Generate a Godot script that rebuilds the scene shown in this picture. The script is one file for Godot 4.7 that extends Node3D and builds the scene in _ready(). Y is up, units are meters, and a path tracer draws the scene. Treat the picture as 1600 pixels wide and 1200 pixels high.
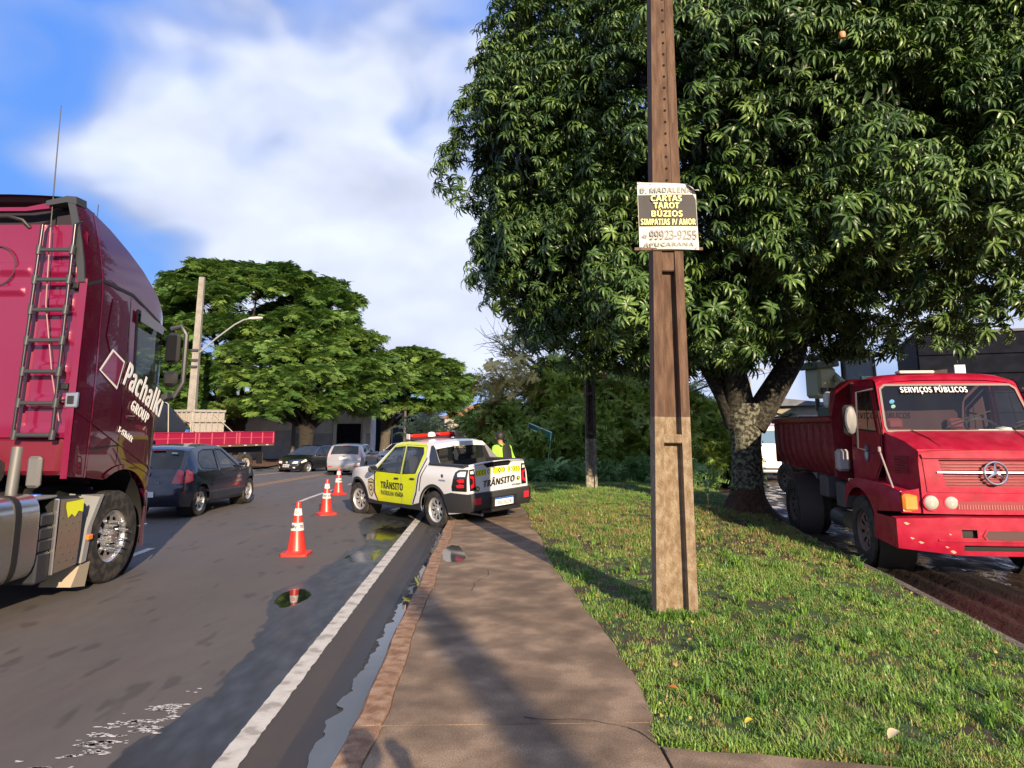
extends Node3D
# A street with a traffic pickup, trucks, a mango tree and a fallen tree. Vehicles are built in (forward, height, right) metres.

var rng := RandomNumberGenerator.new()
var mats := {}
var noises := {}
var used := {}
const ROAD := -0.15
const RROAD := -0.32

func _ready() -> void:
	rng.seed = 7
	setup_camera_and_light()
	build_ground()
	build_buildings()
	build_poles()
	build_mango()
	build_rain_trees()
	build_fallen_tree()
	build_tractor()
	build_pickup()
	build_dump_truck()
	build_cars()
	build_trailer()
	build_street_things()
	build_people()
	build_grass()

func setup_camera_and_light() -> void:
	var cam := Camera3D.new()
	cam.name = "camera"
	cam.projection = Camera3D.PROJECTION_FRUSTUM
	cam.keep_aspect = Camera3D.KEEP_HEIGHT
	cam.near = 0.05
	cam.far = 2000.0
	cam.size = 2.0 * 600.0 / 1120.0 * cam.near
	cam.frustum_offset = Vector2(0.0, -130.0 / 1120.0 * cam.near)
	add_child(cam)
	cam.position = Vector3(0, 1.7, 0)
	cam.rotation_degrees = Vector3(9.8766, -1.6366, 0)
	cam.current = true
	var sun := DirectionalLight3D.new()
	sun.name = "sun"
	var az := deg_to_rad(-16.0)
	var el := deg_to_rad(19.0)
	sun.basis = Basis.looking_at(Vector3(sin(az) * cos(el), -sin(el), -cos(az) * cos(el)))
	sun.light_energy = 1.6
	sun.light_color = Color(1.0, 0.90, 0.76)
	sun.light_angular_distance = 0.4
	sun.shadow_enabled = true
	sun.sky_mode = DirectionalLight3D.SKY_MODE_LIGHT_ONLY
	add_child(sun)
	var env := Environment.new()
	env.background_mode = Environment.BG_SKY
	var sky := Sky.new()
	var pm := PanoramaSkyMaterial.new()
	pm.panorama = make_sky()
	sky.sky_material = pm
	env.sky = sky
	env.background_energy_multiplier = 0.6
	env.tonemap_mode = Environment.TONE_MAPPER_LINEAR
	env.tonemap_exposure = 1.9
	env.sdfgi_enabled = true
	env.ssao_enabled = true
	env.ssil_enabled = true
	var we := WorldEnvironment.new()
	we.name = "environment"
	we.environment = env
	add_child(we)

func make_sky() -> ImageTexture:
	var w := 1280
	var h := 640
	var img := Image.create(w, h, false, Image.FORMAT_RGBF)
	var n1 := FastNoiseLite.new()
	n1.seed = 21
	n1.noise_type = FastNoiseLite.TYPE_SIMPLEX_SMOOTH
	n1.frequency = 1.15
	n1.fractal_octaves = 5
	n1.fractal_gain = 0.52
	var n2 := FastNoiseLite.new()
	n2.seed = 5
	n2.noise_type = FastNoiseLite.TYPE_SIMPLEX_SMOOTH
	n2.frequency = 0.55
	n2.fractal_octaves = 3
	# wide banks of thin cloud, as directions and sizes; the clear gaps lie between them
	var banks := [[-15.0, 18.0, 11.0, 9.0, 0.75], [-20.0, 28.0, 9.0, 7.0, 0.5], [-25.0, 36.0, 9.0, 5.0, 0.5], [-11.0, 7.0, 16.0, 10.0, 0.95], [-5.0, 20.0, 10.0, 14.0, 0.5], [30.0, 8.0, 30.0, 14.0, 0.7]]
	var gaps := [[-31.0, 13.0, 8.0, 12.0, 0.6], [-17.0, 37.0, 6.0, 5.0, 0.55], [-35.0, 29.0, 6.0, 6.0, 0.5], [-1.0, 32.0, 6.0, 8.0, 0.25]]
	for j in h:
		var el := PI * (0.5 - (j + 0.5) / h)
		var ce := cos(el)
		var y := sin(el)
		var up := clampf(y, 0.0, 1.0)
		for i in w:
			var az := wrapf(TAU * (i + 0.5) / w, -PI, PI)
			var d := Vector3(sin(az) * ce, y, -cos(az) * ce)
			var k := pow(1.0 - up, 3.0)
			var c := Vector3(0.10, 0.28, 0.86).lerp(Vector3(0.21, 0.46, 0.92), k)
			if y < 0.0:
				c = Vector3(0.30, 0.56, 1.02).lerp(Vector3(0.16, 0.15, 0.14), clampf(-y * 8.0, 0.0, 1.0))
			else:
				var q := d * 2.4 + Vector3(0, y * 1.5, 0)
				var w1 := n2.get_noise_3dv(q * 2.0 + Vector3(3, 8, 1))
				var w2 := n2.get_noise_3dv(q * 2.0 + Vector3(11, 2, 7))
				var f := n1.get_noise_3dv(q * 1.3 + Vector3(w1, w2, w1) * 0.5)
				var ad := rad_to_deg(az) + w1 * 16.0
				var ed := rad_to_deg(el) + w2 * 12.0
				var m := 0.0 + 0.5 * smoothstep(40.0, 85.0, absf(ad)) + 0.3 * smoothstep(44.0, 60.0, ed)
				for b in banks:
					var dx: float = (ad - b[0]) / b[2]
					var dy: float = (ed - b[1]) / b[3]
					m += b[4] * exp(-(dx * dx + dy * dy))
				for b in gaps:
					var dx2: float = (ad - b[0]) / b[2]
					var dy2: float = (ed - b[1]) / b[3]
					m -= b[4] * exp(-(dx2 * dx2 + dy2 * dy2))
				var cl := smoothstep(-0.55, 1.05, m + f * 0.75)
				var tone := 0.86 + 0.28 * n1.get_noise_3dv(q * 1.9 + Vector3(9, 3, 1)) + 0.24 * smoothstep(0.45, 1.0, cl)
				var cc := Vector3(0.64, 0.69, 0.85) * tone
				c = c.lerp(cc, cl * 0.97)
			img.set_pixel(i, j, Color(c.x, c.y, c.z))
	return ImageTexture.create_from_image(img)

# ---------------------------------------------------------------- ground shape
func fall(z: float) -> float:
	if z > -18.0:
		return 0.0
	var t := minf(-18.0 - z, 30.0)
	return -0.032 * (t - 3.0 * (1.0 - exp(-t / 3.0)))

const KX := [[0.0, 2.2], [-3.0, 3.55], [-4.5, 4.02], [-6.23, 4.45], [-8.92, 4.86], [-11.25, 5.14], [-14.42, 5.62], [-18.0, 6.1], [-25.0, 7.0], [-40.0, 9.2], [-60.0, 12.0]]
func kerb_x(z: float) -> float:
	for i in KX.size() - 1:
		if z <= KX[i][0] and z >= KX[i + 1][0]:
			return lerpf(KX[i][1], KX[i + 1][1], (z - KX[i][0]) / (KX[i + 1][0] - KX[i][0]))
	return KX[0][1] if z > 0.0 else KX[KX.size() - 1][1]

func verge_y(x: float, z: float) -> float:
	var t := clampf((x - 0.86) / maxf(kerb_x(z) - 0.86, 0.1), 0.0, 1.0)
	var mound := 0.13 * exp(-(pow(x - 5.3, 2.0) + pow(z + 15.1, 2.0)) / 0.8)
	return fall(z) - 0.02 - 0.15 * t * t + mound + 0.05 * sin(t * PI) * smoothstep(-3.0, -7.0, z)

# ---------------------------------------------------------------- materials
func lin(r: float, g: float, b: float) -> Color:
	return Color(r, g, b).linear_to_srgb()

func mat(key: String, r := 0.5, g := 0.5, b := 0.5, rough := 0.6, metal := 0.0, coat := 0.0) -> StandardMaterial3D:
	if mats.has(key):
		return mats[key]
	var m := StandardMaterial3D.new()
	m.resource_name = key
	m.albedo_color = lin(r, g, b)
	m.roughness = rough
	m.metallic = metal
	if coat > 0.0:
		m.clearcoat_enabled = true
		m.clearcoat = coat
		m.clearcoat_roughness = 0.06
	mats[key] = m
	return m

func glass(key: String, a := 0.3, r := 0.02, g := 0.025, b := 0.03) -> StandardMaterial3D:
	if mats.has(key):
		return mats[key]
	var m := mat(key, r, g, b, 0.03)
	m.transparency = BaseMaterial3D.TRANSPARENCY_ALPHA
	m.albedo_color.a = a
	return m

func noise_tex(sd: int, freq: float, oct: int, ramp: Array, size := 512, kind := FastNoiseLite.TYPE_SIMPLEX_SMOOTH, as_normal := 0.0) -> NoiseTexture2D:
	var key := str(sd, freq, oct, ramp, size, kind, as_normal)
	if noises.has(key):
		return noises[key]
	var n := FastNoiseLite.new()
	n.seed = sd
	n.noise_type = kind
	n.frequency = freq
	n.fractal_octaves = oct
	var t := NoiseTexture2D.new()
	t.width = size
	t.height = size
	t.seamless = true
	t.noise = n
	if as_normal > 0.0:
		t.as_normal_map = true
		t.bump_strength = as_normal
	elif ramp.size():
		var gr := Gradient.new()
		gr.offsets = PackedFloat32Array([])
		var offs := PackedFloat32Array()
		var cols := PackedColorArray()
		for e in ramp:
			offs.append(e[0])
			cols.append(e[1])
		gr.offsets = offs
		gr.colors = cols
		t.color_ramp = gr
	noises[key] = t
	return t

func gray(v: float) -> Color:
	return Color(v, v, v)

# colour varied by a large soft pattern and a fine grain, laid by place in the world (or on the object itself)
func rough_mat(key: String, ramp: Array, size_m: float, fine_m: float, rough := 0.85, bump := 0.4, world := true, fine_low := 0.7) -> StandardMaterial3D:
	if mats.has(key):
		return mats[key]
	var m := mat(key, 1, 1, 1, rough)
	m.albedo_texture = noise_tex(hash(key) % 900 + 3, 0.012, 5, ramp, 512)
	m.uv1_triplanar = true
	m.uv1_world_triplanar = world
	m.uv1_scale = Vector3.ONE / size_m
	m.detail_enabled = true
	m.detail_blend_mode = BaseMaterial3D.BLEND_MODE_MUL
	m.detail_uv_layer = BaseMaterial3D.DETAIL_UV_2
	m.detail_albedo = noise_tex(77, 0.09, 3, [[0.25, gray(fine_low)], [0.75, gray(1.0)]], 512)
	m.uv2_triplanar = true
	m.uv2_world_triplanar = world
	m.uv2_scale = Vector3.ONE / fine_m
	if bump > 0.0:
		m.heightmap_enabled = true
		m.heightmap_scale = bump
		m.heightmap_texture = noise_tex(31, 0.05, 5, [[0.0, gray(0)], [1.0, gray(1)]], 512)
	return m

# ---------------------------------------------------------------- mesh building
class MB:
	var v := PackedVector3Array()
	var u := PackedVector2Array()
	var c := PackedColorArray()
	var col := Color.WHITE
	var colored := false

	func tri(a: Vector3, b: Vector3, d: Vector3, ua := Vector2.ZERO, ub := Vector2.ZERO, ud := Vector2.ZERO) -> void:
		if (d - a).cross(b - a).length_squared() < 1e-18:
			return
		v.append(a); v.append(b); v.append(d)
		u.append(ua); u.append(ub); u.append(ud)
		c.append(col); c.append(col); c.append(col)

	func quad(a: Vector3, b: Vector3, d: Vector3, e: Vector3, uv := Rect2(0, 0, 1, 1)) -> void:
		var p := uv.position
		var q := uv.end
		tri(a, b, d, p, Vector2(q.x, p.y), q)
		tri(a, d, e, p, q, Vector2(p.x, q.y))

	# a triangle turned so that its front faces along out
	func facing(a: Vector3, b: Vector3, d: Vector3, out: Vector3, ua := Vector2.ZERO, ub := Vector2.ZERO, ud := Vector2.ZERO) -> void:
		if (d - a).cross(b - a).dot(out) < 0.0:
			tri(a, d, b, ua, ud, ub)
		else:
			tri(a, b, d, ua, ub, ud)

	func qfacing(a: Vector3, b: Vector3, d: Vector3, e: Vector3, out: Vector3) -> void:
		facing(a, b, d, out, Vector2(0, 0), Vector2(1, 0), Vector2(1, 1))
		facing(a, d, e, out, Vector2(0, 0), Vector2(1, 1), Vector2(0, 1))

	func orient(first: int) -> void:
		var mid := Vector3.ZERO
		for i in range(first, v.size()):
			mid += v[i]
		mid /= maxf(1.0, v.size() - first)
		var s := 0.0
		for i in range(first, v.size(), 3):
			s += (v[i + 2] - v[i]).cross(v[i + 1] - v[i]).dot((v[i] + v[i + 1] + v[i + 2]) / 3.0 - mid)
		if s < 0.0:
			for i in range(first, v.size(), 3):
				var t := v[i + 1]
				v[i + 1] = v[i + 2]
				v[i + 2] = t
				var q := u[i + 1]
				u[i + 1] = u[i + 2]
				u[i + 2] = q

	func box(center: Vector3, size: Vector3, bev := 0.0, bas := Basis()) -> MB:
		var first := v.size()
		var h := size * 0.5
		bev = minf(bev, minf(h.x, minf(h.y, h.z)) * 0.95)
		var pts := {}
		for sx in [-1, 1]:
			for sy in [-1, 1]:
				for sz in [-1, 1]:
					var k := Vector3(sx, sy, sz)
					for ax in 3:
						var q := Vector3(sx * h.x, sy * h.y, sz * h.z)
						for o in 3:
							if o != ax:
								q[o] -= k[o] * bev
						pts[[sx, sy, sz, ax]] = center + bas * q
		for ax in 3:
			var o1 := (ax + 1) % 3
			var o2 := (ax + 2) % 3
			for s in [-1, 1]:
				var ring := []
				for e in [[-1, -1], [1, -1], [1, 1], [-1, 1]]:
					var k := [0, 0, 0, ax]
					k[ax] = s
					k[o1] = e[0]
					k[o2] = e[1]
					ring.append(pts[k])
				var nrm := Vector3.ZERO
				nrm[ax] = s
				qfacing(ring[0], ring[1], ring[2], ring[3], bas * nrm)
			if bev > 0.0:
				for s1 in [-1, 1]:
					for s2 in [-1, 1]:
						var ring2 := []
						for e in [[-1, o1], [1, o1], [1, o2], [-1, o2]]:
							var k := [0, 0, 0, e[1]]
							k[ax] = e[0]
							k[o1] = s1
							k[o2] = s2
							ring2.append(pts[k])
						var nr := Vector3.ZERO
						nr[o1] = s1
						nr[o2] = s2
						qfacing(ring2[0], ring2[1], ring2[2], ring2[3], bas * nr)
		if bev > 0.0:
			for sx in [-1, 1]:
				for sy in [-1, 1]:
					for sz in [-1, 1]:
						facing(pts[[sx, sy, sz, 0]], pts[[sx, sy, sz, 1]], pts[[sx, sy, sz, 2]], bas * Vector3(sx, sy, sz))
		return self

	func loft(rings: Array, closed := true, caps := true, uvscale := Vector2.ONE) -> MB:
		var first := v.size()
		var n: int = rings[0].size()
		for i in rings.size() - 1:
			var a: PackedVector3Array = rings[i]
			var b: PackedVector3Array = rings[i + 1]
			for j in (n if closed else n - 1):
				var k := (j + 1) % n
				var u0 := float(j) / n * uvscale.x
				var u1 := float(j + 1) / n * uvscale.x
				var w0 := float(i) / (rings.size() - 1) * uvscale.y
				var w1 := float(i + 1) / (rings.size() - 1) * uvscale.y
				tri(a[j], a[k], b[k], Vector2(u0, w0), Vector2(u1, w0), Vector2(u1, w1))
				tri(a[j], b[k], b[j], Vector2(u0, w0), Vector2(u1, w1), Vector2(u0, w1))
		if caps and closed:
			for e in [0, rings.size() - 1]:
				var r: PackedVector3Array = rings[e]
				var m := Vector3.ZERO
				for p in r:
					m += p
				m /= n
				for j in n:
					if e == 0:
						tri(r[(j + 1) % n], r[j], m)
					else:
						tri(r[j], r[(j + 1) % n], m)
		orient(first)
		return self

	func tube(path: Array, rad, n := 8, caps := true) -> MB:
		var rings := []
		var side := Vector3.ZERO
		for i in path.size():
			var a: Vector3 = path[maxi(i - 1, 0)]
			var b: Vector3 = path[mini(i + 1, path.size() - 1)]
			var t := (b - a).normalized()
			if side == Vector3.ZERO:
				side = t.cross(Vector3.UP if absf(t.y) < 0.9 else Vector3.RIGHT).normalized()
			side = (side - t * side.dot(t)).normalized()
			var up := t.cross(side)
			var r: float = rad[i] if rad is Array else rad
			var ring := PackedVector3Array()
			for j in n:
				var an := TAU * j / n
				ring.append(path[i] + (side * cos(an) + up * sin(an)) * r)
			rings.append(ring)
		return loft(rings, true, caps, Vector2(1, path.size()))

	# profile of (radius, height) turned about the y axis of xf
	func lathe(prof: Array, n := 24, xf := Transform3D(), from := 0.0, to := TAU) -> MB:
		var rings := []
		var full := to - from > TAU - 0.001
		for j in (n if full else n + 1):
			var an := from + (to - from) * j / n
			var ring := PackedVector3Array()
			for p in prof:
				ring.append(xf * Vector3(cos(an) * p[0], p[1], sin(an) * p[0]))
			rings.append(ring)
		if full:
			rings.append(rings[0])
		var first := v.size()
		for i in rings.size() - 1:
			for j in prof.size() - 1:
				var a: PackedVector3Array = rings[i]
				var b: PackedVector3Array = rings[i + 1]
				tri(a[j], a[j + 1], b[j + 1], Vector2(float(i) / n, float(j) / prof.size()), Vector2(float(i) / n, (j + 1.0) / prof.size()), Vector2((i + 1.0) / n, (j + 1.0) / prof.size()))
				tri(a[j], b[j + 1], b[j], Vector2(float(i) / n, float(j) / prof.size()), Vector2((i + 1.0) / n, (j + 1.0) / prof.size()), Vector2((i + 1.0) / n, float(j) / prof.size()))
		orient(first)
		return self

	func prism(poly: PackedVector2Array, depth: float, xf := Transform3D()) -> MB:
		var first := v.size()
		var idx := Geometry2D.triangulate_polygon(poly)
		for i in range(0, idx.size(), 3):
			var a := poly[idx[i]]
			var b := poly[idx[i + 1]]
			var d := poly[idx[i + 2]]
			facing(xf * Vector3(a.x, a.y, depth), xf * Vector3(b.x, b.y, depth), xf * Vector3(d.x, d.y, depth), xf.basis.z)
			facing(xf * Vector3(a.x, a.y, 0), xf * Vector3(b.x, b.y, 0), xf * Vector3(d.x, d.y, 0), -xf.basis.z)
		var s := -1.0 if Geometry2D.is_polygon_clockwise(poly) else 1.0
		for i in poly.size():
			var a := poly[i]
			var b := poly[(i + 1) % poly.size()]
			var o := Vector3(b.y - a.y, a.x - b.x, 0) * s
			qfacing(xf * Vector3(a.x, a.y, 0), xf * Vector3(b.x, b.y, 0), xf * Vector3(b.x, b.y, depth), xf * Vector3(a.x, a.y, depth), xf.basis * o)
		return self

	# a flat outline cut into cells and bent by f
	func panel(poly: PackedVector2Array, holes: Array, cell: float, f: Callable, out: Vector3) -> MB:
		var lo := poly[0]
		var hi := poly[0]
		for p in poly:
			lo = lo.min(p)
			hi = hi.max(p)
		var nx := maxi(1, int(ceil((hi.x - lo.x) / cell)))
		var ny := maxi(1, int(ceil((hi.y - lo.y) / cell)))
		var st := Vector2((hi.x - lo.x) / nx, (hi.y - lo.y) / ny)
		for i in nx:
			for j in ny:
				var a := lo + Vector2(i, j) * st
				var b := a + st
				var pieces: Array = Geometry2D.intersect_polygons(poly, PackedVector2Array([a, Vector2(b.x, a.y), b, Vector2(a.x, b.y)]))
				for h in holes:
					var left := []
					for p in pieces:
						for q in Geometry2D.clip_polygons(p, h):
							left.append(q)
					pieces = left
				for p in pieces:
					var idx := Geometry2D.triangulate_polygon(p)
					for k in range(0, idx.size(), 3):
						var A: Vector2 = p[idx[k]]
						var B: Vector2 = p[idx[k + 1]]
						var D: Vector2 = p[idx[k + 2]]
						var sc := Vector2(1.0 / maxf(hi.x - lo.x, 0.001), -1.0 / maxf(hi.y - lo.y, 0.001))
						facing(f.call(A), f.call(B), f.call(D), out, (A - lo) * sc, (B - lo) * sc, (D - lo) * sc)
		return self

	func mesh(crease := 40.0) -> ArrayMesh:
		var m := ArrayMesh.new()
		if v.is_empty():
			return m
		var cs := cos(deg_to_rad(crease))
		var nt := v.size() / 3
		var fn := PackedVector3Array()
		var un := PackedVector3Array()
		fn.resize(nt)
		un.resize(nt)
		var at := {}
		for t in nt:
			var a := v[t * 3]
			var q := (v[t * 3 + 2] - a).cross(v[t * 3 + 1] - a)
			fn[t] = q
			un[t] = q.normalized()
			if crease > 0.0:
				for k in 3:
					var key := Vector3i((v[t * 3 + k] * 2000.0).round())
					if at.has(key):
						at[key].append(t)
					else:
						at[key] = [t]
		var nn := PackedVector3Array()
		nn.resize(v.size())
		for t in nt:
			for k in 3:
				var s := Vector3.ZERO
				if crease > 0.0:
					for o in at[Vector3i((v[t * 3 + k] * 2000.0).round())]:
						if un[o].dot(un[t]) >= cs:
							s += fn[o]
				nn[t * 3 + k] = s.normalized() if s.length_squared() > 1e-20 else un[t]
		var arr := []
		arr.resize(Mesh.ARRAY_MAX)
		arr[Mesh.ARRAY_VERTEX] = v
		arr[Mesh.ARRAY_NORMAL] = nn
		arr[Mesh.ARRAY_TEX_UV] = u
		arr[Mesh.ARRAY_TEX_UV2] = u
		if colored:
			arr[Mesh.ARRAY_COLOR] = c
		m.add_surface_from_arrays(Mesh.PRIMITIVE_TRIANGLES, arr)
		return m

# ---------------------------------------------------------------- nodes
func numbered(called: String) -> String:
	var n: int = used.get(called, 0)
	used[called] = n + 1
	return called if n == 0 else "%s_%03d" % [called, n]

func tag(o: Node3D, label: String, category: String, group := "") -> Node3D:
	o.set_meta("label", label)
	if category:
		o.set_meta("category", category)
	if group:
		o.set_meta("group", group)
	return o

func thing(called: String, label: String, category: String, at := Vector3.ZERO, turn := 0.0, group := "") -> Node3D:
	var o := Node3D.new()
	o.name = numbered(called)
	add_child(o)
	o.position = at
	o.rotation.y = turn
	tag(o, label, category, group)
	return o

func part(parent: Node, called: String, shape, m: Material, xf := Transform3D(), crease := 40.0) -> MeshInstance3D:
	var o := MeshInstance3D.new()
	if parent == self:
		o.name = numbered(called)
	else:
		var n := 0
		var nm := called
		while parent.has_node(nm):
			n += 1
			nm = "%s_%03d" % [called, n]
		o.name = nm
	o.mesh = shape.mesh(crease) if shape is MB else shape
	o.material_override = m
	o.transform = xf
	parent.add_child(o)
	return o

func struct(called: String, shape, m: Material, parent: Node = self, crease := 40.0) -> MeshInstance3D:
	var o := part(parent, called, shape, m, Transform3D(), crease)
	if parent == self:
		o.set_meta("kind", "structure")
	return o

func many(parent: Node, called: String, mesh: Mesh, m: Material, xfs: Array, cols: Array = []) -> MultiMeshInstance3D:
	var mm := MultiMesh.new()
	mm.transform_format = MultiMesh.TRANSFORM_3D
	mm.use_colors = cols.size() > 0
	mm.mesh = mesh
	mm.instance_count = xfs.size()
	for i in xfs.size():
		mm.set_instance_transform(i, xfs[i])
		if cols.size():
			mm.set_instance_color(i, cols[i])
	var o := MultiMeshInstance3D.new()
	o.name = numbered(called) if parent == self else called
	o.multimesh = mm
	o.material_override = m
	parent.add_child(o)
	o.set_meta("kind", "stuff")
	return o

var fonts := {}
func text(parent: Node, called: String, s: String, height: float, m: Material, xf: Transform3D, stretch := 1.0, width := 0.0, face := "Droid Sans", bold := true, depth := 0.004) -> MeshInstance3D:
	var fk := face + str(bold)
	if not fonts.has(fk):
		var f := SystemFont.new()
		f.font_names = PackedStringArray([face])
		f.font_weight = 700 if bold else 400
		fonts[fk] = f
	var t := TextMesh.new()
	t.text = s
	t.font = fonts[fk]
	t.font_size = 64
	t.pixel_size = height / 46.0
	t.depth = depth
	t.curve_step = 2.0
	if width > 0.0:
		var w := t.get_aabb().size.x
		if w > 0.0:
			stretch = width / w
	var o := part(parent, called, t, m, xf * Transform3D(Basis().scaled(Vector3(stretch, 1, 1)), Vector3.ZERO))
	return o

func P2(a: Array) -> PackedVector2Array:
	var r := PackedVector2Array()
	for i in range(0, a.size(), 2):
		r.append(Vector2(a[i], a[i + 1]))
	return r

func fyr(f: float, y: float, r: float) -> Vector3:
	return Vector3(r, y, -f)

func arc2(cx: float, cy: float, r: float, a0: float, a1: float, n: int) -> Array:
	var o := []
	for i in n + 1:
		var a := deg_to_rad(lerpf(a0, a1, float(i) / n))
		o.append(cx + cos(a) * r)
		o.append(cy + sin(a) * r)
	return o

func disc(r: float, n := 20) -> PackedVector2Array:
	return P2(arc2(0, 0, r, 0, 360 - 360.0 / n, n - 1))

# ---------------------------------------------------------------- ground, road, pavement
func strip(pts: Array, y0: float, nsub := 1) -> MB:   # pts: [[xl, xr, z], ...]
	var mb := MB.new()
	for i in pts.size() - 1:
		for k in nsub:
			var a := float(k) / nsub
			var b := float(k + 1) / nsub
			var z0 := lerpf(pts[i][2], pts[i + 1][2], a)
			var z1 := lerpf(pts[i][2], pts[i + 1][2], b)
			var l0 := lerpf(pts[i][0], pts[i + 1][0], a)
			var l1 := lerpf(pts[i][0], pts[i + 1][0], b)
			var r0 := lerpf(pts[i][1], pts[i + 1][1], a)
			var r1 := lerpf(pts[i][1], pts[i + 1][1], b)
			mb.qfacing(Vector3(l0, y0 + fall(z0), z0), Vector3(r0, y0 + fall(z0), z0), Vector3(r1, y0 + fall(z1), z1), Vector3(l1, y0 + fall(z1), z1), Vector3.UP)
	return mb

const WET := [[-2.0, 1.9], [-4.3, 2.18], [-4.9, 2.06], [-5.2, 1.97], [-5.66, 1.93], [-6.5, 1.99], [-6.8, 2.13], [-7.3, 2.09], [-8.0, 2.29], [-8.6, 2.45], [-9.3, 2.2], [-10.0, 2.2], [-10.5, 2.15], [-11.3, 2.12], [-11.9, 1.95], [-13.3, 2.35], [-15.0, 2.6], [-16.2, 2.46], [-17.5, 1.9], [-19.0, 1.4], [-40.0, 1.4]]
func wet_edge(z: float) -> float:
	for i in WET.size() - 1:
		if z <= WET[i][0] and z >= WET[i + 1][0]:
			return -lerpf(WET[i][1], WET[i + 1][1], (z - WET[i][0]) / (WET[i + 1][0] - WET[i][0]))
	return -1.4

func road_material() -> StandardMaterial3D:
	# covers x -10 .. -0.6 and z -2 .. -27
	var w := 640
	var h := 1280
	var n1 := FastNoiseLite.new(); n1.seed = 3; n1.frequency = 0.9; n1.fractal_octaves = 4; n1.noise_type = FastNoiseLite.TYPE_SIMPLEX_SMOOTH
	var n2 := FastNoiseLite.new(); n2.seed = 9; n2.frequency = 5.0; n2.fractal_octaves = 3; n2.noise_type = FastNoiseLite.TYPE_SIMPLEX_SMOOTH
	var alb := PackedByteArray(); alb.resize(w * h * 3)
	var rgh := PackedByteArray(); rgh.resize(w * h * 3)
	for j in h:
		var z := -2.0 - 25.0 * (j + 0.5) / h
		var e := wet_edge(z)
		for i in w:
			var x := -10.0 + 9.4 * (i + 0.5) / w
			var a := n1.get_noise_2d(x, z * 0.55)
			var b := n2.get_noise_2d(x, z * 0.35)
			var v := 0.158 + 0.014 * a + 0.010 * b
			var red := 1.14
			if x < -1.5:
				# dark tyre paths and oil along the lane
				var lane := absf(fposmod(x + 1.46, 3.4) - 1.7)
				v += 0.008 * exp(-pow((lane - 0.85) / 0.3, 2.0)) - 0.008 * exp(-pow(lane / 0.35, 2.0)) * (1.0 + a)
				var st := n2.get_noise_2d(x * 0.55 + 40.0, z * 0.16 + 7.0) + 0.35 * b
				v *= 1.0 - 0.36 * smoothstep(0.38, 0.62, st)
				red += 0.09 * smoothstep(0.05, 0.5, n1.get_noise_2d(x * 0.5 + 13.0, z * 0.3)) * smoothstep(-2.4, -3.2, x)
			else:
				v *= 0.58
				red = 1.2
			var rr := 0.80 + 0.1 * b
			var wd := x - (e + 0.09 * a + 0.07 * b)
			if x < -1.43 and wd > 0.0:
				var k := smoothstep(0.0, 0.03, wd)
				var dry := smoothstep(0.25, 0.55, n1.get_noise_2d(x * 1.3 + 5.0, z * 0.8 + 30.0)) * 0.7
				k *= 1.0 - dry
				v = lerpf(v, 0.040 + 0.012 * b, k)
				red = lerpf(red, 0.98, k)
				rr = lerpf(rr, 0.42 + 0.22 * b, k)
				# standing water: beside the first cone and in front of the pickup
				var p1 := 1.0 - Vector2((x + 2.17) / 0.2, (z + 8.35) / 0.55).length() + 0.5 * a + 0.3 * b
				var p2 := 1.0 - Vector2((x + 1.85) / 0.34, (z + 10.9) / 0.6).length() + 0.8 * a + 0.5 * b
				var p3 := 1.0 - Vector2((x + 1.9) / 0.4, (z + 13.0) / 1.1).length() + 0.7 * a + 0.5 * b
				var p := maxf(p1 * 1.5, maxf(p2, p3))
				if p > 0.0:
					var q := smoothstep(0.0, 0.5, p)
					v = lerpf(v, 0.018, q)
					rr = lerpf(rr, 0.03 if p1 > 0.0 else 0.10, q)
			elif x > -1.18:
				# damp edge of the gutter
				var k2 := smoothstep(-1.3, -1.0, x + 0.1 * a + 0.08 * b)
				v = lerpf(v, 0.030, k2 * 0.9)
				rr = lerpf(rr, 0.5, k2)
			var o := (j * w + i) * 3
			var s := pow(maxf(v, 0.0), 1.0 / 2.2) * 255.0
			alb[o] = int(clampf(s * sqrt(red), 0, 255))
			alb[o + 1] = int(s)
			alb[o + 2] = int(clampf(s / pow(red, 0.35), 0, 255))
			var q2 := int(clampf(rr, 0.02, 1.0) * 255)
			rgh[o] = q2; rgh[o + 1] = q2; rgh[o + 2] = q2
	var m := mat("wet_asphalt", 1, 1, 1, 1.0)
	m.albedo_texture = ImageTexture.create_from_image(Image.create_from_data(w, h, false, Image.FORMAT_RGB8, alb))
	m.roughness_texture = ImageTexture.create_from_image(Image.create_from_data(w, h, false, Image.FORMAT_RGB8, rgh))
	m.roughness_texture_channel = BaseMaterial3D.TEXTURE_CHANNEL_GREEN
	m.texture_repeat = false
	m.detail_enabled = true
	m.detail_blend_mode = BaseMaterial3D.BLEND_MODE_MUL
	m.detail_uv_layer = BaseMaterial3D.DETAIL_UV_2
	m.detail_albedo = noise_tex(78, 0.22, 2, [[0.30, gray(0.40)], [0.44, gray(0.82)], [0.62, gray(1.0)], [0.74, gray(1.25)]], 512)
	m.uv2_triplanar = true
	m.uv2_world_triplanar = true
	m.uv2_scale = Vector3.ONE / 1.7
	return m

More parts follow.
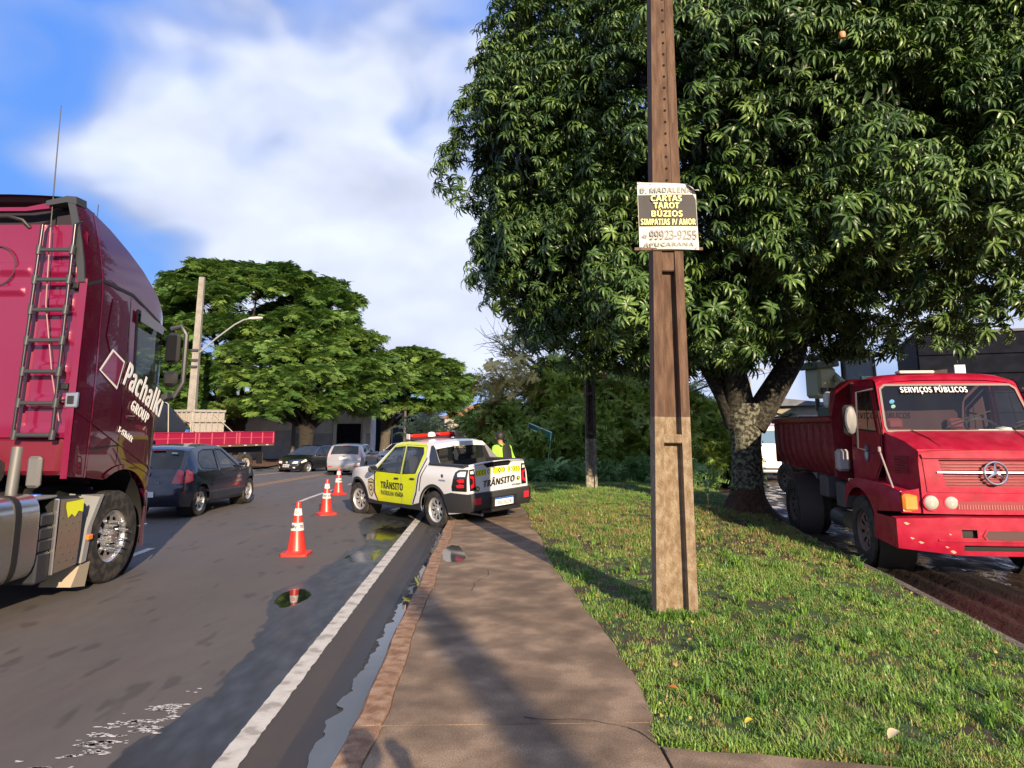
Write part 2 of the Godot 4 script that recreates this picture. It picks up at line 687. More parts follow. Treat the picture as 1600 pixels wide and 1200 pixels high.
func build_ground() -> void:
	var asphalt := rough_mat("asphalt", [[0.3, lin(0.108, 0.100, 0.096)], [0.6, lin(0.138, 0.128, 0.122)]], 6.0, 0.8, 0.85, 0.3)
	var earth := rough_mat("earth", [[0.3, lin(0.08, 0.05, 0.03)], [0.5, lin(0.06, 0.07, 0.025)], [0.7, lin(0.07, 0.10, 0.03)]], 7.0, 0.7, 0.95, 1.0)
	# the land, out to the horizon
	var land := MB.new()
	var zs := [40.0, 0.0, -18.0, -21.0, -24.0, -30.0, -40.0, -48.0, -60.0, -120.0, -700.0]
	for i in zs.size() - 1:
		var xs := [-500.0, -60.0, 0.0, 60.0, 500.0]
		for k in 4:
			land.qfacing(Vector3(xs[k], -0.5 + fall(zs[i]), zs[i]), Vector3(xs[k + 1], -0.5 + fall(zs[i]), zs[i]), Vector3(xs[k + 1], -0.5 + fall(zs[i + 1]), zs[i + 1]), Vector3(xs[k], -0.5 + fall(zs[i + 1]), zs[i + 1]), Vector3.UP)
	struct("ground", land, earth)
	# the wet near stretch of road, drawn from a computed map, and the dry rest of it
	var near := MB.new()
	var nz := 25
	for i in nz:
		var z0 := -2.0 - i
		var z1 := z0 - 1.0
		var a := Vector3(-10, ROAD + fall(z0), z0)
		var b := Vector3(-0.6, ROAD + fall(z0), z0)
		var c := Vector3(-0.6, ROAD + fall(z1), z1)
		var d := Vector3(-10, ROAD + fall(z1), z1)
		var v0 := float(i) / nz
		var v1 := float(i + 1) / nz
		near.facing(a, b, c, Vector3.UP, Vector2(0, v0), Vector2(1, v0), Vector2(1, v1))
		near.facing(a, c, d, Vector3.UP, Vector2(0, v0), Vector2(1, v1), Vector2(0, v1))
	struct("road_surface", near, road_material())
	var far := strip([[-10.0, -0.6, -27.0], [-10.0, -0.6, -60.0], [-10.0, 1.0, -90.0], [-10.0, 4.0, -200.0]], ROAD, 14)
	far.qfacing(Vector3(-10, ROAD, -2), Vector3(-0.6, ROAD, -2), Vector3(-0.6, ROAD, 40), Vector3(-10, ROAD, 40), Vector3.UP)
	for s in strip([[-14.5, -10.0, 40.0], [-14.5, -10.0, -18.0], [-14.5, -10.0, -60.0], [-14.5, -10.0, -200.0]], ROAD, 14).v:
		far.v.append(s); far.u.append(Vector2.ZERO); far.c.append(Color.WHITE)
	struct("road", far, asphalt)
	var white := rough_mat("road_paint_white", [[0.25, lin(0.44, 0.40, 0.35)], [0.4, lin(0.66, 0.62, 0.55)], [0.7, lin(0.76, 0.72, 0.65)]], 1.6, 0.12, 0.7, 0.15, true, 0.7)
	var yellow := rough_mat("road_paint_yellow", [[0.3, lin(0.50, 0.24, 0.08)], [0.6, lin(0.62, 0.33, 0.11)]], 1.3, 0.3, 0.7, 0.3)
	# painted lines: worn edges, a few millimetres above the road
	var edge := MB.new()
	var z := -2.2
	var pl := -1.52
	var pr := -1.385
	while z > -60.0:
		var st := 0.05 if z > -16.0 else 1.0
		var nl := -1.525 + rng.randf_range(-0.004, 0.004)
		var nr := -1.385 + rng.randf_range(-0.006, 0.006)
		var y0 := ROAD + 0.005
		edge.qfacing(Vector3(pl, y0 + fall(z), z), Vector3(pr, y0 + fall(z), z), Vector3(nr, y0 + fall(z - st), z - st), Vector3(nl, y0 + fall(z - st), z - st), Vector3.UP)
		pl = nl
		pr = nr
		z -= st
	struct("edge_line_marking", edge, white)
	for d in [[-5.15, -9.2], [-4.72, -18.4], [-4.9, -25.5], [-5.0, -32.5]]:
		var l: float = 2.4 if d[1] > -15.0 else 4.4
		var mb := strip([[d[0] - 0.06, d[0] + 0.06, d[1]], [d[0] - 0.06 - 0.012 * l, d[0] + 0.06 - 0.012 * l, d[1] - l]], ROAD + 0.005, 6)
		struct("lane_dash_marking", mb, white)
	for o in [-0.15, 0.15]:
		struct("centre_line_marking", strip([[-7.95 + o, -7.83 + o, 20.0], [-7.95 + o, -7.83 + o, -24.0], [-8.2 + o, -8.08 + o, -37.0], [-8.2 + o, -8.08 + o, -80.0]], ROAD + 0.005, 10), yellow)
	struct("far_edge_line_marking", strip([[-11.12, -11.0, 20.0], [-11.12, -11.0, -40.0], [-11.12, -11.0, -90.0]], ROAD + 0.005, 20), white)
	# flecks of an old worn marking near the camera
	var fl := MB.new()
	var fn := FastNoiseLite.new(); fn.seed = 23; fn.frequency = 2.6; fn.fractal_octaves = 3
	for i in 1700:
		var a := rng.randf()
		var p := Vector2(-2.52 + 0.42 * a + rng.randfn(0, 0.06), -4.2 - 1.0 * a + rng.randfn(0, 0.13))
		if fn.get_noise_2d(p.x * 0.8, p.y * 2.2) < 0.05:
			continue
		var s := rng.randf_range(0.004, 0.017)
		var pts := []
		for k in 5:
			var an := TAU * k / 5.0 + rng.randf()
			pts.append(Vector3(p.x + cos(an) * s * rng.randf_range(0.9, 2.6), ROAD + 0.0045, p.y + sin(an) * s * rng.randf_range(0.4, 0.8)))
		for k in [1, 2, 3]:
			fl.facing(pts[0], pts[k], pts[k + 1], Vector3.UP)
	struct("worn_marking", fl, mat("worn_paint", 0.62, 0.60, 0.57, 0.5)).set_meta("kind", "stuff")
	# kerb stones, pavement slabs with open joints
	var kerb_m := rough_mat("kerb_stone", [[0.25, lin(0.24, 0.125, 0.068)], [0.5, lin(0.37, 0.21, 0.12)], [0.75, lin(0.44, 0.29, 0.19)]], 1.1, 0.5, 0.9, 0.1, true, 0.72)
	var slab_m := rough_mat("pavement_concrete", [[0.22, lin(0.15, 0.102, 0.066)], [0.42, lin(0.20, 0.138, 0.090)], [0.6, lin(0.25, 0.172, 0.112)], [0.78, lin(0.34, 0.24, 0.16)]], 3.4, 0.6, 0.88, 0.2, true, 0.78)
	var kerb := Node3D.new()
	kerb.name = "kerb"
	add_child(kerb)
	kerb.set_meta("kind", "structure")
	var pave := Node3D.new()
	pave.name = "pavement"
	add_child(pave)
	pave.set_meta("kind", "structure")
	var joints := [8.0, 3.0, -1.2, -4.5, -9.42, -12.5, -16.6, -20.8, -25.0, -29.2, -33.4, -40.0, -60.0]
	for i in joints.size() - 1:
		var za: float = joints[i] - 0.004
		var zb: float = joints[i + 1] + 0.004
		var n := 26 if za > -14.0 else 6
		var ks := []
		var ss := []
		for k in n + 1:
			var zz := lerpf(za, zb, float(k) / n)
			var wob := (sin(zz * 2.1) * 0.012 + sin(zz * 5.3 + 1.0) * 0.008 + rng.randf_range(-0.006, 0.006)) if zz > -14.0 else 0.0
			var xo := -0.80 + wob * 0.6 + 0.0012 * minf(0.0, zz + 4.0) * -1.0
			var xi := -0.625 + wob
			var f := fall(zz)
			ks.append(PackedVector3Array([Vector3(xo - 0.015, -0.4 + f, zz), Vector3(xo - 0.008, -0.03 + f, zz), Vector3(xo + 0.018 + wob * 0.3, 0.0 + f, zz), Vector3(xi - 0.008, 0.004 + f, zz), Vector3(xi - 0.002, -0.004 + f, zz), Vector3(xi - 0.002, -0.4 + f, zz)]))
			ss.append(PackedVector3Array([Vector3(xi, -0.4 + f, zz), Vector3(xi, -0.005 + f, zz), Vector3(xi + 0.006, 0.0 + f, zz), Vector3(pave_x(zz) - 0.02, 0.0 + f, zz), Vector3(pave_x(zz), -0.01 + f, zz), Vector3(pave_x(zz), -0.4 + f, zz)]))
		part(kerb, "kerb_stone", MB.new().loft(ks), kerb_m)
		part(pave, "slab", MB.new().loft(ss), slab_m)
	# the branch of pavement that crosses the verge near the camera
	var br := PackedVector2Array()
	for p in [[0.93, 3.0], [0.93, 4.19], [1.14, 4.12], [1.4, 4.09], [1.61, 4.03], [2.15, 3.9], [3.2, 3.6], [3.4, 3.0]]:
		br.append(Vector2(p[0], p[1]))
	part(pave, "slab", MB.new().prism(br, 0.4, Transform3D(Basis(Vector3(1, 0, 0), Vector3(0, 0, -1), Vector3(0, 1, 0)), Vector3(0, -0.402, 0))), slab_m)
	# the gutter channel with its standing water
	var gut := MB.new()
	var gw := rough_mat("gutter_concrete", [[0.3, lin(0.025, 0.02, 0.018)], [0.7, lin(0.05, 0.042, 0.036)]], 0.9, 0.2, 0.6, 0.6)
	for s in strip([[-1.0, -0.79, -2.0], [-1.0, -0.79, -18.0]], ROAD + 0.004, 20).v:
		gut.v.append(s); gut.u.append(Vector2.ZERO); gut.c.append(Color.WHITE)
	struct("gutter_floor", gut, gw)
	var water := mat("gutter_water", 0.012, 0.012, 0.012, 0.02)
	water.metallic_specular = 0.9
	water.heightmap_enabled = true
	water.heightmap_scale = 0.05
	water.heightmap_texture = noise_tex(41, 0.012, 3, [[0.0, gray(0)], [1.0, gray(1)]], 256)
	water.uv1_triplanar = true
	water.uv1_world_triplanar = true
	water.uv1_scale = Vector3.ONE / 1.5
	var wn := FastNoiseLite.new(); wn.seed = 4; wn.frequency = 3.2; wn.fractal_octaves = 3
	var wp := []
	z = -2.2
	while z > -10.3:
		var t := smoothstep(-2.0, -10.3, z)
		var l := lerpf(-1.045, -0.92, t) + wn.get_noise_1d(z * 0.9) * 0.07 + wn.get_noise_1d(z * 3.1) * 0.025
		wp.append([minf(l, -0.83), -0.79, z])
		z -= 0.04
	struct("gutter_water", strip(wp, ROAD + 0.009), water)
	# hairline cracks across the asphalt and the nearest slab
	for cr in [[0.2, -4.6, 2.2, 14, 0.0], [-0.2, -7.9, 0.3, 16, 0.0]]:
		var cm := MB.new()
		var cp := Vector3(cr[0], cr[4] + 0.0042, cr[1])
		var ca: float = cr[2]
		for i in cr[3]:
			ca += rng.randf_range(-0.45, 0.45)
			ca = lerpf(ca, cr[2], 0.2)
			var cq := cp + Vector3(sin(ca) * 0.07, 0, -cos(ca) * 0.07)
			var cw := Vector3(cos(ca), 0, sin(ca)) * rng.randf_range(0.002, 0.005)
			cm.qfacing(cp - cw, cp + cw, cq + cw, cq - cw, Vector3.UP)
			cp = cq
		struct("road_crack" if cr[4] < -0.1 else "pavement_crack", cm, mat("crack_dark", 0.02, 0.017, 0.015, 0.9))
	wp = []
	z = -11.0
	while z > -13.2:
		wp.append([-0.9 + wn.get_noise_1d(z * 6.0) * 0.06, -0.79, z])
		z -= 0.05
	struct("gutter_water", strip(wp, ROAD + 0.009), water)
	# a shallow puddle lying on the pavement
	var pud := MB.new()
	var pp := [[-0.66, -10.3], [-0.62, -10.62], [-0.56, -10.82], [-0.45, -10.72], [-0.36, -10.2], [-0.31, -9.85], [-0.35, -9.62], [-0.44, -9.52], [-0.56, -9.5], [-0.62, -9.7]]
	for i in pp.size():
		var a: Array = pp[i]
		var b: Array = pp[(i + 1) % pp.size()]
		pud.facing(Vector3(a[0], 0.004, a[1]), Vector3(b[0], 0.004, b[1]), Vector3(-0.48, 0.004, -10.1), Vector3.UP)
	var pmw := mat("pavement_water", 0.05, 0.045, 0.04, 0.06)
	pmw.metallic_specular = 1.0
	struct("puddle_water", pud, pmw)
	# verge: one sheet from the pavement to the far kerb, bare earth between the tufts
	var vm := rough_mat("verge_soil", [[0.28, lin(0.075, 0.042, 0.024)], [0.45, lin(0.10, 0.065, 0.035)], [0.52, lin(0.05, 0.085, 0.022)], [0.75, lin(0.05, 0.11, 0.025)]], 2.6, 0.3, 0.95, 1.5, true, 0.5)
	var ver := MB.new()
	var rows := []
	z = -3.0
	while z > -58.0:
		var r := PackedVector3Array()
		var x0 := pave_x(z) - 0.03
		var x1 := kerb_x(z)
		for k in 13:
			var x := lerpf(x0, x1, k / 12.0)
			var y := verge_y(x, z)
			if z > -4.35:
				y = minf(y, -0.03)
			r.append(Vector3(x, y, z))
		rows.append(r)
		z -= 0.4 if z > -20.0 else 2.0
	for i in rows.size() - 1:
		for k in 12:
			ver.qfacing(rows[i][k], rows[i][k + 1], rows[i + 1][k + 1], rows[i + 1][k], Vector3.UP)
	struct("verge_ground", ver, vm)
	var rk := []
	for e in KX:
		var n := Vector3(0.11, 0, 0)
		var f := fall(e[0])
		rk.append(PackedVector3Array([Vector3(e[1], -0.5 + f, e[0]), Vector3(e[1], -0.155 + f, e[0]), Vector3(e[1] + 0.015, -0.145 + f, e[0]), Vector3(e[1] + 0.1, -0.15 + f, e[0]), Vector3(e[1] + 0.12, -0.17 + f, e[0]), Vector3(e[1] + 0.13, -0.5 + f, e[0])]))
	struct("far_kerb", MB.new().loft(rk), rough_mat("far_kerb_stone", [[0.3, lin(0.12, 0.10, 0.08)], [0.7, lin(0.22, 0.19, 0.15)]], 0.8, 0.2, 0.9, 0.6))
	# the side road on the other side of the verge: wet brown mud over asphalt
	var mud := mat("muddy_asphalt", 1, 1, 1, 1.0)
	mud.albedo_texture = noise_tex(15, 0.010, 5, [[0.3, lin(0.018, 0.011, 0.009)], [0.5, lin(0.034, 0.021, 0.016)], [0.7, lin(0.062, 0.044, 0.036)]], 512)
	mud.roughness_texture = noise_tex(16, 0.014, 4, [[0.35, gray(0.12)], [0.5, gray(0.5)], [0.7, gray(0.8)]], 512)
	mud.uv1_triplanar = true
	mud.uv1_world_triplanar = true
	mud.uv1_scale = Vector3(0.25, 0.25, 0.12)
	mud.heightmap_enabled = true
	mud.heightmap_scale = 3.0
	mud.heightmap_texture = noise_tex(19, 0.03, 5, [[0.0, gray(0)], [1.0, gray(1)]], 512)
	var sr := []
	for e in KX:
		sr.append([e[1] + 0.1, e[1] + 9.5, e[0]])
	sr.append([22.0, 33.0, -120.0])
	struct("side_road", strip(sr, RROAD, 8), mud)
	# churned mud ridges beside the kerb, in front of the dump truck
	var ridge := MB.new()
	var rn := FastNoiseLite.new(); rn.seed = 8; rn.frequency = 4.5; rn.fractal_octaves = 3
	var gx := []
	for i in 130:
		var zz := -3.5 - i * 0.055
		var row := PackedVector3Array()
		for k in 34:
			var s := k / 33.0
			var x := kerb_x(zz) + 0.14 + s * 1.5
			var env2 := sin(s * PI)
			var y := RROAD + 0.006 + env2 * (0.02 + 0.05 * absf(rn.get_noise_2d(x * 1.6, zz * 0.7)) + 0.03 * sin(s * 24.0))
			row.append(Vector3(x, maxf(y, RROAD - 0.02), zz))
		gx.append(row)
	for i in gx.size() - 1:
		for k in 33:
			ridge.qfacing(gx[i][k], gx[i][k + 1], gx[i + 1][k + 1], gx[i + 1][k], Vector3.UP)
	var wetmud := mat("wet_mud", 0.020, 0.014, 0.0115, 0.45)
	wetmud.metallic_specular = 0.35
	wetmud.heightmap_enabled = true
	wetmud.heightmap_scale = 1.5
	wetmud.heightmap_texture = noise_tex(19, 0.03, 5, [[0.0, gray(0)], [1.0, gray(1)]], 512)
	wetmud.uv1_triplanar = true
	wetmud.uv1_world_triplanar = true
	wetmud.uv1_scale = Vector3.ONE * 1.5
	struct("mud_ridges", ridge, wetmud, self, 60.0).set_meta("kind", "stuff")
	# pavement on the far side of the main road
	struct("far_pavement", MB.new().loft([PackedVector3Array([Vector3(-14.4, -0.4, 40), Vector3(-14.4, 0, 40), Vector3(-19, 0.02, 40), Vector3(-19, -0.4, 40)]), PackedVector3Array([Vector3(-14.4, -0.4, -18), Vector3(-14.4, 0, -18), Vector3(-19, 0.02, -18), Vector3(-19, -0.4, -18)])], true, true), slab_m)
	struct("far_bank", strip([[-26.0, -14.5, -18.0], [-26.0, -14.5, -40.0], [-40.0, -14.5, -52.0], [-40.0, -14.5, -90.0]], -0.06, 10), rough_mat("red_earth", [[0.3, lin(0.16, 0.075, 0.04)], [0.7, lin(0.22, 0.12, 0.07)]], 3.0, 0.5))

func pave_x(z: float) -> float:
	var t := [[8.0, 0.9], [-4.3, 0.92], [-5.2, 1.02], [-6.5, 0.95], [-8.6, 0.83], [-9.4, 0.77], [-12.5, 0.76], [-16.0, 0.67], [-60.0, 0.67]]
	for i in t.size() - 1:
		if z <= t[i][0] and z >= t[i + 1][0]:
			var w := (sin(z * 3.7) * 0.012 + sin(z * 9.1) * 0.008) if z > -18.0 else 0.0
			return lerpf(t[i][1], t[i + 1][1], (z - t[i][0]) / (t[i + 1][0] - t[i][0])) + w
	return 0.9

# ---------------------------------------------------------------- grass, weeds, fallen leaves
func blade_tuft(n: int, hgt: float, spread: float, sd: int, wide := 0.004) -> ArrayMesh:
	var r := RandomNumberGenerator.new()
	r.seed = sd
	var mb := MB.new()
	for i in n:
		var an := r.randf() * TAU
		var out := Vector3(cos(an), 0, sin(an))
		var side := Vector3(-out.z, 0, out.x)
		var h := hgt * r.randf_range(0.5, 1.1)
		var lean := r.randf_range(0.25, 1.0) * h
		var p0 := Vector3(r.randf_range(-1, 1), 0, r.randf_range(-1, 1)) * spread
		var p1 := p0 + out * lean * 0.3 + Vector3.UP * h * 0.6
		var p2 := p0 + out * lean + Vector3.UP * h * r.randf_range(0.7, 1.0)
		var w := wide * r.randf_range(0.7, 1.3)
		mb.quad(p0 - side * w, p0 + side * w, p1 + side * w * 0.8, p1 - side * w * 0.8)
		mb.tri(p1 - side * w * 0.8, p1 + side * w * 0.8, p2)
	return mb.mesh(0.0)

func build_grass() -> void:
	var gm := mat("grass_blade", 1, 1, 1, 0.5)
	gm.vertex_color_use_as_albedo = true
	gm.backlight_enabled = true
	gm.backlight = Color(0.4, 0.4, 0.4)
	var pn := FastNoiseLite.new(); pn.seed = 12; pn.frequency = 0.55; pn.fractal_octaves = 4
	var cn := FastNoiseLite.new(); cn.seed = 13; cn.frequency = 0.8; cn.fractal_octaves = 2
	var meshes := [blade_tuft(10, 0.042, 0.03, 1, 0.0032), blade_tuft(9, 0.058, 0.035, 2, 0.0036), blade_tuft(12, 0.032, 0.04, 3, 0.003)]
	var xf := [[], [], []]
	var co := [[], [], []]
	var n := 0
	while n < 110000:
		var z := -4.0 - 20.0 * pow(rng.randf(), 1.9)
		var x := lerpf(0.6, 8.0, rng.randf())
		var lo := pave_x(z) - 0.005
		if z > -4.3:
			lo = 0.95
			if z > -4.19 + maxf(0.0, (x - 0.95) * 0.2) - 0.02:
				n += 1
				continue
		if x < lo or x > kerb_x(z) + 0.02:
			n += 1
			continue
		n += 1
		if Vector2(x - 1.69, z + 6.98).length() < 0.17 or Vector2(x - 5.3, z + 15.1).length() < 0.55:
			continue
		var d := pn.get_noise_2d(x, z) + 0.55 * pn.get_noise_2d(x * 4.0 + 9.0, z * 4.0)
		var worn := smoothstep(-8.5, -11.0, z) * smoothstep(-17.5, -14.0, z) * 0.25
		if d < -0.30 + worn + rng.randf() * 0.22 and rng.randf() < 0.85:
			continue
		var k := rng.randi() % 3
		var sc := rng.randf_range(0.7, 1.35) * (1.0 if z > -10 else 1.3) * (0.75 + 0.5 * smoothstep(-0.2, 0.4, d))
		var b := Basis(Vector3.UP, rng.randf() * TAU) * Basis(Vector3.RIGHT, rng.randf_range(-0.25, 0.25))
		xf[k].append(Transform3D(b.scaled(Vector3.ONE * sc), Vector3(x, verge_y(x, z) - 0.004, z)))
		var t := clampf(0.5 + cn.get_noise_2d(x, z) * 0.9 + rng.randf_range(-0.3, 0.3), 0.0, 1.0)
		var cc := Color(0.065, 0.155, 0.024).lerp(Color(0.175, 0.285, 0.048), t)
		if rng.randf() < 0.17 + worn * 1.6:
			cc = Color(0.22, 0.18, 0.07)
		co[k].append(cc)
	for k in 3:
		many(self, "grass", meshes[k], gm, xf[k], co[k])
	# coarse tufts of broad-bladed grass
	var big := [blade_tuft(22, 0.17, 0.035, 5, 0.0065), blade_tuft(18, 0.14, 0.05, 6, 0.007)]
	var bx := [[], []]
	var bc := [[], []]
	for i in 120:
		var z := -4.3 - 9.0 * pow(rng.randf(), 1.5)
		var x := rng.randf_range(pave_x(z) + 0.15, kerb_x(z) - 0.1)
		if Vector2(x - 1.69, z + 6.98).length() < 0.2:
			continue
		if z > -4.5 and x < 1.4:
			continue
		var k := rng.randi() % 2
		bx[k].append(Transform3D(Basis(Vector3.UP, rng.randf() * TAU).scaled(Vector3.ONE * rng.randf_range(0.6, 1.25)), Vector3(x, verge_y(x, z) - 0.005, z)))
		bc[k].append(Color(0.07, 0.17, 0.025).lerp(Color(0.15, 0.27, 0.04), rng.randf()))
	for i in 26:
		bx[0].append(Transform3D(Basis(Vector3.UP, rng.randf() * TAU).scaled(Vector3.ONE * rng.randf_range(0.5, 0.9)), Vector3(1.47 + i * 0.018, -0.015, -6.76 + rng.randf_range(0.0, 0.12))))
		bc[0].append(Color(0.08, 0.19, 0.03).lerp(Color(0.13, 0.25, 0.04), rng.randf()))
	for k in 2:
		many(self, "grass", big[k], gm, bx[k], bc[k])
	for c in get_children():
		if str(c.name).begins_with("grass"):
			c.set_meta("label", "mown grass of the verge between the pavement and the side road")
	# fallen leaves that can be told apart
	var leaf := MB.new()
	var lp := []
	for i in 9:
		var t := i / 8.0
		lp.append([t, 0.3 * sin(PI * pow(t, 0.8)) + 0.004, 0.25 * sin(t * 2.6)])
	for i in 8:
		for s in [-1, 1]:
			leaf.qfacing(Vector3(lp[i][0], lp[i][2], 0), Vector3(lp[i + 1][0], lp[i + 1][2], 0), Vector3(lp[i + 1][0], lp[i + 1][2] + lp[i + 1][1] * 0.35, lp[i + 1][1] * s), Vector3(lp[i][0], lp[i][2] + lp[i][1] * 0.35, lp[i][1] * s), Vector3.UP)
	var lm := leaf.mesh()
	var spots := [["orange fallen leaf alone on the grass nearest the pavement branch", "o", 1.13, -4.95, 0.12], ["bright yellow fallen leaf on grass to the right of the concrete pole", "y", 2.46, -8.9, 0.13], ["small yellow fallen leaf upright in grass near the paved branch", "y", 1.46, -4.42, 0.09], ["yellow fallen leaf beside the pavement edge halfway to the pickup", "y", 0.98, -10.1, 0.11], ["pale yellow fallen leaf just left of the concrete pole", "y", 1.55, -10.4, 0.1], ["whitish dry leaf on worn grass left of the concrete pole", "w", 1.3, -11.3, 0.1], ["yellow fallen leaf on the grass in front of the mango trunk", "y", 3.4, -11.9, 0.13], ["dry brown leaf on the grass below the dump truck's front wheel", "b", 3.62, -8.1, 0.12], ["tan fallen leaf lying on the muddy side road before the dump truck", "b", 6.75, -9.0, 0.16], ["brown curled leaf at the foot of the mango trunk", "b", 4.6, -14.2, 0.12], ["straw coloured dry leaf at the grass edge of the paved branch", "w", 2.2, -4.25, 0.14]]
	for s in spots:
		var c: Array = {"o": [0.55, 0.14, 0.03], "y": [0.62, 0.48, 0.04], "w": [0.55, 0.45, 0.28], "b": [0.30, 0.17, 0.07]}[s[1]]
		var y := verge_y(s[2], s[3]) + 0.035 if s[2] < kerb_x(s[3]) else RROAD + 0.02
		var o := part(self, "fallen_leaf", lm, mat("dry_leaf_" + s[1], c[0], c[1], c[2], 0.6), Transform3D(Basis(Vector3.UP, rng.randf() * 3.0 - 1.5).scaled(Vector3.ONE * s[4] * 0.75), Vector3(s[2], y, s[3])))
		tag(o, s[0], "leaf", "fallen leaves on the verge")
	# small litter of leaf bits, too many to count
	var bitx := []
	var bitc := []
	for i in 900:
		var z := -4.4 - 12.0 * rng.randf()
		var x := rng.randf_range(pave_x(z), kerb_x(z))
		bitx.append(Transform3D(Basis.from_euler(Vector3(rng.randf_range(-0.4, 0.4), rng.randf() * TAU, rng.randf_range(-0.4, 0.4))).scaled(Vector3.ONE * rng.randf_range(0.015, 0.045)), Vector3(x, verge_y(x, z) + 0.02, z)))
		bitc.append(Color(0.30, 0.19, 0.07).lerp(Color(0.45, 0.36, 0.09), rng.randf()))
	many(self, "leaf_litter", lm, gm, bitx, bitc)
	# two young plants before the mango trunk
	var wm := mat("weed_leaf", 0.24, 0.36, 0.09, 0.5)
	wm.backlight_enabled = true
	wm.backlight = Color(0.4, 0.4, 0.4)
	for w in [[4.55, -15.35, 0.62, "young leafy weed standing alone between the concrete pole and the mango trunk"], [5.03, -15.0, 0.55, "thin leaning weed growing right against the mango trunk"]]:
		var t := thing("young_weed", w[3], "plant", Vector3(w[0], verge_y(w[0], w[1]) - 0.01, w[1]), 0.3, "young weeds by the mango trunk")
		part(t, "stem", MB.new().tube([Vector3.ZERO, Vector3(-0.02, w[2] * 0.5, 0), Vector3(-0.05, w[2] * 0.95, 0)], [0.012, 0.009, 0.004], 6), mat("weed_stem", 0.25, 0.22, 0.10, 0.8))
		for k in 13:
			var h: float = w[2] * (0.42 + 0.045 * k)
			var a := k * 2.4
			part(t, "leaf", lm, wm, Transform3D(Basis(Vector3.UP, a) * Basis(Vector3.FORWARD, -0.3 + 0.06 * k).scaled(Vector3(0.15, 0.15, 0.16)), Vector3(-0.03, h, 0)))

# ---------------------------------------------------------------- buildings
func house(called: String, label: String, cat: String, c: Vector3, size: Vector3, turn: float, wall: Material, roof: Material, rise: float, wins: Array, group := "") -> Node3D:
	var t := thing(called, label, cat, c, turn, group)
	part(t, "wall", MB.new().box(Vector3(0, size.y * 0.5, 0), size, 0.01), wall)
	var rp := P2([-size.x / 2 - 0.4, 0, size.x / 2 + 0.4, 0, size.x / 2 + 0.4, 0.12, 0, rise + 0.12, -size.x / 2 - 0.4, 0.12])
	part(t, "roof", MB.new().prism(rp, size.z + 0.8, Transform3D(Basis(), Vector3(0, size.y, -size.z / 2 - 0.4))), roof)
	for w in wins:   # x, y, width, height on the front (+z) face
		var f := part(t, "window", MB.new().box(Vector3(w[0], w[1], size.z / 2 + 0.02), Vector3(w[2] + 0.16, w[3] + 0.16, 0.08), 0.01), mat("window_frame", 0.5, 0.5, 0.5, 0.5))
		part(f, "pane", MB.new().box(Vector3(w[0], w[1], size.z / 2 + 0.065), Vector3(w[2], w[3], 0.03), 0.0), mat("dark_pane", 0.02, 0.025, 0.03, 0.08))
	return t

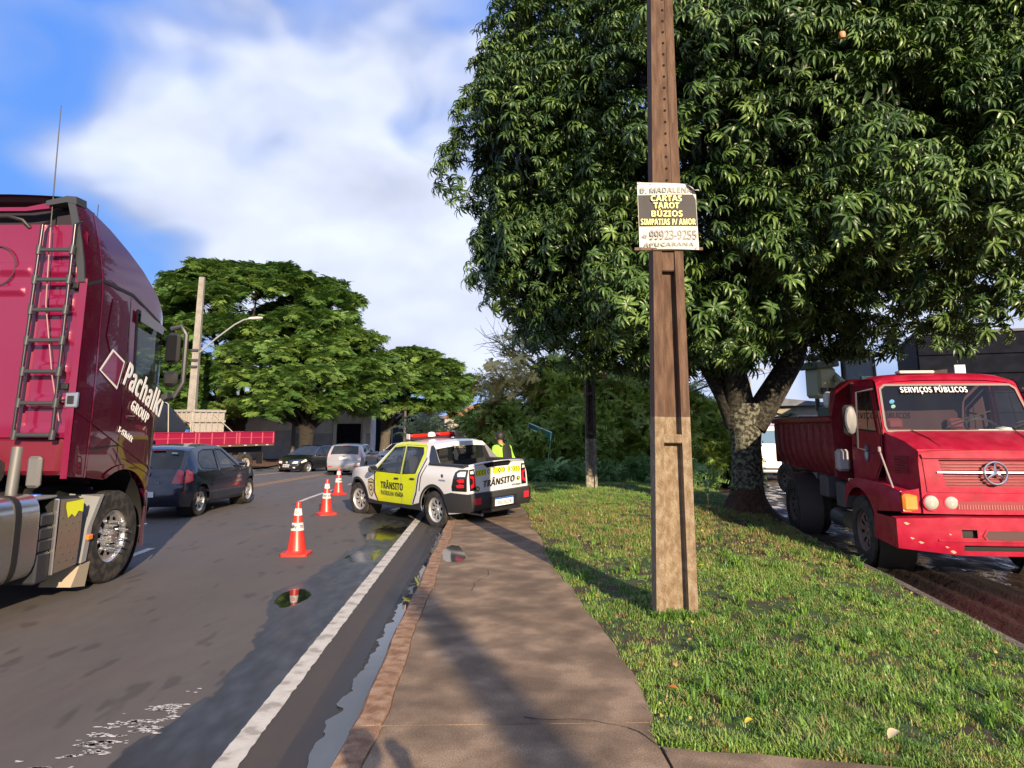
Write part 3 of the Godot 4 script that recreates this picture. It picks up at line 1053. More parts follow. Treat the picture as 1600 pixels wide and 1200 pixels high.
func build_buildings() -> void:
	var plaster := rough_mat("pale_plaster", [[0.3, lin(0.76, 0.77, 0.78)], [0.7, lin(0.85, 0.86, 0.86)]], 5.0, 0.6, 0.9, 0.2)
	var dark := rough_mat("grey_plaster", [[0.3, lin(0.46, 0.48, 0.51)], [0.7, lin(0.55, 0.57, 0.6)]], 5.0, 0.6, 0.9, 0.2)
	var slate := rough_mat("slate_roof", [[0.3, lin(0.16, 0.18, 0.22)], [0.7, lin(0.24, 0.26, 0.30)]], 4.0, 0.5, 0.8, 0.3)
	var navy := rough_mat("dark_cladding", [[0.3, lin(0.012, 0.014, 0.022)], [0.7, lin(0.020, 0.022, 0.034)]], 4.0, 0.5, 0.7, 0.2)
	navy.metallic_specular = 0.12
	var cream := rough_mat("cream_plaster", [[0.3, lin(0.42, 0.38, 0.30)], [0.7, lin(0.52, 0.47, 0.38)]], 4.0, 0.5, 0.9, 0.2)
	# long grey warehouse behind the oncoming cars: two-tone wall under a metal roof
	var g := -0.95
	var t := thing("warehouse", "long grey warehouse with a darker painted base behind the dark trunk and parked cars", "building", Vector3(-18.4, g, -62.5), 0.10)
	part(t, "wall", MB.new().box(Vector3(0, 2.3, -4), Vector3(16, 4.6, 8), 0.02), plaster)
	part(t, "painted_base", MB.new().box(Vector3(0, 1.0, 0.03), Vector3(16, 2.0, 0.1), 0.01), dark)
	for k in 7:
		part(t, "pilaster", MB.new().box(Vector3(-7.5 + k * 2.5, 2.3, 0.08), Vector3(0.3, 4.6, 0.16), 0.02), plaster)
	part(t, "roof", MB.new().prism(P2([-8.4, 4.6, 8.4, 4.6, 8.4, 4.75, 0, 5.8, -8.4, 4.75]), 9.0, Transform3D(Basis(), Vector3(0, 0, -8.5))), slate)
	part(t, "door", MB.new().box(Vector3(6.2, 1.4, 0.06), Vector3(2.0, 2.8, 0.16), 0.01), navy)
	# boundary wall with a sloping painted top, to the left of it
	var bw := thing("boundary_wall", "pale concrete boundary wall with a stepped grey foot by the trailer's tail", "wall", Vector3(-22.0, g, -58.6), 0.2)
	part(bw, "wall", MB.new().box(Vector3(0, 1.6, 0), Vector3(12, 3.2, 0.25), 0.02), plaster)
	part(bw, "painted_base", MB.new().prism(P2([-6, 0, 6, 0, 6, 2.3, 1, 2.1, -6, 1.2]), 0.06, Transform3D(Basis(), Vector3(0, 0, 0.128))), dark)
	# dark shop with a slate roof seen past the far trunk
	house("dark_shop", "dark fronted low shop under a pale slate roof behind the far trunk", "building", Vector3(-10.5, g, -82.0), Vector3(9, 3.4, 8), -0.1, navy, slate, 1.8, [[-2.4, 1.5, 1.8, 1.8], [1.6, 1.5, 2.4, 2.0]])
	house("cream_house", "small cream house glimpsed over the pickup's light bar", "building", Vector3(-2.0, g, -92.0), Vector3(8, 3.6, 7), 0.1, cream, rough_mat("clay_roof", [[0.3, lin(0.22, 0.10, 0.06)], [0.7, lin(0.32, 0.16, 0.10)]], 3.0, 0.4), 1.6, [[-2.2, 1.7, 1.3, 1.2], [1.6, 1.7, 1.3, 1.2]])
	house("pink_house", "pinkish house with clay roof seen through branches behind the agent", "building", Vector3(6.0, g, -78.0), Vector3(9, 3.4, 7), -0.15, rough_mat("pink_plaster", [[0.3, lin(0.42, 0.28, 0.24)], [0.7, lin(0.52, 0.36, 0.32)]], 3.0, 0.4), mats["clay_roof"], 1.7, [[-2.6, 1.7, 1.4, 1.2], [0.4, 1.7, 1.4, 1.2], [3.0, 1.6, 1.0, 2.0]])
	# right-hand side: dark clad building with horizontal boards, lower roofs beside it
	var d := thing("clad_building", "tall black clad commercial building with horizontal boards above the dump truck", "building", Vector3(24.5, -0.8, -30.0), -0.42)
	part(d, "wall", MB.new().box(Vector3(0, 3.3, -4.0), Vector3(11, 6.6, 8), 0.02), navy)
	for k in 6:
		part(d, "cladding_board", MB.new().box(Vector3(-1.3, 1.75 + 0.86 * k, 0.04), Vector3(8.3, 0.80, 0.08), 0.015), navy)
	part(d, "corner_post", MB.new().box(Vector3(3.0, 3.3, 0.05), Vector3(0.22, 6.6, 0.18), 0.02), mat("post_grey", 0.10, 0.10, 0.12, 0.6))
	part(d, "parapet", MB.new().box(Vector3(0, 6.65, -4.0), Vector3(11.2, 0.12, 8.2), 0.02), mat("post_grey"))
	part(d, "sign_panel", MB.new().box(Vector3(4.4, 4.25, 0.12), Vector3(2.2, 0.75, 0.1), 0.01), mat("sign_black", 0.012, 0.014, 0.02, 0.5))
	text(d, "lettering", "PNEUS  •  C", 0.24, mat("sign_white", 0.7, 0.72, 0.75, 0.6), Transform3D(Basis(), Vector3(4.3, 4.27, 0.178)), 1.0, 1.7)
	var ls := thing("low_shop", "low dark roofed shop beside the black clad building", "building", Vector3(18.2, -0.8, -33.0), -0.42)
	part(ls, "wall", MB.new().box(Vector3(0, 2.2, -3), Vector3(4.5, 4.4, 6), 0.02), navy)
	part(ls, "roof", MB.new().prism(P2([-2.6, 4.4, 2.6, 4.4, 2.6, 5.0, -2.6, 4.5]), 6.6, Transform3D(Basis(), Vector3(0, 0, -6.3))), rough_mat("brown_roof", [[0.3, lin(0.06, 0.04, 0.035)], [0.7, lin(0.10, 0.07, 0.06)]], 2.0, 0.4))
	var ban := thing("upright_sign", "narrow white upright sign rising above the dump truck's cab roof", "sign", Vector3(17.6, -0.8, -26.5), -0.3)
	part(ban, "panel", MB.new().box(Vector3(0, 3.9, 0), Vector3(0.36, 1.7, 0.08), 0.01), mat("banner_white", 0.72, 0.75, 0.8, 0.5))
	part(ban, "post", MB.new().tube([Vector3(0, 0, 0), Vector3(0, 3.1, 0)], 0.05, 8), mat("post_grey"))
	part(ban, "stripe", MB.new().box(Vector3(0, 4.3, 0.045), Vector3(0.26, 0.12, 0.006)), mat("sign_blue", 0.05, 0.12, 0.35, 0.5))
	house("beige_house", "beige flat fronted house with a long pale window beyond the dump body", "building", Vector3(20.5, -0.9, -52.0), Vector3(8, 3.9, 8), -0.5, cream, slate, 0.5, [[-0.8, 2.7, 4.0, 1.0], [2.6, 2.6, 1.2, 1.2]])
	house("white_house", "white house with red roof beyond the fallen tree and mango trunk", "building", Vector3(15.0, -0.9, -62.0), Vector3(9, 3.2, 8), -0.3, plaster, mats["clay_roof"], 1.5, [[-2.4, 1.6, 1.6, 1.3], [1.6, 1.6, 1.6, 1.3]])
	house("long_shop", "pale single storey shop far down the side road", "building", Vector3(26.0, -0.9, -70.0), Vector3(14, 3.6, 8), -0.5, cream, slate, 0.9, [[-4.0, 1.6, 2.2, 1.6], [0.0, 1.6, 2.2, 1.6], [4.0, 1.6, 2.2, 1.6]])
	# hedge-like trees closing the far view down the road
	var hills := MB.new()
	for i in 40:
		var a0 := lerpf(-1.2, 1.2, i / 40.0)
		var a1 := lerpf(-1.2, 1.2, (i + 1) / 40.0)
		var h0 := 5.0 + 3.0 * sin(i * 0.7) + 2.0 * sin(i * 1.9)
		var h1 := 5.0 + 3.0 * sin((i + 1) * 0.7) + 2.0 * sin((i + 1) * 1.9)
		var p0 := Vector3(sin(a0), 0, -cos(a0))
		var p1 := Vector3(sin(a1), 0, -cos(a1))
		hills.qfacing(p0 * 330 + Vector3.UP * -3, p1 * 330 + Vector3.UP * -3, p1 * 420 + Vector3.UP * h1, p0 * 420 + Vector3.UP * h0, Vector3.UP)
		hills.qfacing(p0 * 420 + Vector3.UP * h0, p1 * 420 + Vector3.UP * h1, p1 * 520 + Vector3.UP * -3, p0 * 520 + Vector3.UP * -3, Vector3.UP)
	struct("hills", hills, rough_mat("far_wood", [[0.3, lin(0.02, 0.04, 0.015)], [0.7, lin(0.05, 0.08, 0.03)]], 30.0, 5.0, 0.95, 0.0))

# ---------------------------------------------------------------- poles, poster, lamps, wires
func beam_pole(called: String, label: String, at: Vector3, h: float, wb: float, wt: float, lower: Material, upper: Material, split: float, cells: Array, turn := 0.0) -> Node3D:
	# a concrete H-beam: two flanges joined by a recessed web, with cross bars between the open cells
	var t := thing(called, label, "pole", at, turn)
	var d := wb * 0.62
	for seg in [[0.0, split, lower, "painted_foot"], [split, h, upper, "shaft"]]:
		var mb := MB.new()
		var y0: float = seg[0]
		var y1: float = seg[1]
		var ya := y0
		while ya < y1 - 0.001:
			var yb := minf(y1, ya + 0.6)
			var w0 := lerpf(wb, wt, ya / h)
			var w1 := lerpf(wb, wt, yb / h)
			for s in [-1, 1]:
				mb.loft([PackedVector3Array([Vector3(s * w0 / 2, ya, d / 2), Vector3(s * (w0 / 2 - 0.22 * wb), ya, d / 2), Vector3(s * (w0 / 2 - 0.26 * wb), ya, -d / 2), Vector3(s * w0 / 2, ya, -d / 2)]), PackedVector3Array([Vector3(s * w1 / 2, yb, d / 2), Vector3(s * (w1 / 2 - 0.22 * wb), yb, d / 2), Vector3(s * (w1 / 2 - 0.26 * wb), yb, -d / 2), Vector3(s * w1 / 2, yb, -d / 2)])], true, false)
			ya = yb
		part(t, seg[3], mb, seg[2], Transform3D(), 30.0)
	for seg in [[0.0, split, lower], [split, h, upper]]:
		var rings := []
		for y in [seg[0], seg[1]]:
			var hw := lerpf(wb, wt, y / h) * 0.3
			rings.append(PackedVector3Array([Vector3(-hw, y, d * 0.1), Vector3(hw, y, d * 0.1), Vector3(hw, y, -d * 0.15), Vector3(-hw, y, -d * 0.15)]))
		part(t, "web", MB.new().loft(rings), seg[2])
	for c in cells:
		var w := lerpf(wb, wt, c[0] / h) - 0.40 * wb
		part(t, "cross_bar", MB.new().box(Vector3(0, c[0], d * 0.05), Vector3(w, c[1], d * 0.86), 0.008), lower if c[0] < split else upper)
	return t

func build_poles() -> void:
	var rust := rough_mat("stained_concrete", [[0.2, lin(0.10, 0.055, 0.036)], [0.5, lin(0.15, 0.085, 0.054)], [0.8, lin(0.20, 0.12, 0.078)]], 0.9, 0.16, 0.9, 0.5, true, 0.62)
	rust.uv1_scale = Vector3(2.2, 0.35, 2.2)
	var lime := rough_mat("old_limewash", [[0.2, lin(0.25, 0.170, 0.10)], [0.5, lin(0.32, 0.235, 0.15)], [0.8, lin(0.41, 0.325, 0.225)]], 0.6, 0.12, 0.9, 0.6, true, 0.6)
	lime.uv1_scale = Vector3(2.0, 1.1, 2.0)
	var h := 9.0
	var wb := 0.375
	var wt := 0.15
	var t := beam_pole("concrete_pole", "tall brown concrete beam pole carrying the poster, standing on the verge", Vector3(1.665, -0.08, -6.82), h, wb, wt, lime, rust, 1.86, [[0.05, 0.1], [1.66, 0.08]], -0.03)
	t.rotation.z = -0.012
	# upper part is closed flush and has a row of bolt holes
	var mb := MB.new()
	var w0 := lerpf(wb, wt, 3.95 / h)
	mb.loft([PackedVector3Array([Vector3(-w0 / 2 + 0.004, 3.95, 0.110), Vector3(w0 / 2 - 0.004, 3.95, 0.110), Vector3(w0 / 2 - 0.004, 3.95, -0.110), Vector3(-w0 / 2 + 0.004, 3.95, -0.110)]), PackedVector3Array([Vector3(-wt / 2 + 0.004, h, 0.110), Vector3(wt / 2 - 0.004, h, 0.110), Vector3(wt / 2 - 0.004, h, -0.110), Vector3(-wt / 2 + 0.004, h, -0.110)])])
	part(t, "drilled_head", mb, rust)
	mb = MB.new()
	w0 = lerpf(wb, wt, 3.4 / h)
	mb.box(Vector3(0, 3.6, 0.0), Vector3(w0 - 0.02, 0.7, 0.19), 0.01)
	part(t, "shoulder", mb, rust)
	var hole := MB.new().lathe([[0.0, 0.0], [0.011, 0.0], [0.013, 0.002], [0.013, -0.02]], 10, Transform3D(Basis(Vector3.RIGHT, PI / 2), Vector3.ZERO)).mesh()
	for k in 22:
		part(t, "bolt_hole", hole, mat("hole_black", 0.004, 0.003, 0.003, 1.0), Transform3D(Basis(), Vector3(0.004, 4.16 + 0.122 * k, 0.1125)))
	# poster: sagging plastic sheet, a curled torn corner and printed lines
	var p := thing("poster", "white and black advertising poster tied round the concrete pole", "poster", Vector3(1.705, 3.37, -6.68), -0.04)
	var sheet := func(q: Vector2) -> Vector3:
		return Vector3(q.x, q.y, 0.006 * sin(q.x * 9.0 + 0.6) - 0.008 * absf(q.x) + 0.003 * sin(q.y * 11.0 + q.x * 5.0))
	var off := func(d: float) -> Callable:
		return func(q: Vector2) -> Vector3: return sheet.call(q) + Vector3(0, 0, d)
	var pw := mat("poster_white", 0.50, 0.49, 0.46, 0.6)
	var pk := mat("poster_black", 0.05, 0.048, 0.052, 0.55)
	pk.heightmap_enabled = true
	pk.metallic_specular = 0.25
	pk.heightmap_scale = 0.25
	pk.heightmap_texture = noise_tex(43, 0.01, 3, [[0.0, gray(0)], [1.0, gray(1)]], 256)
	pk.uv1_triplanar = true
	pk.uv1_scale = Vector3.ONE * 2.0
	var outline := P2([-0.28, 0.0, -0.1, 0.012, 0.05, 0.006, 0.29, 0.0, 0.283, 0.56, 0.262, 0.60, 0.19, 0.66, 0.0, 0.672, -0.285, 0.685])
	var back := MB.new().panel(outline, [], 0.02, sheet, Vector3.BACK)
	back.panel(outline, [], 0.04, off.call(-0.003), Vector3.FORWARD)
	part(p, "sheet", back, pw)
	part(p, "black_field", MB.new().panel(P2([-0.277, 0.235, 0.283, 0.235, 0.279, 0.50, 0.255, 0.553, -0.279, 0.553]), [], 0.02, off.call(0.0035), Vector3.BACK), pk)
	part(p, "curled_corner", MB.new().loft([PackedVector3Array([Vector3(0.19, 0.662, 0.008), Vector3(0.265, 0.60, 0.004), Vector3(0.30, 0.60, 0.02)]), PackedVector3Array([Vector3(0.20, 0.64, 0.04), Vector3(0.262, 0.585, 0.045), Vector3(0.30, 0.588, 0.05)]), PackedVector3Array([Vector3(0.24, 0.612, 0.05), Vector3(0.262, 0.58, 0.055), Vector3(0.305, 0.575, 0.06)])], false, false), pw)
	var ink := mat("poster_ink", 0.13, 0.13, 0.135, 0.5)
	var yel := mat("poster_yellow", 0.80, 0.74, 0.20, 0.45)
	text(p, "lettering", "D. MADALENA", 0.052, ink, Transform3D(Basis(), Vector3(-0.01, 0.598, 0.0125)), 1.0, 0.50)
	text(p, "lettering", "CARTAS", 0.058, yel, Transform3D(Basis(), Vector3(-0.01, 0.512, 0.0125)), 1.0, 0.30)
	text(p, "lettering", "TAROT", 0.058, yel, Transform3D(Basis(), Vector3(-0.01, 0.440, 0.0125)), 1.0, 0.25)
	text(p, "lettering", "BÚZIOS", 0.058, yel, Transform3D(Basis(), Vector3(-0.01, 0.357, 0.0125)), 1.0, 0.30)
	text(p, "lettering", "SIMPATIAS P/ AMOR", 0.058, yel, Transform3D(Basis(), Vector3(0.0, 0.275, 0.0125)), 1.0, 0.53)
	text(p, "lettering", "99923-9255", 0.092, ink, Transform3D(Basis(), Vector3(0.045, 0.145, 0.0125)), 1.0, 0.455)
	text(p, "lettering", "43", 0.032, ink, Transform3D(Basis(), Vector3(-0.23, 0.135, 0.0125)))
	text(p, "lettering", "APUCARANA", 0.036, ink, Transform3D(Basis(), Vector3(0.0, 0.052, 0.0125)), 1.0, 0.48)
	for s in [[-0.27, 0.02], [-0.15, 0.015], [0.26, 0.015], [-0.15, 0.672], [0.19, 0.655], [-0.27, 0.675]]:
		part(p, "staple", MB.new().box(Vector3(s[0], s[1], 0.02), Vector3(0.02, 0.006, 0.01), 0.002), mat("staple_grey", 0.15, 0.14, 0.14, 0.5))
	part(p, "lath", MB.new().box(Vector3(0, 0.012, -0.012), Vector3(0.66, 0.03, 0.015), 0.004), mat("lath_wood", 0.12, 0.08, 0.05, 0.8))
	# the second pole, in the shade of the mango tree
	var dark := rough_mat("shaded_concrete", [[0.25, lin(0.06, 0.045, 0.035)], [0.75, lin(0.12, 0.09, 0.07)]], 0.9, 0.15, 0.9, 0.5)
	var grime := rough_mat("grimy_limewash", [[0.25, lin(0.22, 0.20, 0.16)], [0.75, lin(0.42, 0.39, 0.32)]], 0.8, 0.15, 0.9, 0.5)
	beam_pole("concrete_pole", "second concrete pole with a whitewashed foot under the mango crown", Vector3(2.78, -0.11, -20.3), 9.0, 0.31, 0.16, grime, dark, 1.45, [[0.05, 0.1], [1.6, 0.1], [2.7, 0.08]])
	# pole behind the photographer, outside the picture; its long shadow crosses the pavement
	var b := thing("round_pole", "round concrete utility pole standing behind the viewpoint, throwing a long shadow", "pole", Vector3(6.75, -0.15, 18.4))
	part(b, "shaft", MB.new().tube([Vector3.ZERO, Vector3(0, 9.6, 0)], [0.25, 0.17], 16), rust)
	part(b, "crossarm", MB.new().box(Vector3(0, 7.4, 0), Vector3(0.5, 0.9, 0.4), 0.05), mat("transformer_grey", 0.3, 0.3, 0.3, 0.6))
	# left: tall grey street-lamp pole
	var gl := rough_mat("lamp_concrete", [[0.3, lin(0.30, 0.28, 0.25)], [0.7, lin(0.38, 0.36, 0.33)]], 4.0, 2.0, 0.9, 0.3)
	var l := thing("street_lamp", "tall grey concrete pole with one angled lamp arm rising behind the tractor mirrors", "street lamp", Vector3(-17.95, -1.0, -44.0))
	part(l, "shaft", MB.new().loft([PackedVector3Array([Vector3(-0.26, 0, 0.2), Vector3(0.26, 0, 0.2), Vector3(0.26, 0, -0.2), Vector3(-0.26, 0, -0.2)]), PackedVector3Array([Vector3(-0.13, 11.75, 0.1), Vector3(0.18, 11.75, 0.1), Vector3(0.18, 11.75, -0.1), Vector3(-0.13, 11.75, -0.1)])]), gl)
	part(l, "arm", MB.new().tube([Vector3(0.1, 7.0, 0), Vector3(1.2, 8.0, 0), Vector3(2.2, 8.8, 0), Vector3(2.75, 9.1, 0), Vector3(3.1, 9.17, 0)], 0.05, 8), mat("galvanised", 0.45, 0.46, 0.47, 0.4, 0.6))
	part(l, "lamp_head", MB.new().lathe([[0.0, -0.45], [0.09, -0.42], [0.15, -0.2], [0.16, 0.1], [0.10, 0.4], [0.0, 0.45]], 12, Transform3D(Basis(Vector3(0, 0, 1), -PI / 2 + 0.1).scaled(Vector3(1, 0.6, 1)), Vector3(3.45, 9.2, 0))), mat("lamp_shell", 0.62, 0.63, 0.62, 0.4))
	for y in [7.2, 6.6, 6.2]:
		part(l, "bracket", MB.new().box(Vector3(-0.02, y, 0.2), Vector3(0.44, 0.14, 0.12), 0.02), mat("dark_steel", 0.06, 0.06, 0.065, 0.5, 0.5))
	# smaller poles between the trees
	for q in [[-20.8, -55.0, 7.0, 0.16, "thin dark pole beside the dark rain tree trunk"], [-13.1, -60.0, 6.6, 0.13, "slim grey pole left of the far forked trunk"]]:
		var o := part(self, "utility_pole", MB.new().tube([Vector3.ZERO, Vector3(0.03, q[2], 0)], [q[3], q[3] * 0.7], 10), mat("dull_wood", 0.09, 0.08, 0.075, 0.9), Transform3D(Basis(), Vector3(q[0] + 6.0, -1.0, q[1])))
		tag(o, q[4], "pole", "thin poles between the far trees")
	# side road lamps, far right
	for q in [[22.5, -62.0, 7.2, "arched street lamp far away above the excavator's roof end"], [24.8, -62.0, 7.4, "arched street lamp far away just left of the black building"], [14.2, -52.0, 5.6, "arched street lamp over the dump body beside the mango limb"]]:
		var a := thing("street_lamp", q[3], "street lamp", Vector3(q[0], -1.0, q[1]), 0.0, "arched lamps along the side road")
		part(a, "post", MB.new().tube([Vector3.ZERO, Vector3(0, q[2] - 0.6, 0), Vector3(-0.25, q[2] - 0.1, 0), Vector3(-0.9, q[2] + 0.2, 0), Vector3(-1.7, q[2] + 0.25, 0)], [0.07, 0.06, 0.05, 0.045, 0.04], 8), mat("galvanised"))
		part(a, "lamp_head", MB.new().box(Vector3(-1.95, q[2] + 0.24, 0), Vector3(0.6, 0.12, 0.22), 0.05), mat("lamp_shell"))
	# cables
	var wire := mat("cable_black", 0.02, 0.02, 0.022, 0.6)
	for w in [[Vector3(-17.9, 6.9, -44), Vector3(-6.0, 3.2, -62), 1.2, "sagging cable from the street lamp pole to the far trees"], [Vector3(-17.9, 6.4, -44), Vector3(-8.0, 2.4, -70), 1.3, "lower sagging cable from the street lamp pole"], [Vector3(9.0, 4.2, -48), Vector3(34.0, 10.5, -34), 0.5, "upper cable over the side road behind the dump truck"], [Vector3(9.0, 3.6, -48), Vector3(34.0, 9.0, -34), 0.5, "lower cable over the side road behind the dump truck"]]:
		var path := []
		for k in 15:
			var s := k / 14.0
			path.append(w[0].lerp(w[1], s) - Vector3(0, w[2] * 4.0 * s * (1 - s), 0))
		tag(part(self, "cable", MB.new().tube(path, 0.017, 5), wire), w[3], "cable", "overhead cables")
	# the green direction sign behind the agent
	var s := thing("road_sign", "green road direction sign on white posts tangled in the fallen branches", "sign", Vector3(1.35, -1.0, -24.9), -1.05)
	s.rotation.z = -0.22
	part(s, "panel", MB.new().box(Vector3(0, 2.25, 0), Vector3(1.5, 0.95, 0.03), 0.01), mat("sign_green", 0.01, 0.12, 0.09, 0.45))
	part(s, "border", MB.new().box(Vector3(0, 2.7, 0.0175), Vector3(1.42, 0.025, 0.006)).box(Vector3(0, 1.8, 0.0175), Vector3(1.42, 0.025, 0.006)).box(Vector3(0.7, 2.25, 0.0175), Vector3(0.025, 0.875, 0.006)).box(Vector3(-0.7, 2.25, 0.0175), Vector3(0.025, 0.875, 0.006)), mat("sign_white"))
	for k in 3:
		part(s, "line_of_print", MB.new().box(Vector3(-0.15 + 0.08 * k, 2.5 - 0.25 * k, 0.0175), Vector3(0.75 - 0.12 * k, 0.09, 0.006)), mat("sign_white"))
	for x in [-0.5, 0.5]:
		part(s, "post", MB.new().tube([Vector3(x, 0, -0.06), Vector3(x, 2.65, -0.06)], 0.035, 8), mat("post_white", 0.62, 0.62, 0.6, 0.6))

# ---------------------------------------------------------------- trees
func rosette(sd: int, n := 12, ln := 0.23, wd := 0.020) -> ArrayMesh:
	var r := RandomNumberGenerator.new()
	r.seed = sd
	var mb := MB.new()
	for i in n:
		var an := TAU * i / n * 1.0 + r.randf_range(-0.25, 0.25)
		var out := Vector3(cos(an), 0, sin(an))
		var side := Vector3(-out.z, 0, out.x)
		var l := ln * r.randf_range(0.55, 1.2)
		var e := deg_to_rad(r.randf_range(-15, 40))
		var de := deg_to_rad(r.randf_range(85, 140)) / 4.0
		var p := Vector3(0, -0.02 * (i % 3), 0)
		var w := [0.25, 0.9, 1.0, 0.7, 0.0]
		var prev := p
		for k in 4:
			var d := out * cos(e) + Vector3.UP * sin(e)
			var nx := prev + d * l / 4.0
			var nn := Vector3.UP * cos(e) - out * sin(e)
			var w0: float = wd * w[k]
			var w1: float = wd * w[k + 1]
			for s in [-1, 1]:
				var a: Vector3 = prev + side * w0 * s + nn * w0 * 0.35
				var b: Vector3 = nx + side * w1 * s + nn * w1 * 0.35
				if k == 3:
					mb.facing(prev, a, nx, nn)
				else:
					mb.qfacing(prev, a, b, nx, nn)
			prev = nx
			e -= de
	return mb.mesh(30.0)

func leaf_mat(key: String, r: float, g: float, b: float, rough := 0.4, back := 0.25) -> StandardMaterial3D:
	var m := mat(key, r, g, b, rough)
	m.backlight_enabled = true
	m.backlight = Color(back, back, back)
	m.metallic_specular = 0.5
	return m

func bark(key: String, a: Color, b: Color, c: Color) -> StandardMaterial3D:
	return rough_mat(key, [[0.30, a], [0.48, b], [0.62, c]], 0.7, 0.15, 0.95, 2.5, true, 0.45)

func build_mango() -> void:
	var t := thing("mango_tree", "large dark mango tree with long drooping leaves shading the verge", "tree", Vector3.ZERO)
	var bk := bark("mango_bark", lin(0.035, 0.028, 0.02), lin(0.10, 0.085, 0.06), lin(0.42, 0.45, 0.34))
	var dk := bark("mango_limb_bark", lin(0.018, 0.015, 0.011), lin(0.04, 0.034, 0.026), lin(0.13, 0.13, 0.095))
	var red := bark("mango_base_bark", lin(0.06, 0.03, 0.02), lin(0.12, 0.055, 0.035), lin(0.17, 0.09, 0.06))
	# trunk with a flared, lumpy foot
	var tn := FastNoiseLite.new(); tn.seed = 2; tn.frequency = 1.6; tn.fractal_octaves = 3
	var trunk := func(y0: float, y1: float, steps: int) -> MB:
		var rings := []
		for i in steps + 1:
			var y := lerpf(y0, y1, float(i) / steps)
			var r := 0.295 + 0.34 * exp(-(y + 0.1) * 4.2) + 0.08 * smoothstep(1.2, 2.1, y)
			var ring := PackedVector3Array()
			for k in 22:
				var an := TAU * k / 22
				var rr := r * (1.0 + 0.10 * tn.get_noise_3d(cos(an) * 1.2, y * 0.9, sin(an) * 1.2) + 0.10 * cos(an * 5 + 1.0) * exp(-(y + 0.1) * 2.6) + 0.03 * tn.get_noise_3d(cos(an) * 5, y * 4, sin(an) * 5))
				ring.append(Vector3(5.28 + cos(an) * rr + 0.03 * y, y, -15.1 + sin(an) * rr))
			rings.append(ring)
		return MB.new().loft(rings, true, false, Vector2(2, 4))
	part(t, "trunk_foot", trunk.call(-0.35, 0.42, 8), red, Transform3D(), 70.0)
	part(t, "trunk", trunk.call(0.42, 2.15, 14), bk, Transform3D(), 70.0)
	var limbs := [
		[[5.2, 1.75, -15.15], [4.95, 2.3, -15.1], [4.55, 3.0, -15.0], [4.0, 4.2, -14.8], [3.2, 6.0, -14.5], [2.0, 7.6, -14.4], [0.6, 8.6, -14.6]],
		[[5.45, 1.7, -15.05], [5.95, 2.45, -15.0], [6.35, 3.1, -14.9], [6.6, 4.0, -14.8], [7.3, 5.8, -14.4], [8.6, 7.6, -14.0], [10.4, 9.0, -13.6]],
		[[5.3, 1.9, -15.1], [5.2, 3.0, -15.3], [5.3, 4.6, -15.5], [5.6, 6.8, -15.6], [5.8, 9.4, -15.6], [6.0, 12.0, -15.4]],
		[[5.1, 2.1, -15.0], [4.9, 3.2, -14.4], [4.7, 4.6, -13.4], [4.6, 6.2, -12.2], [4.6, 7.4, -11.2]],
		[[4.2, 4.0, -14.9], [3.0, 4.6, -14.2], [1.8, 5.2, -13.9]], [[6.6, 4.0, -14.8], [7.8, 4.7, -13.9], [9.0, 5.0, -13.2], [10.6, 6.0, -13.0]], [[5.4, 6.0, -15.5], [6.5, 8.0, -17.5], [7.0, 9.0, -19.0]]]
	var lr := [[0.30, 0.23, 0.2, 0.17, 0.13, 0.09, 0.04], [0.30, 0.27, 0.24, 0.21, 0.15, 0.09, 0.04], [0.28, 0.24, 0.2, 0.15, 0.1, 0.05], [0.2, 0.16, 0.12, 0.09, 0.05], [0.12, 0.08, 0.04], [0.14, 0.1, 0.07, 0.04], [0.14, 0.09, 0.04]]
	for i in limbs.size():
		var path := []
		for p in limbs[i]:
			path.append(Vector3(p[0], p[1], p[2]))
		part(t, "limb", MB.new().tube(path, lr[i], 12), dk, Transform3D(), 60.0)
	var lobes := [[5.8, 8.8, -15.5, 6.0, 4.7, 5.6], [1.2, 7.7, -14.8, 1.95, 2.1, 2.5], [1.75, 5.5, -14.4, 2.1, 1.7, 2.3], [2.3, 9.9, -15.0, 2.2, 2.1, 2.6], [3.5, 4.55, -12.2, 2.2, 1.5, 1.9], [4.8, 7.3, -11.2, 2.8, 2.1, 2.0], [7.3, 4.8, -12.1, 1.7, 1.4, 1.8], [11.6, 7.5, -14.0, 3.0, 2.6, 3.0], [10.2, 10.0, -13.5, 3.4, 2.8, 3.0], [11.2, 5.6, -13.0, 2.2, 1.2, 1.9], [6.8, 9.9, -11.2, 3.0, 2.3, 2.0], [4.9, 4.35, -16.3, 4.3, 1.55, 3.0], [8.0, 7.4, -11.4, 2.4, 1.8, 1.8], [3.2, 7.3, -12.3, 1.9, 1.6, 1.7], [2.0, 4.05, -15.4, 1.5, 0.95, 1.6], [8.3, 4.5, -15.5, 1.9, 1.0, 2.2], [6.2, 6.0, -10.3, 2.3, 1.6, 1.3], [5.6, 12.6, -13.4, 3.4, 1.8, 3.0], [13.6, 9.2, -14.2, 2.6, 2.8, 2.6], [9.4, 8.8, -16.0, 4.2, 3.6, 3.6], [12.4, 11.6, -15.0, 3.6, 3.0, 3.0], [9.0, 12.6, -14.0, 3.0, 2.4, 2.8]]
	var meshes := [rosette(1, 13), rosette(2, 11, 0.26, 0.022), rosette(3, 15, 0.20, 0.018)]
	var pool := []
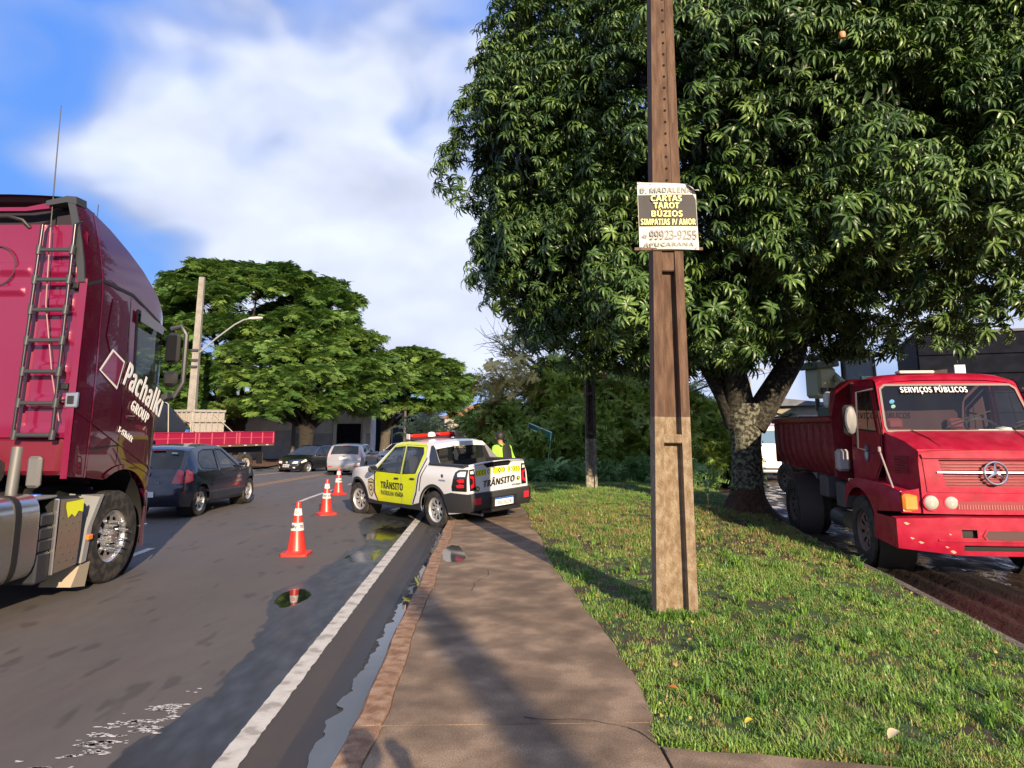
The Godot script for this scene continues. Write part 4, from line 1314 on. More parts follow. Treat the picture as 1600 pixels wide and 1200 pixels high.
	for li in lobes.size():
		var L: Array = lobes[li]
		var c := Vector3(L[0], L[1], L[2])
		var rad := Vector3(L[3], L[4], L[5])
		# boughs: small domes over the lobe's skin, leafy above and outside, bare below
		var nb := int(4.19 * pow((pow(rad.x * rad.y, 1.6) + pow(rad.x * rad.z, 1.6) + pow(rad.y * rad.z, 1.6)) / 3.0, 1.0 / 1.6) * 3.0 / 1.05)
		for bi in nb:
			var d := Vector3(rng.randfn(), rng.randfn(), rng.randfn()).normalized()
			var back := d.z < -0.3
			var bc := c + d * rad * rng.randf_range(0.72, 0.98)
			var inside := false
			for lj in lobes.size():
				if lj != li:
					var M: Array = lobes[lj]
					if ((bc - Vector3(M[0], M[1], M[2])) / Vector3(M[3], M[4], M[5])).length() < 0.74:
						inside = true
						break
			if inside or bc.y < 3.15 or (bc.y < 4.2 and bc.x > 5.6 and bc.x < 7.2 and bc.z > -16.0):
				continue
			var nrm := (d / rad).normalized()
			var dome := (nrm * 0.75 + Vector3.UP * 0.6 + Vector3(rng.randfn(), rng.randfn(), rng.randfn()) * 0.15).normalized()
			var br := rng.randf_range(0.55, 1.05)
			var tint := rng.randfn() * 0.14
			var cnt := int((16.0 if back else 44.0) * br * br / 0.7)
			for i in cnt:
				var e := (Vector3(rng.randfn(), rng.randfn(), rng.randfn()).normalized() + dome * 0.75).normalized()
				var p := bc + (e - dome * 0.35) * br * (1.0 - 0.35 * pow(rng.randf(), 2.0))
				if p.y < (2.8 if p.x < 5.5 else 3.15):
					continue
				var ax := (Vector3.UP * 0.75 + e * 0.6 + Vector3(rng.randfn(), rng.randfn(), rng.randfn()) * 0.22).normalized()
				var x := ax.cross(Vector3(rng.randfn(), rng.randfn(), rng.randfn())).normalized()
				var b := Basis(x, ax, x.cross(ax)).scaled(Vector3.ONE * rng.randf_range(0.65, 1.3))
				pool.append([p.distance_to(Vector3(0, 1.7, 0)) - (4.0 if nrm.z > 0.2 and p.x < 9.0 and p.y < 9.0 else 0.0), Transform3D(b, p), rng.randi() % 3, clampf(rng.randf() + tint, 0.0, 1.0)])
	pool.sort_custom(func(a, b): return a[0] < b[0])
	var greens := [leaf_mat("mango_leaf_deep", 0.030, 0.070, 0.015, 0.42), leaf_mat("mango_leaf", 0.054, 0.112, 0.022, 0.42), leaf_mat("mango_leaf_light", 0.10, 0.175, 0.036, 0.42)]
	var crown := Node3D.new()
	crown.name = "crown"
	t.add_child(crown)
	var xf := [[], [], []]
	var co := [[], [], []]
	for i in pool.size():
		var e: Array = pool[i]
		if i < 300:
			part(crown, "leaf_cluster", meshes[e[2]], greens[0 if e[3] < 0.3 else 1 if e[3] < 0.75 else 2], e[1])
		else:
			xf[e[2]].append(e[1])
			var k: float = e[3]
			co[e[2]].append(Color(0.028, 0.066, 0.014).lerp(Color(0.105, 0.178, 0.036), k * k))
	var lm := leaf_mat("mango_leaf_tinted", 1, 1, 1, 0.42)
	lm.vertex_color_use_as_albedo = true
	for k in 3:
		var mm := many(crown, "foliage_%03d" % k if k else "foliage", meshes[k], lm, xf[k], co[k])
	# dense inner twigs and leaves that keep the sky from showing through
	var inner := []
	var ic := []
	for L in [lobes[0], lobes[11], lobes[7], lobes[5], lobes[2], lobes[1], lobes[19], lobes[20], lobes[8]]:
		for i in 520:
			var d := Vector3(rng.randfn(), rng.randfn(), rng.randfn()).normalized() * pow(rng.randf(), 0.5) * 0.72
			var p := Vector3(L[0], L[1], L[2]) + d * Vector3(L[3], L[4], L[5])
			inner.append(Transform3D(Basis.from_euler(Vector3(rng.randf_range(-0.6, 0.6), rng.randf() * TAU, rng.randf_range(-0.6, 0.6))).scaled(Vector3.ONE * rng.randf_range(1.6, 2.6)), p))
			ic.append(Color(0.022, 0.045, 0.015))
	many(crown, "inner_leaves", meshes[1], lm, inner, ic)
	var mango := part(t, "mango_fruit", MB.new().lathe([[0.0, -0.06], [0.035, -0.045], [0.05, 0.0], [0.04, 0.04], [0.0, 0.06]], 12), mat("mango_skin", 0.6, 0.25, 0.12, 0.4), Transform3D(Basis(), Vector3(4.85, 7.05, -9.05)))

func spray(sd: int, n: int, ln: float, leaflet: float) -> ArrayMesh:
	# feathery spray: ribs spread in a shallow dome, small leaflets along both sides
	var r := RandomNumberGenerator.new()
	r.seed = sd
	var mb := MB.new()
	for i in n:
		var an := TAU * i / n + r.randf_range(-0.3, 0.3)
		var out := Vector3(cos(an), 0, sin(an))
		var side := Vector3(-out.z, 0, out.x)
		var l := ln * r.randf_range(0.6, 1.1)
		var steps := 7
		for k in range(1, steps + 1):
			var s := float(k) / steps
			var p := out * l * s + Vector3.UP * (0.16 * l * sin(s * 2.2) - 0.25 * l * s * s)
			for sg in [-1, 1]:
				var q: Vector3 = p + (side * sg * 0.9 + out * 0.45) * leaflet + Vector3.UP * r.randf_range(-0.3, 0.12) * leaflet
				var w := out * leaflet * 0.42
				mb.tri(p - w * 0.5, p + w, q)
				mb.tri(p - w * 0.5, q, q - w)
	return mb.mesh(0.0)

func build_rain_trees() -> void:
	var bk := bark("rain_tree_bark", lin(0.03, 0.025, 0.02), lin(0.055, 0.045, 0.036), lin(0.09, 0.075, 0.06))
	var pale := bark("pale_bark", lin(0.10, 0.085, 0.065), lin(0.17, 0.15, 0.12), lin(0.25, 0.22, 0.18))
	var lm := leaf_mat("rain_tree_leaf", 1, 1, 1, 0.6, 0.35)
	lm.vertex_color_use_as_albedo = true
	var sp := [spray(11, 12, 0.52, 0.105), spray(12, 11, 0.58, 0.115)]
	var trees := [
		["large rain tree with flat layered crown behind the red trailer", "rain_tree", Vector3(-19.6, -1.0, -56.5), bk, 0.55,
			[[-25.4, 13.6, -60, 2.6], [-22.6, 14.2, -59, 3.0], [-19.0, 13.6, -58, 3.4], [-15.6, 12.9, -58, 3.2], [-13.0, 11.7, -57, 2.4], [-26.0, 11.2, -57, 2.6], [-22.0, 11.4, -54, 3.0], [-12.2, 9.9, -56, 1.9], [-17.5, 11.4, -62, 3.0], [-24.5, 8.9, -54, 2.9], [-20.6, 9.0, -53, 2.6], [-23.8, 6.4, -53, 2.8], [-23.0, 4.2, -52, 2.6], [-20.6, 5.6, -52.5, 2.4], [-20.8, 2.7, -51.5, 1.9], [-27.0, 8.0, -58, 2.8], [-27.0, 5.0, -57, 2.8], [-25.6, 2.6, -56, 2.4], [-18.3, 8.0, -60, 2.6]]],
		["tall spreading rain tree with the dark trunk behind the black hatchback", "rain_tree", Vector3(-12.9, -1.0, -51.0), bk, 0.48,
			[[-17.0, 9.0, -55, 2.6], [-14.0, 9.3, -53, 2.9], [-11.0, 8.2, -54, 2.5], [-9.4, 6.6, -55, 2.0], [-17.0, 6.9, -52, 2.6], [-13.4, 6.9, -50.5, 2.9], [-10.3, 5.8, -52, 2.4], [-16.2, 4.9, -50, 2.3], [-12.6, 4.9, -49, 2.8], [-9.2, 4.4, -53, 1.9], [-13.2, 3.4, -49, 2.6], [-10.5, 3.3, -51, 2.2], [-16.4, 3.2, -51, 1.9], [-11.2, 7.1, -57, 2.2], [-12.5, 8.0, -58, 2.6], [-8.4, 5.4, -57, 1.8]]],
		["smaller rounded rain tree on a pale forked trunk down the road", "rain_tree", Vector3(-9.3, -1.0, -64.0), pale, 0.42,
			[[-7.0, 8.0, -65, 2.2], [-9.2, 6.9, -64, 1.9], [-4.9, 7.0, -65, 2.2], [-7.1, 6.2, -62, 2.3], [-3.3, 5.7, -66, 1.9], [-9.0, 4.7, -62, 1.9], [-5.7, 5.0, -61, 2.2], [-3.4, 4.2, -64, 1.8], [-7.3, 3.4, -61, 1.8], [-4.4, 3.3, -62, 1.7], [-10.0, 3.2, -62.5, 1.3]]]]
	var ci := 0
	for d in trees:
		ci += 1
		var t := thing(d[1], d[0], "tree", Vector3.ZERO, 0.0, "rain trees along the road")
		var base: Vector3 = d[2]
		var r0: float = d[4]
		var fork := base + Vector3(0.1, 2.6, 0)
		part(t, "trunk", MB.new().tube([base - Vector3(0, 0.3, 0), base + Vector3(0, 0.5, 0), base + Vector3(0.06, 1.5, 0), fork, fork + Vector3(0.05, 0.8, 0)], [r0 * 1.5, r0 * 1.05, r0, r0 * 1.15, r0 * 0.6], 12), d[3], Transform3D(), 60.0)
		var xf := [[], []]
		var co := [[], []]
		var pn := 0
		for p in d[5]:
			var c := Vector3(p[0], p[1], p[2])
			var rad: float = p[3]
			pn += 1
			var knee := fork.lerp(c, 0.5) + Vector3(0, (c.y - fork.y) * 0.12 - 0.3, 0)
			part(t, "limb", MB.new().tube([fork - Vector3(0, 0.4, 0), fork.lerp(knee, 0.6), knee, c + Vector3(0, -0.5, 0)], [r0 * 0.42, r0 * 0.3, r0 * 0.2, 0.05], 7), d[3], Transform3D(), 60.0)
			for k in 4:
				var a := rng.randf() * TAU
				part(t, "branch", MB.new().tube([knee.lerp(c, 0.6), c + Vector3(cos(a) * rad * 0.7, 0.0, sin(a) * rad * 0.6)], [0.07, 0.025], 5), d[3])
			rad *= 0.93
			var pos_seed := c.x * 2.7
			var n := int(92 * rad * rad)
			for i in n:
				var a := rng.randf() * TAU
				var q := sqrt(rng.randf())
				var h := rad * 0.30 * (1.0 - q * q) + 0.10 * rad * sin(pos_seed + a * 5.0) * q - 0.45 * rad * pow(rng.randf(), 3.0) + 0.25 * sin(c.x * 3.0 + a * 3.0) * q
				var pos := c + Vector3(cos(a) * rad * q * (1.05 + 0.18 * sin(a * 4.0 + pos_seed)), h, sin(a) * rad * q * (1.0 + 0.18 * sin(a * 3.0 + pos_seed)))
				xf[i % 2].append(Transform3D(Basis.from_euler(Vector3(sin(a) * q * 0.5 + rng.randfn() * 0.15, rng.randf() * TAU, -cos(a) * q * 0.5 + rng.randfn() * 0.15)).scaled(Vector3.ONE * rng.randf_range(0.75, 1.25)), pos))
				var tt := rng.randf()
				co[i % 2].append(Color(0.06, 0.14, 0.028).lerp(Color(0.20, 0.31, 0.065), tt * tt + 0.1 * sin(c.x * 5.0)))
		for k in 2:
			many(t, "crown" if k == 0 else "crown_001", sp[k], lm, xf[k], co[k])
	# arching palm-like clump over the pickup's roof
	var pt := thing("palm_clump", "yellow green clump of arching palm fronds just above the pickup's light bar", "plant", Vector3(-4.1, -1.0, -47.0))
	var fm := leaf_mat("palm_leaf", 0.17, 0.21, 0.05, 0.5, 0.4)
	for i in 34:
		var a := i * 2.4
		var base2 := Vector3(cos(i * 1.3) * 0.9, 0.2, sin(i * 1.7) * 0.8)
		var ln := rng.randf_range(1.9, 3.3)
		var mb := MB.new()
		var dir := Vector3(cos(a), 0, sin(a))
		var prev := base2
		for k in 11:
			var s := (k + 1) / 11.0
			var nx := base2 + dir * ln * 0.62 * s * s + dir * 0.2 * s + Vector3.UP * (ln * 1.15 * sin(s * 2.0) * 0.9)
			var dd := (nx - prev).normalized()
			var side := dd.cross(Vector3.UP).normalized()
			mb.quad(prev - side * 0.015, prev + side * 0.015, nx + side * 0.015, nx - side * 0.015)
			if k > 1:
				for sg in [-1, 1]:
					var tip: Vector3 = nx + side * sg * 0.42 * sin(s * 2.6) + dd * 0.25 - Vector3.UP * 0.16
					mb.tri(nx - dd * 0.06, nx + dd * 0.06, tip)
					mb.tri(nx - dd * 0.14, nx - dd * 0.04, tip - dd * 0.16)
			prev = nx
		part(pt, "frond", mb, fm, Transform3D(), 0.0)
	# shrub and yellowish bushes along the far kerb, and a tree line behind the buildings
	for b in [[-24.0, -0.9, -50.0, 2.4, 1.6, "dense bush at the foot of the large rain tree behind the trailer", 0.05, 0.10, 0.02], [-6.3, -0.95, -70.0, 1.6, 1.3, "low bush beside the dark shop far down the road", 0.07, 0.12, 0.03], [3.0, -0.95, -58.0, 2.2, 1.8, "rounded shrub beyond the agent near the pinkish house", 0.06, 0.11, 0.03], [9.6, -0.7, -31.0, 1.7, 1.5, "bright green shrub between the concrete pole and the mango trunk", 0.09, 0.17, 0.03], [8.6, -0.6, -27.0, 1.3, 0.9, "low dark shrub beside the mango trunk at the fallen crown's end", 0.04, 0.09, 0.02], [18.0, -0.9, -47.0, 3.0, 2.4, "round tree top over the far side road behind the mango limbs", 0.05, 0.10, 0.03]]:
		var s := thing("shrub", b[5], "shrub", Vector3(b[0], b[1], b[2]))
		part(s, "stem", MB.new().tube([Vector3.ZERO, Vector3(0, b[4], 0)], [0.09, 0.03], 7), bk)
		var xs := []
		var cs := []
		for i in 420:
			var d2 := Vector3(rng.randfn(), absf(rng.randfn()), rng.randfn()).normalized() * pow(rng.randf(), 0.35)
			xs.append(Transform3D(Basis.from_euler(Vector3(rng.randfn() * 0.5, rng.randf() * TAU, rng.randfn() * 0.5)).scaled(Vector3.ONE * rng.randf_range(0.5, 0.9)), d2 * Vector3(b[3], b[4] * 1.6, b[3]) + Vector3(0, 0.15, 0)))
			cs.append(Color(b[6], b[7], b[8]) * rng.randf_range(0.6, 1.35))
		many(s, "foliage", sp[0], lm, xs, cs)

func build_fallen_tree() -> void:
	var bk := bark("fallen_bark", lin(0.05, 0.04, 0.03), lin(0.09, 0.075, 0.06), lin(0.15, 0.13, 0.10))
	var t := thing("fallen_tree", "uprooted tree lying across the verge, its leafy crown and bare twigs beyond the pickup", "tree", Vector3.ZERO)
	var r := RandomNumberGenerator.new()
	r.seed = 31
	var root := Vector3(9.5, 0.1, -28.5)
	part(t, "trunk", MB.new().tube([root, Vector3(7.6, 0.6, -28.0), Vector3(5.6, 1.1, -27.4), Vector3(3.9, 1.5, -26.8)], [0.42, 0.36, 0.3, 0.2], 12), bk, Transform3D(), 60.0)
	var tips := []
	for i in 22:
		var s := r.randf()
		var a := Vector3(7.6, 0.7, -28.0).lerp(Vector3(3.4, 1.5, -26.7), s)
		var b := Vector3(lerpf(9.0, -0.4, r.randf()), r.randf_range(0.1, 3.6), r.randf_range(-29.5, -24.6))
		if i < 7:
			b = Vector3(r.randf_range(-0.4, 1.7), r.randf_range(2.2, 5.4), r.randf_range(-27.5, -25.5))
		var m := a.lerp(b, 0.5) + Vector3(r.randf_range(-0.4, 0.4), r.randf_range(0.0, 0.6), r.randf_range(-0.3, 0.3))
		part(t, "branch", MB.new().tube([a, a.lerp(m, 0.6), m, b], [0.13, 0.09, 0.06, 0.02], 7), bk, Transform3D(), 60.0)
		tips.append([m, b])
	var tw := MB.new()
	for i in 420:
		var e: Array = tips[i % tips.size()]
		if i % 3 == 0:
			e = tips[i % 7]
		var p: Vector3 = e[0].lerp(e[1], r.randf_range(0.2, 1.0))
		var d: Vector3 = ((e[1] - e[0]).normalized() + Vector3(r.randfn(), r.randfn(), r.randfn()) * 0.7).normalized()
		var l := r.randf_range(0.4, 1.3)
		var q: Vector3 = p + d * l * 0.5 + Vector3(r.randfn(), r.randfn(), r.randfn()) * 0.08
		var w: Vector3 = p + d * l + Vector3(r.randfn(), r.randfn(), r.randfn()) * 0.16
		tw.tube([p, q, w], [0.016, 0.011, 0.005], 4, false)
		tw.tube([q, q + (d + Vector3(r.randfn(), r.randfn(), r.randfn()) * 0.8).normalized() * l * 0.5], [0.009, 0.004], 3, false)
	part(t, "twigs", tw, bark("twig_bark", lin(0.22, 0.17, 0.12), lin(0.32, 0.26, 0.19), lin(0.42, 0.36, 0.27))).set_meta("kind", "stuff")
	var lm := leaf_mat("fallen_leaf_green", 1, 1, 1, 0.55, 0.3)
	lm.vertex_color_use_as_albedo = true
	var sp := [spray(21, 7, 0.36, 0.075), spray(22, 6, 0.42, 0.065)]
	# lobes: centre, radii, count, colours
	var lobes := [[1.1, 0.6, -25.6, 1.7, 1.2, 1.3, 520, 0], [3.2, 0.9, -25.8, 1.9, 1.7, 1.5, 950, 0], [5.4, 0.9, -26.0, 1.9, 1.9, 1.5, 950, 0], [7.3, 0.6, -26.6, 1.7, 1.7, 1.5, 700, 0], [4.4, 2.6, -27.2, 2.3, 1.4, 1.6, 900, 1], [2.5, 2.9, -26.8, 1.2, 1.3, 1.2, 420, 2], [6.6, 2.2, -27.4, 1.8, 1.2, 1.5, 520, 1], [0.2, 1.7, -26.0, 1.3, 0.9, 1.0, 190, 1], [0.6, 3.2, -26.3, 1.2, 1.0, 1.0, 50, 3], [1.0, 4.5, -26.4, 0.9, 0.8, 0.8, 16, 3], [1.7, 1.0, -24.3, 0.55, 0.55, 0.3, 40, 0], [2.0, -0.1, -24.0, 1.9, 0.55, 0.9, 420, 4], [5.0, -0.1, -24.3, 2.6, 0.6, 0.9, 480, 4], [3.4, 1.6, -24.9, 0.5, 0.35, 0.4, 60, 0], [8.6, 1.4, -27.4, 1.3, 1.3, 1.2, 330, 2]]
	var xf := [[], []]
	var co := [[], []]
	for L in lobes:
		for i in int(L[6] * 1.9):
			var d := Vector3(r.randfn(), r.randfn(), r.randfn()).normalized() * pow(r.randf(), 0.4)
			var p := Vector3(L[0], L[1], L[2]) + d * Vector3(L[3], L[4], L[5])
			if p.y < fall(p.z) - 0.1:
				continue
			xf[i % 2].append(Transform3D(Basis.from_euler(Vector3(r.randfn() * 0.7, r.randf() * TAU, r.randfn() * 0.7)).scaled(Vector3.ONE * r.randf_range(0.7, 1.3)), p))
			var k := r.randf()
			var c := Color(0.11, 0.20, 0.03).lerp(Color(0.32, 0.42, 0.08), k)
			if L[7] == 2:
				c = Color(0.24, 0.36, 0.06).lerp(Color(0.42, 0.52, 0.09), k)
			elif L[7] == 3:
				c = Color(0.36, 0.38, 0.14).lerp(Color(0.60, 0.48, 0.18), k)
			elif L[7] == 1 and k > 0.9:
				c = Color(0.2, 0.10, 0.04)
			elif L[7] == 4:
				c = Color(0.09, 0.20, 0.06).lerp(Color(0.20, 0.34, 0.12), k)
			co[i % 2].append(c)
	for k in 2:
		many(t, "crown" if k == 0 else "crown_001", sp[k], lm, xf[k], co[k])

# ---------------------------------------------------------------- vehicles: shared parts
func tyre_mat() -> StandardMaterial3D:
	if mats.has("tyre_rubber"):
		return mats["tyre_rubber"]
	var m := mat("tyre_rubber", 0.018, 0.018, 0.019, 0.85)
	weather(m, [[0.3, lin(0.013, 0.013, 0.013)], [0.5, lin(0.022, 0.021, 0.020)], [0.75, lin(0.055, 0.045, 0.036)]], 0.9)
	return m

func axle(side: float) -> Basis:
	return Basis(Vector3(0, 0, 1), -PI / 2 * side)

func wheel(parent: Node3D, at: Vector3, R: float, w: float, side: float, rr: float, rim: Material, spokes: int, solid: float, steer := 0.0, called := "wheel") -> Node3D:
	var wn := Node3D.new()
	var n := 0
	var nm := called
	while parent.has_node(nm):
		n += 1
		nm = "%s_%03d" % [called, n]
	wn.name = nm
	parent.add_child(wn)
	wn.position = at
	wn.rotation.y = steer
	var b := Transform3D(axle(side), Vector3.ZERO)
	var h := w / 2
	var tp := [[rr * 0.96, -h * 0.8], [rr * 1.03, -h * 0.9], [lerpf(rr, R, 0.6), -h], [R * 0.965, -h * 0.93], [R, -h * 0.74]]
	for k in 4:
		var y := -h * 0.6 + k * h * 0.4
		tp.append_array([[R, y - h * 0.09], [R - 0.012, y - h * 0.07], [R - 0.012, y + h * 0.07], [R, y + h * 0.09]])
	tp.append_array([[R, h * 0.74], [R * 0.965, h * 0.93], [lerpf(rr, R, 0.6), h], [rr * 1.06, h * 0.93], [rr * 1.02, h * 0.82], [rr * 0.96, h * 0.75]])
	part(wn, "tyre", MB.new().lathe(tp, 36, b), tyre_mat(), Transform3D(), 30.0)
	var mb := MB.new()
	mb.lathe([[rr * 0.99, -h * 0.5], [rr * 0.90, h * 0.1], [rr * 0.90, h * 0.55], [rr * 0.97, h * 0.80], [rr * 1.0, h * 0.84]], 36, b)
	mb.lathe([[0.0, h * 0.62], [rr * 0.16, h * 0.62], [rr * 0.20, h * 0.50], [rr * 0.44, h * 0.46]], 28, b)
	mb.lathe([[rr * 0.78, h * 0.56], [rr * 0.91, h * 0.58]], 36, b)
	for k in spokes:
		var a := TAU * k / spokes
		mb.lathe([[rr * 0.43, h * 0.46], [rr * 0.60, h * 0.58], [rr * 0.79, h * 0.56]], 4, b, a, a + TAU / spokes * solid)
	part(wn, "rim", mb, rim, Transform3D(), 35.0)
	part(wn, "brake_drum", MB.new().lathe([[0.0, h * 0.12], [rr * 0.7, h * 0.12], [rr * 0.92, -h * 0.1]], 24, b), mat("brake_dark", 0.012, 0.011, 0.011, 0.8))
	for k in 5:
		var a := TAU * k / 5.0
		part(wn, "wheel_nut", MB.new().lathe([[0.0, 0.012], [0.012, 0.01], [0.014, -0.01]], 6, Transform3D(axle(side), axle(side) * Vector3(cos(a) * rr * 0.3, h * 0.5, sin(a) * rr * 0.3))), mat("steel", 0.35, 0.35, 0.36, 0.4, 0.8))
	return wn

func seats(t: Node3D, xs: Array, hw: float, y: float, m: Material) -> void:
	for e in xs:
		for s in [-1, 1]:
			var mb := MB.new()
			mb.box(fyr(e, y + 0.1, s * hw * 0.45), Vector3(0.46, 0.18, 0.48), 0.06)
			mb.box(fyr(e - 0.27, y + 0.42, s * hw * 0.45), Vector3(0.44, 0.62, 0.14), 0.06, Basis(Vector3.RIGHT, -0.22))
			mb.box(fyr(e - 0.36, y + 0.80, s * hw * 0.45), Vector3(0.24, 0.17, 0.1), 0.04)
			part(t, "seat", mb, m)

func car(t: Node3D, d: Dictionary) -> Dictionary:
	var hw: float = d.hw
	var belt: float = d.belt
	var xr: float = d.xr
	var xf: float = d.xf
	var tum: float = d.get("tum", 0.42)
	var S := func(x: float, y: float) -> float:
		var w := hw - tum * maxf(0.0, y - belt) - 0.12 * pow(maxf(0.0, 0.55 - y) / 0.4, 2.0) * 0.5 + 0.012 * sin(clampf((y - 0.3) / (belt - 0.3), 0.0, 1.0) * PI)
		w -= d.get("cr", 0.10) * pow(clampf((xr + 0.55 - x) / 0.55, 0.0, 1.0), 2.0)
		w -= d.get("cf", 0.20) * pow(clampf((x - xf + 0.8) / 0.8, 0.0, 1.0), 2.0)
		return w
	var bow := func(x: float) -> float:
		return d.get("bf", 0.14) * pow(clampf((x - xf + 0.9) / 0.9, 0.0, 1.0), 2.0) - d.get("br", 0.07) * pow(clampf((xr + 0.5 - x) / 0.5, 0.0, 1.0), 2.0)
	var P := func(x: float, y: float, q: float, o: float) -> Vector3:
		var k := 1.0 - q * q
		return fyr(x + bow.call(x) * k, y + 0.035 * smoothstep(0.6, 1.05, y) * k + o, S.call(x, y) * q)
	var side := func(s: float, o: float) -> Callable:
		return func(p: Vector2) -> Vector3: return fyr(p.x, p.y, s * (S.call(p.x, p.y) + o))
	var endf := func(pts: PackedVector2Array, o: float) -> Callable:
		return func(p: Vector2) -> Vector3:
			var x := pts[0].x
			for i in pts.size() - 1:
				var a := pts[i]
				var b := pts[i + 1]
				if (p.y - a.y) * (p.y - b.y) <= 0.0 and absf(a.y - b.y) > 1e-5:
					x = lerpf(a.x, b.x, (p.y - a.y) / (b.y - a.y))
			var v: Vector3 = P.call(x, p.y, clampf(p.x / maxf(S.call(x, p.y), 0.01), -1.0, 1.0), 0.0)
			return v + Vector3(0, 0, o)
	var outline := PackedVector2Array()
	if d.has("outline"):
		outline = P2(d.outline)
	else:
		for sg in d.segs:
			for p in P2(sg.p):
				if outline.is_empty() or outline[outline.size() - 1].distance_to(p) > 0.002:
					outline.append(p)
	var sill: float = d.sill
	var R: float = d.R
	var A: float = d.A
	for cx in [d.wb, 0.0]:
		var th := rad_to_deg(asin(clampf((sill - R) / A, -1, 1)))
		outline.append_array(P2(arc2(cx, R, A, th, 180 - th, 14)))
	var wins := []
	for w in d.wins:
		wins.append(P2(w))
	var doors := []
	for e in d.doors:
		doors.append(Geometry2D.offset_polygon(P2(e.p), 0.005)[0])
	var gl: Material = d.glass
	var trim := mat("black_trim", 0.014, 0.014, 0.015, 0.5)
	for s in [-1.0, 1.0]:
		part(t, "body_side", MB.new().panel(outline, doors + wins, d.get("cell", 0.09), side.call(s, 0.0), Vector3(s, 0, 0)), d.body)
		for e in d.doors:
			var dn := part(t, "door", MB.new().panel(P2(e.p), wins, d.get("cell", 0.09), side.call(s, 0.0), Vector3(s, 0, 0)), e.m)
			part(dn, "handle", MB.new().box((side.call(s, 0.018) as Callable).call(Vector2(e.h[0], e.h[1])), Vector3(0.03, 0.028, 0.15), 0.01), e.get("hm", trim))
		for w in wins:
			part(t, "side_window", MB.new().panel(Geometry2D.offset_polygon(w, 0.004)[0], [], 0.12, side.call(s, -0.012), Vector3(s, 0, 0)), gl)
			var big: PackedVector2Array = Geometry2D.offset_polygon(w, 0.022)[0]
			part(t, "window_seal", MB.new().panel(big, [w], 0.12, side.call(s, 0.003), Vector3(s, 0, 0)), trim)
		for o in d.get("overlays", []):
			if o.get("s", s) == s:
				part(t, o.n, MB.new().panel(P2(o.p), [], 0.06, side.call(s, o.get("o", 0.004)), Vector3(s, 0, 0)), o.m)
		var mp: Array = d.mirror
		var mh := part(t, "mirror", MB.new().box(fyr(mp[0], mp[1], s * (S.call(mp[0], mp[1]) + 0.13)), Vector3(0.2, 0.13, 0.1), 0.04), d.get("mirror_mat", d.body))
		part(mh, "mirror_glass", MB.new().box(fyr(mp[0] - 0.052, mp[1], s * (S.call(mp[0], mp[1]) + 0.13)), Vector3(0.15, 0.09, 0.008), 0.003), mat("mirror_face", 0.5, 0.52, 0.55, 0.04, 1.0))
	for sg in d.segs:
		var pts := P2(sg.p)
		var tw: float = sg.get("tw", 1.0)
		var solid := MB.new()
		var clear := MB.new()
		for i in pts.size() - 1:
			var nsub := maxi(1, int(pts[i].distance_to(pts[i + 1]) / 0.12))
			for k in nsub:
				var a := pts[i].lerp(pts[i + 1], float(k) / nsub)
				var b := pts[i].lerp(pts[i + 1], float(k + 1) / nsub)
				var dirn := (b - a).normalized()
				var out := fyr(-dirn.y, dirn.x, 0)
				var ts := [-1.0, -0.94, -0.86, -0.7, -0.45, -0.15, 0.15, 0.45, 0.7, 0.86, 0.94, 1.0] if tw >= 1.0 else [-1.0, -tw, -tw * 0.6, -tw * 0.2, tw * 0.2, tw * 0.6, tw, 1.0]
				for q in ts.size() - 1:
					var g: bool = tw < 1.0 and q > 0 and q < ts.size() - 2
					var o := -0.006 if g else 0.0
					(clear if g else solid).qfacing(P.call(a.x, a.y, ts[q], o), P.call(a.x, a.y, ts[q + 1], o), P.call(b.x, b.y, ts[q + 1], o), P.call(b.x, b.y, ts[q], o), out)
		if tw < 1.0:
			part(t, sg.n, clear, sg.get("gm", gl), Transform3D(), 50.0)
			part(t, sg.n + "_frame", solid, sg.m, Transform3D(), 50.0)
		else:
			part(t, sg.n, solid, sg.m, Transform3D(), 50.0)
	# underbody, wheel wells and cabin lining
	part(t, "underbody", MB.new().box(fyr((xr + xf) / 2, sill + 0.10, 0), Vector3(hw * 1.25, 0.12, (xf - xr) * 0.92), 0.03), mat("under_dark", 0.008, 0.008, 0.008, 0.9))
	part(t, "cabin_floor", MB.new().box(fyr((d.cab[0] + d.cab[1]) / 2, sill + 0.25, 0), Vector3(hw * 1.8, 0.05, d.cab[1] - d.cab[0]), 0.01).box(fyr(d.cab[1] - 0.12, belt - 0.12, 0), Vector3(hw * 1.7, 0.28, 0.3), 0.08), mat("cabin_dark", 0.018, 0.018, 0.02, 0.8))
	seats(t, d.seat, hw, sill + 0.26, mat("seat_cloth", 0.03, 0.03, 0.033, 0.9))
	for sx in [0.0, d.wb]:
		for s in [-1.0, 1.0]:
			wheel(t, fyr(sx, R, s * (hw - d.ww * 0.5 - 0.02)), R, d.ww, s, d.rr, d.rim, d.spk[0], d.spk[1], d.get("steer", 0.0) if sx > 0 else 0.0)
			part(t, "wheel_well", MB.new().lathe([[A * 1.0, -0.001], [A * 1.0, 0.3]], 16, Transform3D(axle(-s), fyr(sx, R, s * (hw - 0.06)))), mat("under_dark"))
	return {"side": side, "end": endf, "S": S, "P": P}

func end_panel(t: Node3D, called: String, k: Dictionary, prof: Array, poly: Array, o: float, front: bool, m: Material, cell := 0.06) -> MeshInstance3D:
	return part(t, called, MB.new().panel(P2(poly), [], cell, k.end.call(P2(prof), -o if front else o), Vector3(0, 0, -1 if front else 1)), m)

func mirrored(a: Array) -> Array:
	var o := []
	for i in range(0, a.size(), 2):
		o.append(-a[i])
		o.append(a[i + 1])
	return o

func rect(x0: float, y0: float, x1: float, y1: float) -> Array:
	return [x0, y0, x1, y0, x1, y1, x0, y1]

